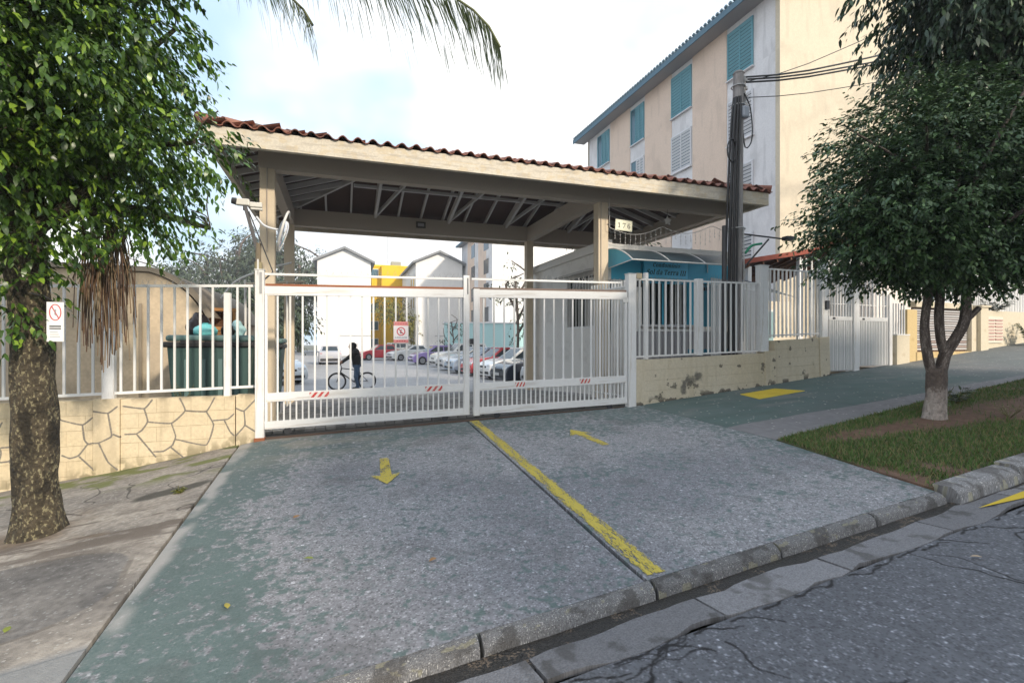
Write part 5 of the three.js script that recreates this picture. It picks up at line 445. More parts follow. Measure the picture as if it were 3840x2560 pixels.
// red tiled porch over the pedestrian entrance
{ const p = thing('entrance_porch', 'red tiled porch with brown timber underside behind the pedestrian gates', 'porch', [10.2, -0.9, -9.9]); const wood = std([0.085, 0.045, 0.03], 0.9), red = std([0.28, 0.075, 0.05], 0.9); const A = [0.15, 3.0, -0.9], B = [4.4, 3.75, -0.9], C = [4.6, 3.1, -3.6], D = [0.15, 2.4, -3.6]; mesh('underside', quad(A, B, C, D), wood, p); const up = (q) => [q[0], q[1] + 0.1, q[2]]; mesh('roof', quad(up(A), up(B), up(C), up(D)), red, p); mesh('edge', beam([0.1, 3.05, -0.88], [4.4, 3.81, -0.88], 0.06, 0.13), red, p); for (let i = 0; i < 9; i++) mesh('rafter', beam([0.3 + i * 0.5, 2.98 + i * 0.088, -0.92], [0.3 + i * 0.5, 2.38 + i * 0.08, -3.55], 0.05, 0.1), std([0.16, 0.08, 0.05], 0.9), p);
  for (const [x, h] of [[2.25, 3.3], [4.2, 3.6], [0.4, 2.95]]) bar('post', p, whiteBar, x, h / 2, -1.05, 0.12, h, 0.12); for (let i = 0; i < 8; i++) bar('bar', p, whiteBar2, 2.55 + i * 0.22, 2.0, -1.1, 0.05, 2.6, 0.03); const t = mesh('tarp', quad([0.1, 2.5, -0.7], [1.8, 2.1, -0.7], [1.9, 2.55, -2.4], [0.1, 2.95, -2.2]), std([0.12, 0.2, 0.33], 0.5, { side: THREE.DoubleSide }), p); for (const x of [0.1, 1.8]) bar('tarp_post', p, whiteBar2, x + 0.02, 1.15, -0.72, 0.05, 2.3, 0.05); }
{ const b = thing('neighbour_house', 'pale pink rendered house behind the far fence', 'building', [17.5, -0.9, -12.4]); mesh('wall', boxUV(11, 4.4, 5), std([1, 0.93, 0.88], 0.9, { map: sPale }), b).position.set(5.5, 2.2, -2.5); bar('roof', b, std([0.26, 0.10, 0.07], 0.9), 5.5, 4.5, -2.4, 11.6, 0.25, 5.8); const f = part('window', b, [3.2, 2.3, 0.01]); bar('frame', f, whiteBar, 0, 0, 0, 1.6, 1.2, 0.08); bar('pane', f, glassBlue, 0, 0, 0.02, 1.4, 1.0, 0.07); }
{ const b = thing('porch_wall', 'cream lobby wall with tall panes behind the pedestrian gates', 'building', [10.4, -0.9, -13.6]); mesh('wall', boxUV(4.6, 2.3, 0.3), std([0.95, 0.86, 0.70], 0.9, { map: sPale }), b).position.set(2.3, 1.15, -0.15); for (let i = 0; i < 3; i++) { const f = part('window', b, [1.1 + i * 1.2, 1.2, 0.02]); bar('frame', f, whiteBar, 0, 0, 0, 0.7, 1.6, 0.06); bar('pane', f, std([0.30, 0.45, 0.47], 0.2), 0, 0, 0.02, 0.58, 1.45, 0.06); } }
// three storey block added across the street, behind the camera, to shade the road and the right of the driveway
{ const g = roadY(13, 9.5) + 0.1, b = thing('added_street_house', 'unseen three storey plastered house added across the street for its shade', 'building', [9.6, g, 10.6]); const H = 9.4 - g; mesh('wall', boxUV(11.4, H, 7), bWhite, b).position.set(5.7, H / 2, 3.5); bar('roof', b, roofGrey, 5.7, H + 0.1, 3.5, 11.9, 0.2, 7.6); for (let r = 0; r < 3; r++) for (let k = 0; k < 4; k++) { const f = part('window', b, [1.6 + k * 2.7, 2.0 + r * 3.2, -0.01]); bar('frame', f, whiteBar, 0, 0, 0, 1.3, 1.5, 0.08); bar('pane', f, glassBlue, 0, 0, -0.02, 1.1, 1.3, 0.08); } const d = part('door', b, [0.6, 1.05, -0.01]); bar('leaf', d, std([0.16, 0.09, 0.05], 0.7), 0, 0, 0, 0.9, 2.1, 0.08); bar('handle', d, steel, 0.35, 0, -0.06, 0.04, 0.14, 0.04); }
// ---------------------------------------------------------------- trees and plants
// leaf: a folded blade of four faces pointing along dir
class Leaves { constructor() { this.p = []; this.c = []; this.i = []; }
  add(x, y, z, dx, dy, dz, nx, ny, nz, L, W, col) { const dl = Math.hypot(dx, dy, dz) || 1; dx /= dl; dy /= dl; dz /= dl; let sx = dy * nz - dz * ny, sy = dz * nx - dx * nz, sz = dx * ny - dy * nx; const sl = Math.hypot(sx, sy, sz) || 1; sx /= sl; sy /= sl; sz /= sl; const ux = sy * dz - sz * dy, uy = sz * dx - sx * dz, uz = sx * dy - sy * dx, b = this.p.length / 3; const put = (t, s, h) => this.p.push(x + dx * L * t + sx * W * s + ux * W * h, y + dy * L * t + sy * W * s + uy * W * h, z + dz * L * t + sz * W * s + uz * W * h); put(0, 0, 0); put(0.28, 0.42, 0.10); put(0.28, -0.42, 0.10); put(0.62, 0.36, 0.04); put(0.62, -0.36, 0.04); put(1, 0, -0.22); for (let k = 0; k < 6; k++) this.c.push(...col); this.i.push(b, b + 1, b + 2, b + 1, b + 3, b + 2, b + 2, b + 3, b + 4, b + 3, b + 5, b + 4); }
  geo() { const g = new THREE.BufferGeometry(); g.setAttribute('position', new THREE.Float32BufferAttribute(this.p, 3)); g.setAttribute('color', new THREE.Float32BufferAttribute(this.c, 3)); g.setIndex(this.i); g.computeVertexNormals(); return g; } }
const leafMat = (rough = 0.5, through = 0.25) => new THREE.MeshPhysicalMaterial({ color: lin(1, 1, 1), vertexColors: true, roughness: rough, transmission: through, thickness: 0, side: THREE.DoubleSide });
function barkTex(a, b, c, s) { return tex(512, 1024, (u, v) => { const n = tfbm(u, v * 0.5, 10, 5, s), f = tfbm(u, v, 48, 3, s + 7), l = tfbm(u, v * 0.6, 80, 3, s + 13); let q = mix3(a, b, sstep(0.32, 0.68, n)); const k = 0.5 + 1.0 * f; q = q.map((x) => x * k); return mix3(q, c, sstep(0.54, 0.66, l) * sstep(0.36, 0.6, f) * sstep(0.3, 0.6, n) * 0.75); }); }
const barkBump = gray(256, 512, (u, v) => 0.5 * tfbm(u, v * 0.5, 12, 4, 301) + 0.5 * tfbm(u, v, 40, 3, 305));
const barkA = std([1, 1, 1], 1, { map: rep(barkTex([0.022, 0.018, 0.012], [0.066, 0.053, 0.034], [0.27, 0.24, 0.14], 311), 1, 1), bumpMap: barkBump, bumpScale: 0.05 }), barkB = std([1, 1, 1], 1, { map: barkTex([0.08, 0.062, 0.052], [0.16, 0.13, 0.11], [0.34, 0.30, 0.27], 331), bumpMap: barkBump, bumpScale: 0.02 });
// tapered limb with a knobbly surface
function limb(pts, r0, r1, seg = 20, rad = 10, knob = 0.12, s = 1, flare = 0) { const c = new THREE.CatmullRomCurve3(pts.map((p) => new THREE.Vector3(...p))); const g = new THREE.TubeGeometry(c, seg, 1, rad, false), p = g.attributes.position, uv = g.attributes.uv, L = c.getLength(); for (let i = 0; i <= seg; i++) { const o = c.getPointAt(i / seg); let r = lerp(r0, r1, i / seg); if (flare) r *= 1 + flare * Math.exp(-i / seg * L / 0.16); for (let j = 0; j <= rad; j++) { const k = i * (rad + 1) + j, dx = p.getX(k) - o.x, dy = p.getY(k) - o.y, dz = p.getZ(k) - o.z; const a = (j % rad) / rad * 6.2832; const q = r * (1 + knob * (fbm2(Math.cos(a) * 1.7 + 5 + s, Math.sin(a) * 1.7 + i / seg * L * 3.2, 3, 340 + s) - 0.5) * 2); p.setXYZ(k, o.x + dx * q, o.y + dy * q, o.z + dz * q); uv.setXY(k, j / rad * Math.max(1, Math.round(r0 * 6)), i / seg * L * 0.9); } } g.computeVertexNormals(); return g; }
// leafy twigs fill lobes; each twig droops outward from its lobe's middle
function foliage(L, lobes, twigs, perTwig, leaf, cols, r, opt = {}) { const tot = lobes.reduce((a, l) => a + l[3] * l[4] * l[5], 0); for (const [cx, cy, cz, rx, ry, rz] of lobes) { const n = Math.round(twigs * rx * ry * rz / tot); for (let k = 0; k < n; k++) { const a = r() * 6.2832, u = 2 * r() - 1, q = Math.sqrt(1 - u * u); let ox = q * Math.cos(a), oy = u, oz = q * Math.sin(a); const rr = Math.pow(r(), opt.shell ?? 0.45) * (0.86 + 0.3 * fbm3(ox * 2.3 + cx, oy * 2.3 + cy, oz * 2.3 + cz, 2, 350)); const x = cx + ox * rx * rr, y = cy + oy * ry * rr, z = cz + oz * rz * rr; if (opt.keep && !opt.keep(x, y, z)) continue; if (fbm3(x * (opt.gapF ?? 1.6), y * (opt.gapF ?? 1.6), z * (opt.gapF ?? 1.6), 2, 360) < (opt.gap ?? 0.40)) continue; const dr = opt.droop ?? 0.6; let tx = ox + (r() - 0.5) * 0.9, ty = oy * 0.5 - dr * r(), tz = oz + (r() - 0.5) * 0.9; const tl = Math.hypot(tx, ty, tz); tx /= tl; ty /= tl; tz /= tl; const len = leaf.len * (0.7 + 0.6 * r()) * (leaf.spread ?? 4); const m = Math.round(perTwig * (0.6 + 0.8 * r())), tone = r();
    for (let i = 0; i < m; i++) { const t = i / m, px = x + tx * len * t + (r() - 0.5) * leaf.len * 0.7, py = y + ty * len * t - dr * 0.25 * len * t * t + (r() - 0.5) * leaf.len * 0.7, pz = z + tz * len * t + (r() - 0.5) * leaf.len * 0.7; const lx = tx * 0.6 + (r() - 0.5) * 1.3, ly = ty * 0.5 - dr * (0.3 + 0.7 * r()), lz = tz * 0.6 + (r() - 0.5) * 1.3; const l = leaf.len * (0.45 + 0.95 * r()); const mix = clamp(tone * 0.6 + r() * 0.5); let c = mix3(cols[0], cols[1], mix); if (r() < (opt.young ?? 0.05)) c = cols[2]; L.add(px, py, pz, lx, ly, lz, (r() - 0.5) * 0.9, 1, (r() - 0.5) * 0.9, l, l * leaf.w, c); } } } return L; }

// big broad-leaved tree on the left pavement
{ const bx = -2.47, bz = -5.45, by = walkY(-2.47, -5.45) - 0.06; const t = thing('street_tree', 'large glossy leaved tree with mottled trunk on the left pavement', 'tree', [bx, by, bz]); const B = (x, y, z) => [x - bx, y - by, z - bz]; const gt = merge([limb([B(-2.47, by, -5.45), B(-2.50, -0.9, -5.47), B(-2.53, 0.0, -5.5), B(-2.62, 1.0, -5.55), B(-2.6, 2.2, -5.5)], 0.155, 0.13, 48, 22, 0.22, 3, 0.42)]); mesh('trunk', gt, barkA, t);
  const br = [[[-2.6, 0.9, -5.5], [-2.1, 1.4, -5.5], [-1.7, 1.75, -5.4], [-1.3, 1.85, -5.4]], [[-2.6, 1.2, -5.5], [-3.2, 2.0, -4.8], [-3.4, 2.6, -4.2]], [[-2.6, 1.5, -5.5], [-2.2, 2.4, -5.9], [-1.6, 3.2, -6.0]], [[-2.6, 1.0, -5.5], [-2.5, 1.5, -4.8], [-2.3, 1.7, -4.0]], [[-2.6, 2.1, -5.5], [-2.4, 3.2, -5.3], [-2.0, 4.3, -5.2]], [[-2.55, 1.1, -5.5], [-1.9, 1.3, -5.9], [-1.3, 1.2, -6.1]]]; br.forEach((p, i) => mesh('limb', limb(p.map((q) => B(...q)), 0.075, 0.02, 16, 7, 0.1, i), barkA, t)); const r = rng(101); const tw = []; for (let k = 0; k < 60; k++) { const p = br[k % br.length], q = p[1 + ((k / 6) | 0) % (p.length - 1)], e = [q[0] + (r() - 0.4) * 0.7, q[1] + (r() - 0.3) * 0.5, q[2] + (r() - 0.5) * 0.7], m = [lerp(q[0], e[0], 0.5) + (r() - 0.5) * 0.15, lerp(q[1], e[1], 0.5) + 0.1 * r(), lerp(q[2], e[2], 0.5)]; tw.push(new THREE.TubeGeometry(new THREE.CatmullRomCurve3([q, m, e].map((v) => new THREE.Vector3(...B(...v)))), 6, 0.006, 4, false)); } mesh('twigs', merge(tw), std([0.10, 0.08, 0.06], 1), t).userData.kind = 'stuff';
  const L = new Leaves(); const lob = [[-1.72, 1.85, -5.5, 0.78, 0.42, 0.8], [-2.1, 2.75, -5.6, 0.85, 0.75, 0.9], [-2.5, 2.2, -4.9, 1.1, 0.75, 0.9], [-2.9, 3.6, -5.2, 1.5, 1.0, 1.3], [-2.0, 3.9, -5.2, 0.95, 0.7, 1.0], [-2.5, 1.45, -5.0, 0.75, 0.45, 0.7], [-1.92, 1.25, -5.9, 0.6, 0.3, 0.6], [-3.6, 2.4, -5.6, 1.1, 1.1, 1.2], [-3.2, 1.5, -5.9, 0.9, 0.6, 0.8], [-2.4, 1.9, -6.2, 0.75, 0.65, 0.7], [-2.5, 4.9, -5.0, 1.3, 0.8, 1.3], [-2.3, 0.92, -5.25, 0.45, 0.2, 0.4], [-2.65, 0.8, -5.35, 0.36, 0.45, 0.36], [-2.6, 0.35, -5.35, 0.25, 0.4, 0.25]].map(([x, y, z, a, b, c]) => [...B(x, y, z), a, b, c]); foliage(L, lob, 9400, 12, { len: 0.074, w: 0.5, spread: 3.3 }, [[0.018, 0.048, 0.009], [0.10, 0.205, 0.024], [0.27, 0.42, 0.045]], r, { gap: 0.33, gapF: 2.2, young: 0.16, droop: 0.7, shell: 0.5 }); mesh('crown', L.geo(), leafMat(0.36, 0.42), t); }
// dry hanging palm fibres caught under the crown
{ const h = thing('hanging_dry_fronds', 'bundle of dry brown palm strands hanging under the left tree', 'dry fronds', [-2.18, 1.25, -5.95]); const r = rng(13), mats = [std([0.13, 0.075, 0.045], 1), std([0.21, 0.14, 0.08], 1), std([0.09, 0.06, 0.045], 1), std([0.25, 0.19, 0.12], 1)], l = [[], [], [], []]; for (let k = 0; k < 140; k++) { const x0 = (r() - 0.5) * 0.30, z0 = (r() - 0.5) * 0.3, s = (r() - 0.5) * 0.26 + x0 * 0.35, len = (0.5 + 0.85 * r()) * (1 - 0.45 * Math.abs(x0 + s * 0.6) / 0.35); const y0 = -0.1 - 0.25 * r(); const c = new THREE.CatmullRomCurve3([[x0, y0, z0], [x0 + s * 0.55, y0 - len * 0.45, z0 + (r() - 0.5) * 0.1], [x0 + s * 0.8 + (r() - 0.5) * 0.05, y0 - len, z0 + (r() - 0.5) * 0.12]].map((p) => new THREE.Vector3(...p))); l[(r() * 4) | 0].push(new THREE.TubeGeometry(c, 5, 0.0036 + r() * 0.003, 3, false)); } l.forEach((q, i) => stuff(mesh('strand', merge(q), mats[i], h))); mesh('stalk', limb([[-0.35, 0.25, 0.3], [-0.15, 0.15, 0.1], [0, 0, 0], [0.02, -0.3, 0]], 0.03, 0.012, 12, 6, 0.1, 5), mats[2], h); }
{ const cv = document.createElement('canvas'); cv.width = 128; cv.height = 384; const c = cv.getContext('2d'); c.fillStyle = '#dcdcda'; c.fillRect(0, 0, 128, 384); c.strokeStyle = '#b8484a'; c.lineWidth = 9; c.beginPath(); c.ellipse(64, 100, 42, 76, 0, 0, 7); c.stroke(); c.beginPath(); c.moveTo(38, 45); c.lineTo(90, 158); c.stroke(); c.strokeStyle = '#777'; c.lineWidth = 6; c.beginPath(); c.moveTo(50, 80); c.bezierCurveTo(100, 60, 30, 120, 78, 130); c.stroke(); c.fillStyle = '#55585a'; c.fillRect(20, 228, 88, 16); c.fillRect(20, 252, 88, 14); c.fillStyle = '#9a9c9c'; for (const y of [290, 312, 334]) c.fillRect(24, y, 80 - (y % 30), 7); const t = new THREE.CanvasTexture(cv); t.colorSpace = THREE.SRGBColorSpace;
  const s = thing('tree_sign', 'narrow white sign with a red struck through oval on the big trunk', 'sign', [-2.262, 0.0, -5.24], 0.15); mesh('face', quad([-0.055, 0, 0.004], [0.055, 0, 0.004], [0.055, 0.33, 0.004], [-0.055, 0.33, 0.004]), std([1, 1, 1], 0.5, { map: t }), s); bar('plate', s, whiteBar2, 0, 0.165, 0, 0.112, 0.332, 0.006); mesh('wire', tube([[0, 0.32, 0], [-0.06, 0.37, -0.02], [-0.16, 0.40, 0.02]], 0.004, 8, 4), darkMetal, s); }

// small forked tree in the grass strip
{ const bx = 7.72, bz = -4.64, by = plotY(7.72, -4.64) - 0.05; const t = thing('street_tree', 'forked small tree with dense dark crown on the grass strip', 'tree', [bx, by, bz]); const B = (x, y, z) => [x - bx, y - by, z - bz]; const trunkMat = std([1, 1, 1], 1, { map: tex(512, 512, (u, v) => { const f = tfbm(u, v, 40, 3, 372), n = tfbm(u, v * 0.4, 10, 4, 373), k = 0.55 + 0.9 * f; const dk = mix3([0.08, 0.062, 0.052], [0.17, 0.135, 0.115], n), pl = mix3([0.24, 0.20, 0.175], [0.42, 0.37, 0.33], n); return mix3(pl, dk, sstep(0.28, 0.42, v + (tfbm(u, v, 8, 4, 374) - 0.5) * 0.42 + (f - 0.5) * 0.3)).map((x) => x * k); }), bumpMap: barkBump, bumpScale: 0.03 });
  const SP = (r, y, d = 0) => [7.74 + 0.946 * r + 0.324 * d, y, -4.65 + 0.324 * r - 0.946 * d]; mesh('trunk', limb([B(...SP(-0.02, by)), B(...SP(0, -0.85)), B(...SP(0.02, -0.6)), B(...SP(0.02, -0.36))], 0.108, 0.112, 18, 16, 0.26, 7, 0.45), trunkMat, t);
  const br = [[SP(-0.03, -0.48), SP(-0.11, -0.15), SP(-0.12, 0.25, 0.03), SP(-0.04, 0.7, 0.05), SP(0.05, 1.2, 0.05)], [SP(0.06, -0.48), SP(0.13, -0.18), SP(0.27, 0.03), SP(0.40, 0.28), SP(0.43, 0.7), SP(0.5, 1.35)], [SP(0.13, -0.16), SP(0.07, 0.04), SP(0.05, 0.35), SP(0.09, 0.85)], [SP(0.40, 0.27), SP(0.5, 0.36), SP(0.60, 0.46)]]; br.forEach((p, i) => mesh('limb', limb(p.map((q) => B(...q)), [0.062, 0.072, 0.055, 0.042][i], [0.05, 0.048, 0.05, 0.034][i], 20, 10, 0.22, 10 + i), barkB, t)); const up = [SP(0.05, 1.15, 0.05), SP(0.5, 1.3), SP(0.09, 0.85)], r = rng(202); for (let k = 0; k < 9; k++) { const s = up[k % 3]; mesh('limb', limb([B(...s), B(s[0] + (r() - 0.6) * 1.6, s[1] + 0.5 + r() * 0.6, s[2] + (r() - 0.5) * 1.6), B(s[0] + (r() - 0.6) * 3.2, s[1] + 1.0 + r() * 1.4, s[2] + (r() - 0.5) * 2.4)], 0.04, 0.012, 10, 6, 0.1, 30 + k), barkB, t); }
  const L = new Leaves(); const lob = [[7.6, 1.5, -4.7, 1.6, 0.75, 1.4], [6.7, 1.75, -4.6, 1.05, 0.62, 1.1], [7.6, 2.5, -4.7, 1.35, 0.85, 1.3], [8.9, 1.6, -4.6, 1.3, 0.85, 1.2], [8.5, 2.7, -4.8, 1.2, 0.9, 1.2], [7.9, 3.25, -4.9, 0.85, 0.6, 0.9], [8.3, 1.0, -4.6, 0.95, 0.34, 0.9], [7.1, 1.05, -4.7, 0.85, 0.34, 0.8], [6.35, 1.25, -4.7, 0.55, 0.36, 0.6], [9.8, 1.9, -4.5, 1.0, 0.9, 1.0], [9.6, 3.0, -4.8, 1.1, 0.8, 1.1]].map(([x, y, z, a, b, c]) => [...B(x, y, z), a, b, c]); foliage(L, lob, 12500, 12, { len: 0.068, w: 0.54, spread: 3.6 }, [[0.018, 0.044, 0.016], [0.072, 0.138, 0.048], [0.15, 0.24, 0.09]], r, { gap: 0.36, gapF: 2.4, droop: 0.35, shell: 0.5, young: 0.12 }); mesh('crown', L.geo(), leafMat(0.42, 0.15), t); }
// large dark tree uphill, its trunk outside the view
{ const bx = 11.6, bz = -4.3, by = plotY(11.6, -4.3) - 0.05; const t = thing('street_tree', 'tall dark tree with hanging leaves towering over the small tree', 'tree', [bx, by, bz]); const B = (x, y, z) => [x - bx, y - by, z - bz]; mesh('trunk', limb([B(11.6, by, -4.3), B(11.6, 1, -4.4), B(11.3, 3, -4.6), B(11.0, 5.5, -4.8)], 0.22, 0.12, 20, 10, 0.15, 50, 0.3), barkB, t); const r = rng(303); for (let k = 0; k < 7; k++) mesh('limb', limb([B(11.2, 3 + k * 0.3, -4.6), B(10.4 + (r() - 0.5) * 2, 4.2 + r(), -4.8 + (r() - 0.5) * 2), B(9.4 + (r() - 0.5) * 3, 5 + r() * 1.5, -5 + (r() - 0.5) * 3)], 0.06, 0.015, 10, 6, 0.1, 60 + k), barkB, t);
  const L = new Leaves(); const lob = [[9.5, 5.0, -5.2, 1.5, 1.0, 1.3], [10.6, 5.6, -5.0, 2.0, 1.6, 1.9], [11.0, 4.4, -4.8, 1.9, 1.1, 1.6], [9.0, 6.0, -5.3, 1.3, 1.2, 1.2], [9.7, 4.25, -5.3, 0.9, 0.7, 0.9], [11.5, 6.6, -4.6, 2.2, 1.3, 2.0], [9.6, 6.9, -5.2, 1.5, 0.9, 1.3], [12.6, 4.6, -4.4, 1.8, 1.4, 1.7]].map(([x, y, z, a, b, c]) => [...B(x, y, z), a, b, c]); foliage(L, lob, 6800, 11, { len: 0.135, w: 0.36, spread: 3.2 }, [[0.010, 0.025, 0.011], [0.040, 0.080, 0.034], [0.09, 0.15, 0.065]], r, { gap: 0.31, gapF: 1.2, droop: 1.1, shell: 0.5 }); mesh('crown', L.geo(), leafMat(0.42, 0.12), t); }
// palm on the kerb behind the left edge; its fronds arch over the driveway
{ const bx = -2.15, bz = -2.75, by = walkY(-2.15, -2.75) - 0.05; const t = thing('palm_tree', 'palm whose long fronds arch across the sky above the driveway', 'palm tree', [bx, by, bz]); const B = (x, y, z) => [x - bx, y - by, z - bz]; mesh('trunk', limb([B(bx, by, bz), B(bx + 0.03, 1.2, bz), B(bx, 3.5, bz), B(bx + 0.05, 4.9, bz - 0.05)], 0.13, 0.10, 24, 12, 0.08, 70, 0.4), std([0.22, 0.20, 0.17], 1, { bumpMap: barkBump, bumpScale: 0.02 }), t); const green = [[0.08, 0.11, 0.045], [0.20, 0.24, 0.11], [0.30, 0.32, 0.18]], r = rng(404), fm = leafMat(0.5, 0.35), st = std([0.13, 0.14, 0.06], 0.7);
  function frond(pts, leaflet, n, name = 'frond') { const c = new THREE.CatmullRomCurve3(pts.map((p) => new THREE.Vector3(...B(...p)))); const L = new Leaves(); for (let k = 0; k < n; k++) { const q = 0.16 + 0.84 * (k / n), p = c.getPointAt(q), d = c.getTangentAt(q), side = k % 2 ? 1 : -1; let s = new THREE.Vector3().crossVectors(d, new THREE.Vector3(0, 1, 0)).normalize().multiplyScalar(side * (0.28 + 0.25 * r())); const len = leaflet * (0.65 + 0.5 * r()) * (q > 0.85 ? 1.0 - (q - 0.85) * 2.6 : 1); const dir = d.clone().multiplyScalar(0.30 + 0.3 * r()).add(s); dir.y -= 0.75 + 0.5 * r(); dir.normalize(); const col = mix3(green[0], green[r() < 0.3 ? 2 : 1], r()); const mid = p.clone().addScaledVector(dir, len * 0.55); L.add(p.x, p.y, p.z, dir.x, dir.y, dir.z, side * 0.6, 0.3, 0.7 * (r() - 0.5), len * 0.62, 0.026 + 0.010 * r(), col); const d2 = dir.clone(); d2.y -= 0.6; d2.x += (r() - 0.5) * 0.2; L.add(mid.x, mid.y, mid.z, d2.x, d2.y, d2.z, side * 0.6, 0.3, 0.5 * (r() - 0.5), len * 0.5, 0.019, col); } const f = mesh(name, L.geo(), fm, t); const rg = new THREE.TubeGeometry(c, 24, 0.014, 5, false); mesh('rachis', rg, st, f); return f; }
  frond([[-2.1, 4.9, -2.8], [-1.6, 5.1, -3.8], [-0.6, 4.35, -5.5], [0.45, 3.97, -5.65], [1.15, 3.78, -5.42], [1.5, 3.5, -5.3], [1.66, 3.22, -5.25]], 0.82, 620); frond([[-2.1, 4.9, -2.8], [-1.9, 5.1, -4.2], [-1.3, 4.25, -5.8], [-0.75, 3.93, -6.05], [-0.42, 3.68, -5.95], [-0.28, 3.45, -5.9]], 0.62, 300);
  for (const a of [0.2, -0.5, 1.2]) frond([[-2.1, 4.9, -2.8], [-2.1 - Math.cos(a) * 1.2, 5.6, -2.8 + Math.sin(a) * 1.2], [-2.1 - Math.cos(a) * 2.4, 5.2, -2.8 + Math.sin(a) * 2.4], [-2.1 - Math.cos(a) * 3.1, 4.2, -2.8 + Math.sin(a) * 3.1]], 0.55, 120); }
// background trees
function farTree(label, x, z, ground, h, w, cols, n, seed, opt = {}) { const t = thing('background_tree', label, 'tree', [x, ground, z], 0, opt.group); const r = rng(seed); mesh('trunk', limb([[0, 0, 0], [0.1, h * 0.35, 0], [-0.1, h * 0.75, 0.1]], h * (opt.thin ?? 0.028), h * 0.01, 10, 7, 0.1, seed % 50), barkB, t); for (let k = 0; k < 4; k++) mesh('limb', limb([[0, h * (0.3 + 0.1 * k), 0], [(r() - 0.5) * w * 0.5, h * (0.5 + 0.1 * k), (r() - 0.5) * w * 0.4], [(r() - 0.5) * w * 0.9, h * (0.65 + 0.08 * k), (r() - 0.5) * w * 0.6]], h * 0.012, h * 0.004, 8, 5, 0.1, k), barkB, t); const L = new Leaves(), lob = []; const m = opt.lobes ?? 9; for (let k = 0; k < m; k++) { const a = r() * 6.28, y = h * (0.34 + 0.6 * k / m), q = Math.sqrt(1 - Math.pow((k / m - 0.35) / 0.75, 2)) * w * 0.5; lob.push([Math.cos(a) * q * 0.6, y, Math.sin(a) * q * 0.6, q * 0.62, h * 0.13, q * 0.62]); } foliage(L, lob, n, 9, { len: opt.leaf ?? 0.34, w: 0.45, spread: 3.2 }, cols, r, { gap: opt.gap ?? 0.4, gapF: 4.5 / w, droop: 0.7, shell: 0.6, young: 0.08 }); mesh('crown', L.geo(), leafMat(0.7, 0.15), t); return t; }
const hazyG = [[0.03, 0.05, 0.028], [0.08, 0.11, 0.055], [0.12, 0.14, 0.08]], darkG = [[0.02, 0.035, 0.018], [0.05, 0.075, 0.03], [0.09, 0.11, 0.05]];
[['tallest hazy eucalyptus behind the left fence', -15.4, -90, 21.8, 15, hazyG, 1500], ['broad hazy tree left of the tallest eucalyptus', -20, -91, 18.6, 12, hazyG, 1100], ['hazy tree seen between the mirror and the shelter post', -6.4, -92, 20.4, 13, hazyG, 1300], ['hazy tree sloping down towards the hall roof', -25, -91, 16.2, 13, hazyG, 1000], ['low rounded hazy tree at the far left of the tree line', -31, -92, 13.8, 13, hazyG, 900], ['hazy tree partly behind the left shelter post', -11, -93, 20.0, 12, hazyG, 1200], ['dark tree with low branches behind the rear shelter post', -4.9, -38, 6.4, 5.4, darkG, 1000], ['dark bushy tree filling the gap under the hazy trees', -9.5, -44, 6.8, 8, darkG, 1000]].forEach(([l, x, z, h, w, c, n], i) => farTree(l, x, z, -1.9, h, w, c, n, 500 + i * 7, { group: 'trees beyond the car park', leaf: z < -80 ? 0.5 : 0.3, gap: z < -80 ? 0.44 : 0.4 }));
farTree('yellow green tree in front of the yellow block', 7.6, -70, -1.85, 9.3, 6.5, [[0.10, 0.11, 0.02], [0.20, 0.19, 0.03], [0.32, 0.25, 0.03]], 700, 601, { leaf: 0.3 }); farTree('leafy green tree behind the guardhouse roof', 11.2, -20, -1.6, 7.0, 5.0, darkG, 1000, 602, { leaf: 0.2 }); farTree('sparse twiggy tree beside the guardhouse roof', 8.8, -25, -1.7, 6.6, 3.2, hazyG, 160, 603, { leaf: 0.16, gap: 0.5, thin: 0.012 }); farTree('small sparse sapling between the parked cars', 8.4, -39, -1.8, 4.4, 3.0, hazyG, 60, 604, { leaf: 0.2, gap: 0.5, thin: 0.014 });
// weeds and shoots
function sprig(name, label, x, z, y, n, h, cols, seed, w = 0.035, spread = 0.9) { const t = thing(name, label, 'plant', [x, y, z]); const r = rng(seed), L = new Leaves(), st = []; for (let k = 0; k < n; k++) { const a = r() * 6.28, ln = h * (0.5 + 0.6 * r()), e = [Math.cos(a) * ln * spread * 0.6, ln, Math.sin(a) * ln * spread * 0.6]; st.push(rod([0, -0.02, 0], e, 0.004, 4, 0.002)); for (let i = 0; i < 7; i++) { const q = 0.25 + 0.75 * i / 7; L.add(e[0] * q, e[1] * q, e[2] * q, Math.cos(a) + (r() - 0.5) * 2, 0.4 - r() * 0.7, Math.sin(a) + (r() - 0.5) * 2, r() - 0.5, 1, r() - 0.5, w * 2.2 * (0.6 + 0.7 * r()), w, mix3(cols[0], cols[1], r())); } } mesh('stem', merge(st), std([0.12, 0.11, 0.05], 1), t); mesh('foliage', L.geo(), leafMat(0.6, 0.25), t); return t; }
sprig('shoot', 'green shoots sprouting from the base of the forked tree', 8.02, -4.78, plotY(8.02, -4.78), 16, 0.42, [[0.05, 0.08, 0.03], [0.10, 0.15, 0.05]], 1, 0.03, 0.7); sprig('shoot', 'low dark weed clump uphill of the forked tree', 9.0, -5.1, plotY(9.0, -5.1), 14, 0.3, [[0.02, 0.04, 0.02], [0.05, 0.09, 0.03]], 2, 0.04, 1.1); sprig('weed', 'yellow green straggly weed on the bare soil', 8.55, -4.25, plotY(8.55, -4.25), 12, 0.2, [[0.12, 0.14, 0.03], [0.28, 0.27, 0.05]], 3, 0.018, 1.6);
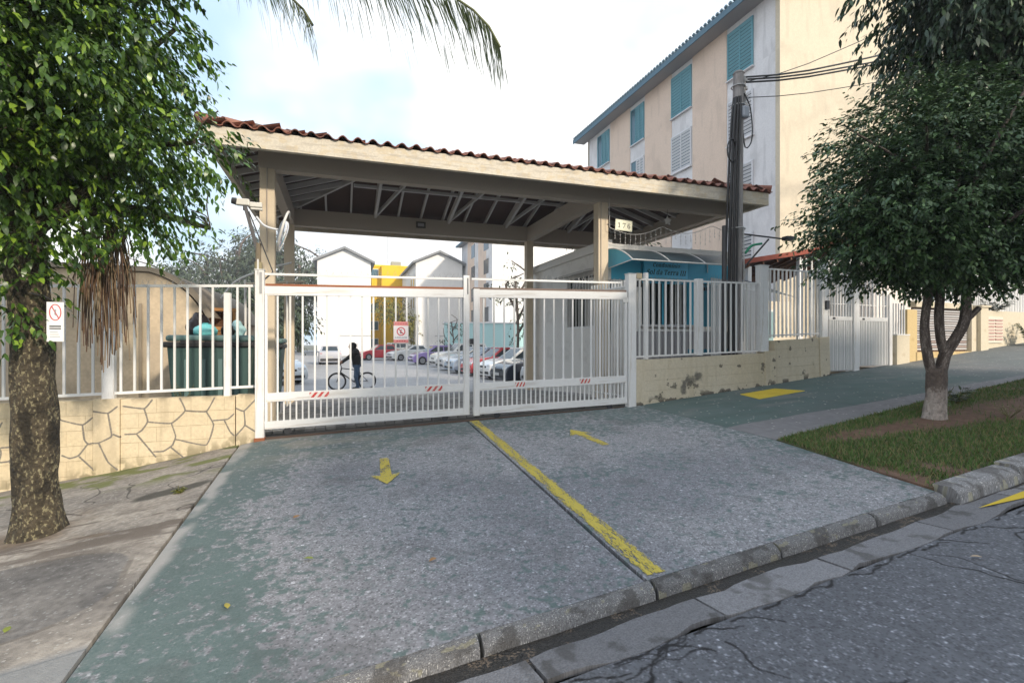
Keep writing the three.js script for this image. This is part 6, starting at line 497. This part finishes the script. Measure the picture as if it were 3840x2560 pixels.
sprig('bush', 'leafy bush at the foot of the wall by the meter cupboard', 18.75, -8.7, walkY(18.75, -8.7), 40, 0.62, [[0.04, 0.06, 0.02], [0.10, 0.12, 0.03]], 4, 0.06, 1.1); sprig('bush', 'trailing plant on top of the wall above the meter cupboard', 17.8, -9.15, 0.86, 34, 0.34, [[0.012, 0.022, 0.01], [0.03, 0.05, 0.02]], 5, 0.06, 2.4);
sprig('weed', 'small weed clump in the crumbled drain patch', -1.55, -5.92, walkY(-1.55, -5.92), 14, 0.07, [[0.09, 0.11, 0.02], [0.20, 0.20, 0.03]], 6, 0.02, 1.8); sprig('weed', 'weed growing behind the wall in front of the green bin', -2.1, -8.2, -0.95, 12, 0.35, [[0.05, 0.08, 0.02], [0.13, 0.16, 0.04]], 7, 0.03, 0.7);
// fallen leaves
{ const r = rng(61), cols = [[0.36, 0.30, 0.05], [0.22, 0.26, 0.04], [0.30, 0.16, 0.06], [0.40, 0.30, 0.20]]; const P = [[-0.2, -3.75, 1, 'green fallen leaf on the worn green paint'], [-0.62, -3.3, 0, 'yellow curled leaf on the green driveway edge'], [-0.35, -4.6, 2, 'orange leaf on the driveway paint'], [-1.75, -3.55, 1, 'green leaf beside the pavement joint'], [-1.9, -2.9, 0, 'yellow leaf on the grey pavement slab'], [-2.5, -4.4, 0, 'yellow leaf near the repaired pavement'], [3.9, -2.1, 3, 'pale dry leaf on the asphalt'], [5.1, -2.3, 3, 'pale dry twig leaf near the gutter'], [0.6, -3.4, 2, 'brown leaf on the bare aggregate']]; for (const [x, z, k, l] of P) { const y = z > kerbZ(x) ? roadY(x, z - kerbZ(x)) : walkY(x, z); const L = new Leaves(), a = r() * 6.28; L.add(-0.03 * Math.cos(a), 0.010, -0.03 * Math.sin(a), Math.cos(a), 0.12, Math.sin(a), 0.2, 1, 0.1, 0.075, 0.038, cols[k]); const m = mesh('fallen_leaf', L.geo(), leafMat(0.7, 0.1)); m.position.set(x, y + 0.006, z); tag(m, l, 'leaf'); } }
{ const r = rng(66), l = []; for (let k = 0; k < 60; k++) { const a = (r() - 0.5) * 2.4 + (r() < 0.5 ? 3.14 : 0), d = 0.06 + 0.22 * r(), x = (r() - 0.5) * 0.12, z = (r() - 0.5) * 0.06; l.push(rod([x, 0.01 + 0.02 * r(), z], [x + Math.cos(a) * d, 0.012 + 0.02 * r(), z + Math.sin(a) * d * 0.5], 0.004, 4, 0.002)); } const m = mesh('twig_litter', merge(l), std([0.03, 0.025, 0.02], 1)); m.position.set(5.0, roadY(5.0, 0.75), kerbZ(5.0) + 0.75); tag(m, 'small heap of black twigs on the asphalt by the gutter', 'twigs'); }
// ---------------------------------------------------------------- vehicles, cyclist, bins
const tyreM = std([0.018, 0.018, 0.02], 0.85), rimM = std([0.48, 0.48, 0.5], 0.35, { metalness: 0.8 }), carGlass = std([0.035, 0.05, 0.06], 0.08), trimM = std([0.02, 0.02, 0.022], 0.6), lampClear = std([0.62, 0.64, 0.66], 0.15), lampRed = std([0.38, 0.02, 0.02], 0.25), plateM = std([0.45, 0.45, 0.44], 0.5);
const paint = (c) => new THREE.MeshPhysicalMaterial({ color: lin(...c), roughness: 0.42, clearcoat: 1, clearcoatRoughness: 0.08, metalness: 0.1 });
const tyreG = new THREE.LatheGeometry([[0.19, -0.09], [0.28, -0.095], [0.305, -0.06], [0.31, 0], [0.305, 0.06], [0.28, 0.095], [0.19, 0.09]].map((p) => new THREE.Vector2(...p)), 22).rotateX(Math.PI / 2), rimG = merge([new THREE.CylinderGeometry(0.195, 0.195, 0.06, 18).rotateX(Math.PI / 2), ...[0, 1, 2, 3, 4].map((k) => { const g = new THREE.BoxGeometry(0.05, 0.19, 0.02); g.translate(0, 0.1, 0.085); g.rotateZ(k * 1.2566); return g; }), new THREE.TorusGeometry(0.19, 0.012, 5, 18).translate(0, 0, 0.088)]);
// car along local x, nose at -x, resting on y = 0
function car(label, x, z, turn, color, kind, group) { const g = thing('parked_car', label, 'car', [x, lotY(x, z), z], turn, group); const k = { hatch: { L: 3.8, H: 1.48, bon: 0.86, cab: [-0.95, -0.15, 1.25, 1.75], tail: 0.98 }, sedan: { L: 4.35, H: 1.45, bon: 0.88, cab: [-0.9, -0.05, 1.05, 1.6], tail: 1.02 }, suv: { L: 4.2, H: 1.66, bon: 1.0, cab: [-0.95, -0.3, 1.6, 1.95], tail: 1.12 } }[kind], L = k.L, W = 1.68, pm = paint(color); const h = L / 2, wx = L * 0.31, wr = 0.36;
  const s = new THREE.Shape(); s.moveTo(-h + 0.05, 0.24); s.lineTo(-wx - wr, 0.22); s.absarc(-wx, 0.31, wr, Math.PI, 0, true); s.lineTo(wx - wr, 0.2); s.absarc(wx, 0.31, wr, Math.PI, 0, true); s.lineTo(h - 0.05, 0.26); s.quadraticCurveTo(h + 0.02, 0.55, h - 0.04, k.tail - 0.12); s.quadraticCurveTo(h - 0.06, k.tail, h - 0.22, k.tail); s.lineTo(k.cab[0] - 0.05, k.bon + 0.06); s.quadraticCurveTo(-h + 0.3, k.bon - 0.02, -h + 0.1, k.bon - 0.2); s.quadraticCurveTo(-h - 0.03, 0.5, -h + 0.05, 0.24);
  const bg = new THREE.ExtrudeGeometry(s, { depth: W - 0.16, bevelEnabled: true, bevelSize: 0.05, bevelThickness: 0.08, bevelSegments: 3, curveSegments: 10 }); bg.translate(0, 0, -(W - 0.16) / 2); mesh('body', bg, pm, g);
  // cabin: sloping pillars, roof and panes a little proud of the shell
  const [a, b, c, d] = k.cab, y0 = k.bon - 0.02, y1 = k.H, w0 = W / 2 - 0.07, w1 = W / 2 - 0.24; const V = [[a, y0, -w0], [b, y1 - 0.05, -w1], [c, y1 - 0.04, -w1], [d, y0 + 0.06, -w0], [a, y0, w0], [b, y1 - 0.05, w1], [c, y1 - 0.04, w1], [d, y0 + 0.06, w0]]; const F = [[0, 4, 5, 1], [2, 6, 7, 3], [0, 1, 2, 3], [4, 7, 6, 5]]; const cab = merge([...F.map((f) => quad(...f.map((i) => V[i]))), quad(V[1], V[5], V[6], V[2])]); mesh('cabin', cab, pm, g); const rf = rbox(c - b + 0.1, 0.07, w1 * 2 + 0.06, 0.035, 3); mesh('roof', rf, pm, g).position.set((b + c) / 2, y1 - 0.035, 0);
  const inset = (f, m0, off, n) => { const P = f.map((i) => new THREE.Vector3(...V[i])), cc = new THREE.Vector3(); P.forEach((p) => cc.addScaledVector(p, 0.25)); return quad(...P.map((p) => { const q = cc.clone().lerp(p, m0).addScaledVector(n, off); return [q.x, q.y, q.z]; })); }; mesh('windscreen', inset(F[0], 0.88, 0.012, new THREE.Vector3(-0.6, 0.6, 0)), carGlass, g); mesh('rear_window', inset(F[1], 0.84, 0.012, new THREE.Vector3(0.7, 0.5, 0)), carGlass, g);
  for (const sd of [-1, 1]) { const mx = (b + c) / 2, yl = y0 + 0.12, zt = (t) => sd * (lerp(w0, w1, t) + 0.012), pane = (xa, xb, xc, xd) => quad([xa, yl, zt(0.14)], [xb, yl, zt(0.14)], [xc, y1 - 0.11, zt(0.88)], [xd, y1 - 0.11, zt(0.88)]); mesh('side_window', pane(a + 0.28, mx - 0.04, mx - 0.04, b + 0.1), carGlass, g); mesh('side_window', pane(mx + 0.04, d - 0.28, c - 0.06, mx + 0.04), carGlass, g); const mr = mesh('mirror', rbox(0.12, 0.11, 0.16, 0.03, 2), pm, g); mr.position.set(a + 0.3, y0 + 0.1, sd * (w0 + 0.13)); bar('door_line', g, trimM, mx, 0.55, sd * (W / 2 + 0.001), 0.012, 0.6, 0.004); bar('sill_trim', g, trimM, 0, 0.24, sd * (W / 2 - 0.02), L * 0.36, 0.06, 0.05);
    for (const xx of [-wx, wx]) { const wl = part('wheel', g, [xx, 0.31, sd * (W / 2 - 0.11)]); if (sd < 0) wl.rotation.y = Math.PI; mesh('tyre', tyreG, tyreM, wl); mesh('rim', rimG, rimM, wl); } mesh('headlight', rbox(0.2, 0.14, 0.36, 0.05, 2), lampClear, g).position.set(-h + 0.1, 0.66, sd * (W / 2 - 0.26)); mesh('tail_light', rbox(0.08, 0.26, 0.2, 0.03, 2), lampRed, g).position.set(h - 0.02, k.tail - 0.25, sd * (W / 2 - 0.16)); }
  mesh('front_bumper', rbox(0.12, 0.14, W - 0.3, 0.04, 2), trimM, g).position.set(-h + 0.02, 0.34, 0); mesh('rear_bumper', rbox(0.12, 0.2, W - 0.2, 0.05, 2), trimM, g).position.set(h - 0.0, 0.38, 0); mesh('grille', rbox(0.05, 0.09, 0.7, 0.02), trimM, g).position.set(-h + 0.0, 0.6, 0); bar('number_plate', g, plateM, -h - 0.05, 0.42, 0, 0.015, 0.12, 0.4); bar('number_plate', g, plateM, h + 0.045, 0.58, 0, 0.015, 0.12, 0.4); return g; }
const row = 'cars parked nose out along the right of the car park'; const N = 0.12;
car('silver hatchback at the guardhouse end of the right row', 8.7, -18.0, N, [0.42, 0.43, 0.44], 'hatch', row); car('black sedan in the right row', 8.5, -20.6, N, [0.015, 0.02, 0.035], 'sedan', row); car('white hatchback in the right row between the black and red cars', 8.3, -23.2, N, [0.70, 0.70, 0.69], 'hatch', row); car('bright red hatchback in the right row', 8.1, -25.8, N, [0.48, 0.03, 0.04], 'hatch', row); car('pale blue sedan in the right row', 8.0, -28.4, N, [0.34, 0.42, 0.52], 'sedan', row); car('silver sedan in the right row', 8.0, -31.2, N, [0.46, 0.47, 0.48], 'sedan', row); car('white tall car near the end of the right row', 8.2, -35.2, N, [0.72, 0.72, 0.70], 'suv', row); car('lilac hatchback at the end of the right row', 7.1, -39.8, N, [0.30, 0.22, 0.50], 'hatch', row);
car('silver grey car seen from behind at the far side of the car park', -0.8, -43.5, -Math.PI / 2 + 0.05, [0.40, 0.41, 0.46], 'sedan'); car('red car parked before the white gable block', 3.6, -50.5, 0.2, [0.50, 0.03, 0.04], 'hatch'); car('off white jeep beside the yellow block', 6.6, -56, Math.PI + 0.25, [0.60, 0.58, 0.52], 'suv'); car('white and blue hatchback half hidden behind the rear shelter post', -2.9, -24.0, Math.PI / 2 + 0.5, [0.62, 0.66, 0.68], 'hatch'); car('dark blue car behind the left shelter posts', -3.4, -19.0, Math.PI / 2 + 0.35, [0.02, 0.035, 0.09], 'suv'); car('white car beyond the white and blue hatchback', -3.6, -31, Math.PI / 2 + 0.2, [0.7, 0.7, 0.7], 'sedan');
car('dark grey hatchback beyond the lilac car', 8.6, -44.2, N, [0.10, 0.105, 0.11], 'hatch', row); car('white sedan between the red car and the jeep', 6.4, -48.5, 0.3, [0.68, 0.68, 0.67], 'sedan');
// bicycle and rider in the car park
{ const bx = 0.42, bz = -19.2, by = lotY(bx, bz); const b = thing('bicycle', 'dark mountain bicycle stood across the driveway', 'bicycle', [bx, by, bz], 0.05); const blk = std([0.02, 0.02, 0.022], 0.45), al = std([0.30, 0.30, 0.31], 0.35, { metalness: 0.6 }); const R = 0.325, wf = [-0.52, R, 0], wr = [0.53, R, 0]; for (const [p, nm] of [[wf, 'wheel'], [wr, 'wheel']]) { const w = part(nm, b, p); mesh('tyre', new THREE.TorusGeometry(R - 0.025, 0.026, 8, 36), tyreM, w); mesh('rim', new THREE.TorusGeometry(R - 0.055, 0.012, 6, 36), al, w); const sp = []; for (let k = 0; k < 16; k++) { const a = k * 0.3927; sp.push(rod([0, 0, (k % 2 ? 1 : -1) * 0.02], [Math.cos(a) * (R - 0.06), Math.sin(a) * (R - 0.06), 0], 0.0025, 3)); } mesh('spokes', merge(sp), al, w); mesh('hub', new THREE.CylinderGeometry(0.025, 0.025, 0.1, 8).rotateX(Math.PI / 2), al, w); }
  const bb = [0.08, 0.29, 0], st = [0.20, 0.72, 0], ht = [-0.36, 0.80, 0], hb = [-0.40, 0.66, 0]; for (const [p, q, r] of [[bb, st, 0.017], [ht, st, 0.017], [hb, bb, 0.021], [ht, hb, 0.022], [bb, wr, 0.011], [st, wr, 0.010]]) mesh('frame_tube', rod(p, q, r, 8), blk, b); mesh('seat_post', rod(st, [0.235, 0.86, 0], 0.013), al, b); mesh('saddle', rbox(0.26, 0.05, 0.14, 0.024, 2), blk, b).position.set(0.24, 0.88, 0); for (const s of [-1, 1]) mesh('fork', rod([hb[0], hb[1], s * 0.05], [wf[0], wf[1], s * 0.06], 0.014), blk, b); mesh('stem', rod(ht, [-0.40, 0.96, 0], 0.016), blk, b); mesh('handlebar', rod([-0.40, 0.98, -0.3], [-0.40, 0.98, 0.3], 0.014), blk, b); for (const s of [-1, 1]) mesh('grip', rod([-0.40, 0.98, s * 0.2], [-0.40, 0.98, s * 0.31], 0.02), trimM, b); mesh('chainring', new THREE.TorusGeometry(0.085, 0.008, 5, 20), al, b).position.set(bb[0], bb[1], 0.05); for (const s of [-1, 1]) { mesh('crank', rod([bb[0], bb[1], s * 0.06], [bb[0] + s * 0.12, bb[1] - s * 0.10, s * 0.07], 0.01), al, b); bar('pedal', b, trimM, bb[0] + s * 0.12, bb[1] - s * 0.10, s * 0.11, 0.09, 0.025, 0.08); }
  // the rider stands astride: signed distance to tapered limbs, smoothly joined
  const p = thing('person', 'person in black hooded jacket and blue jeans standing astride the bicycle', 'person', [bx, by, bz], 0.05); const caps = [[[0.16, 0.92, 0], [0.15, 1.12, 0], 0.155, 0.15], [[0.15, 1.12, 0], [0.10, 1.36, 0], 0.155, 0.165], [[0.10, 1.38, -0.13], [0.10, 1.38, 0.13], 0.085, 0.085], [[0.09, 1.40, 0], [0.05, 1.50, 0], 0.08, 0.07], [[0.03, 1.58, 0], [0.01, 1.64, 0], 0.108, 0.105], [[-0.06, 1.55, 0], [-0.05, 1.60, 0], 0.05, 0.05], [[-0.115, 1.575, 0], [-0.10, 1.60, 0], 0.014, 0.012]]; for (const s of [-1, 1]) caps.push([[0.09, 1.38, s * 0.17], [-0.10, 1.20, s * 0.21], 0.068, 0.055], [[-0.10, 1.20, s * 0.21], [-0.34, 1.03, s * 0.23], 0.052, 0.04], [[-0.34, 1.03, s * 0.23], [-0.40, 1.00, s * 0.23], 0.038, 0.042], [[0.17, 0.92, s * 0.09], [0.17 - 0.05 * s, 0.50, s * 0.15], 0.105, 0.072], [[0.17 - 0.05 * s, 0.50, s * 0.15], [0.20, 0.12, s * 0.17], 0.068, 0.052], [[0.20, 0.06, s * 0.17], [0.06, 0.045, s * 0.18], 0.048, 0.042]); for (const s of [-1, 1]) for (let k = 0; k < 4; k++) caps.push([[-0.42, 1.005, s * (0.205 + k * 0.018)], [-0.435, 0.965, s * (0.205 + k * 0.018)], 0.010, 0.009]);
  const sd = (P) => { let d = 1e9; for (const [a, c, r0, r1] of caps) { const ax = c[0] - a[0], ay = c[1] - a[1], az = c[2] - a[2], px = P[0] - a[0], py = P[1] - a[1], pz = P[2] - a[2]; const t = clamp((px * ax + py * ay + pz * az) / (ax * ax + ay * ay + az * az + 1e-9)); const q = Math.hypot(px - ax * t, py - ay * t, pz - az * t) - lerp(r0, r1, t); const k = 0.035, h = clamp(0.5 + 0.5 * (d - q) / k); d = lerp(d, q, h) - k * h * (1 - h); } return d; };
  const n = 76, S = 0.92, mc = new MarchingCubes(n, std([1, 1, 1], 0.9), false, false, 90000); mc.isolation = 0; for (let k = 0; k < n; k++) for (let j = 0; j < n; j++) for (let i = 0; i < n; i++) mc.field[i + j * n + k * n * n] = -sd([(i / n * 2 - 1) * S, (j / n * 2 - 1) * S + 0.86, (k / n * 2 - 1) * S]); mc.update(); const cnt = mc.count, pos = new Float32Array(cnt * 3), nor = new Float32Array(cnt * 3), col = new Float32Array(cnt * 3); for (let i = 0; i < cnt; i++) { const x = mc.positionArray[i * 3] * S, y = mc.positionArray[i * 3 + 1] * S + 0.86, z = mc.positionArray[i * 3 + 2] * S; pos.set([x, y, z], i * 3); nor.set(mc.normalArray.subarray(i * 3, i * 3 + 3), i * 3); const skin = (y > 1.5 && y < 1.66 && x < -0.055) || (x < -0.345 && y > 0.9); const c = skin ? [0.24, 0.13, 0.085] : y > 0.93 ? [0.010, 0.010, 0.011] : y < 0.10 ? [0.03, 0.03, 0.03] : [0.045, 0.085, 0.15]; col.set(c, i * 3); } const pg = new THREE.BufferGeometry(); pg.setAttribute('position', new THREE.BufferAttribute(pos, 3)); pg.setAttribute('normal', new THREE.BufferAttribute(nor, 3)); pg.setAttribute('color', new THREE.BufferAttribute(col, 3)); mesh('body', pg, std([1, 1, 1], 0.9, { vertexColors: true }), p); const hood = new THREE.SphereGeometry(0.128, 20, 14, 0, 6.2832, 0, 2.0); hood.rotateZ(-0.95); mesh('hood', hood, std([0.010, 0.010, 0.011], 0.95, { side: THREE.DoubleSide }), p).position.set(0.035, 1.61, 0); }
// rubbish containers behind the left fence
const binGreen = std([0.030, 0.075, 0.068], 0.55), binLid = std([0.09, 0.16, 0.155], 0.5);
function bin(label, x, z, w, h, turn) { const y = lotY(x, z) + 0.02, b = thing('rubbish_container', label, 'bin', [x, y, z], turn, 'rubbish containers behind the fence'); const s = new THREE.Shape([[-w / 2 + 0.14, 0.12], [w / 2 - 0.12, 0.12], [w / 2 - 0.02, h - 0.12], [-w / 2 + 0.04, h - 0.12]].map((p) => new THREE.Vector2(...p))); const g = new THREE.ExtrudeGeometry(s, { depth: 0.7, bevelEnabled: true, bevelSize: 0.03, bevelThickness: 0.03, bevelSegments: 2 }); g.translate(0, 0, -0.35); mesh('tub', g, binGreen, b); for (let k = 0; k < 4; k++) bar('rib', b, binLid, -w / 2 + 0.28 + k * (w - 0.5) / 3, h * 0.48, 0.385, 0.06, h * 0.6, 0.02); mesh('rim', rbox(w + 0.08, 0.09, 0.86, 0.03, 2), trimM, b).position.set(0, h - 0.1, 0); const lid = rbox(w + 0.04, 0.10, 0.84, 0.045, 3); mesh('lid', lid, binLid, b).position.set(0.02, h, 0); bar('hinge', b, trimM, -w / 2 + 0.35, h - 0.06, 0.43, 0.28, 0.06, 0.05); for (const xx of [-w / 2 + 0.2, w / 2 - 0.2]) mesh('wheel', new THREE.CylinderGeometry(0.09, 0.09, 0.05, 12).rotateX(Math.PI / 2), tyreM, b).position.set(xx, 0.09, 0.3); return b; }
bin('dark green wheeled rubbish container with sacks on its lid', -1.98, -9.55, 1.2, 1.52, 0.03); bin('dark green wheeled rubbish container half hidden by the gate post', -1.55, -10.7, 1.0, 1.5, 0.0);
function sack(label, x, y, z, rx, ry, rz, mat, seed, name = 'rubbish_sack') { const g = new THREE.IcosahedronGeometry(1, 4), p = g.attributes.position; for (let i = 0; i < p.count; i++) { const a = p.getX(i), b = p.getY(i), c = p.getZ(i); let k = 0.85 + 0.5 * (fbm3(a * 1.8 + seed, b * 1.8, c * 1.8, 4, 390) - 0.5) + 0.16 * Math.abs(fbm3(a * 6 + seed, b * 6, c * 6, 2, 391) - 0.5) * 2; if (b > 0.75) k += (b - 0.75) * 0.9; p.setXYZ(i, a * rx * k, Math.max(b, -0.7) * ry * k, c * rz * k); } const s = mergeVertices(g); s.deleteAttribute('normal'); s.computeVertexNormals(); const t = thing(name, label, 'rubbish bag', [x, y, z]); mesh('bag', s, mat, t).position.y = ry * 0.62; mesh('knot', new THREE.ConeGeometry(rx * 0.25, ry * 0.4, 7).rotateX(Math.PI), mat, t).position.set(0, ry * 1.55, 0); return t; }
const blackBag = std([0.014, 0.012, 0.014], 0.28); const binTop = lotY(-1.98, -9.55) + 0.02 + 1.56; sack('shiny black rubbish sack tied on top of the green container', -2.22, binTop, -9.56, 0.2, 0.22, 0.2, blackBag, 3); sack('turquoise carrier bag slumped on the green container', -2.06, binTop, -9.32, 0.2, 0.12, 0.14, std([0.16, 0.52, 0.54], 0.4), 8); sack('small black rubbish sack right of the turquoise bag', -1.78, binTop, -9.55, 0.12, 0.13, 0.13, blackBag, 12); sack('pale blue carrier bag behind the small black sack', -1.66, binTop, -9.66, 0.14, 0.15, 0.13, std([0.35, 0.55, 0.56], 0.45), 16);
{ const d = thing('orange_chest', 'orange brown wooden drawer unit dumped behind the containers', 'furniture', [-2.3, -1.0, -11.6], 0.2); const om = std([0.46, 0.22, 0.075], 0.7), od = std([0.13, 0.06, 0.025], 0.8); bar('carcass', d, om, 0, 0.6, 0, 0.75, 1.2, 0.5); bar('top', d, om, 0.0, 1.25, 0, 0.85, 0.08, 0.56); const f = part('shelf', d, [0.02, 1.45, 0]); bar('side', f, om, -0.22, 0, 0, 0.05, 0.34, 0.4); bar('side', f, om, 0.22, 0, 0, 0.05, 0.34, 0.4); bar('board', f, om, 0, 0.19, 0, 0.55, 0.06, 0.42); bar('back', f, od, 0, 0, -0.16, 0.4, 0.3, 0.03); bar('drawer', d, od, 0, 0.95, 0.255, 0.6, 0.2, 0.02); }
renderer.render(scene, camera);
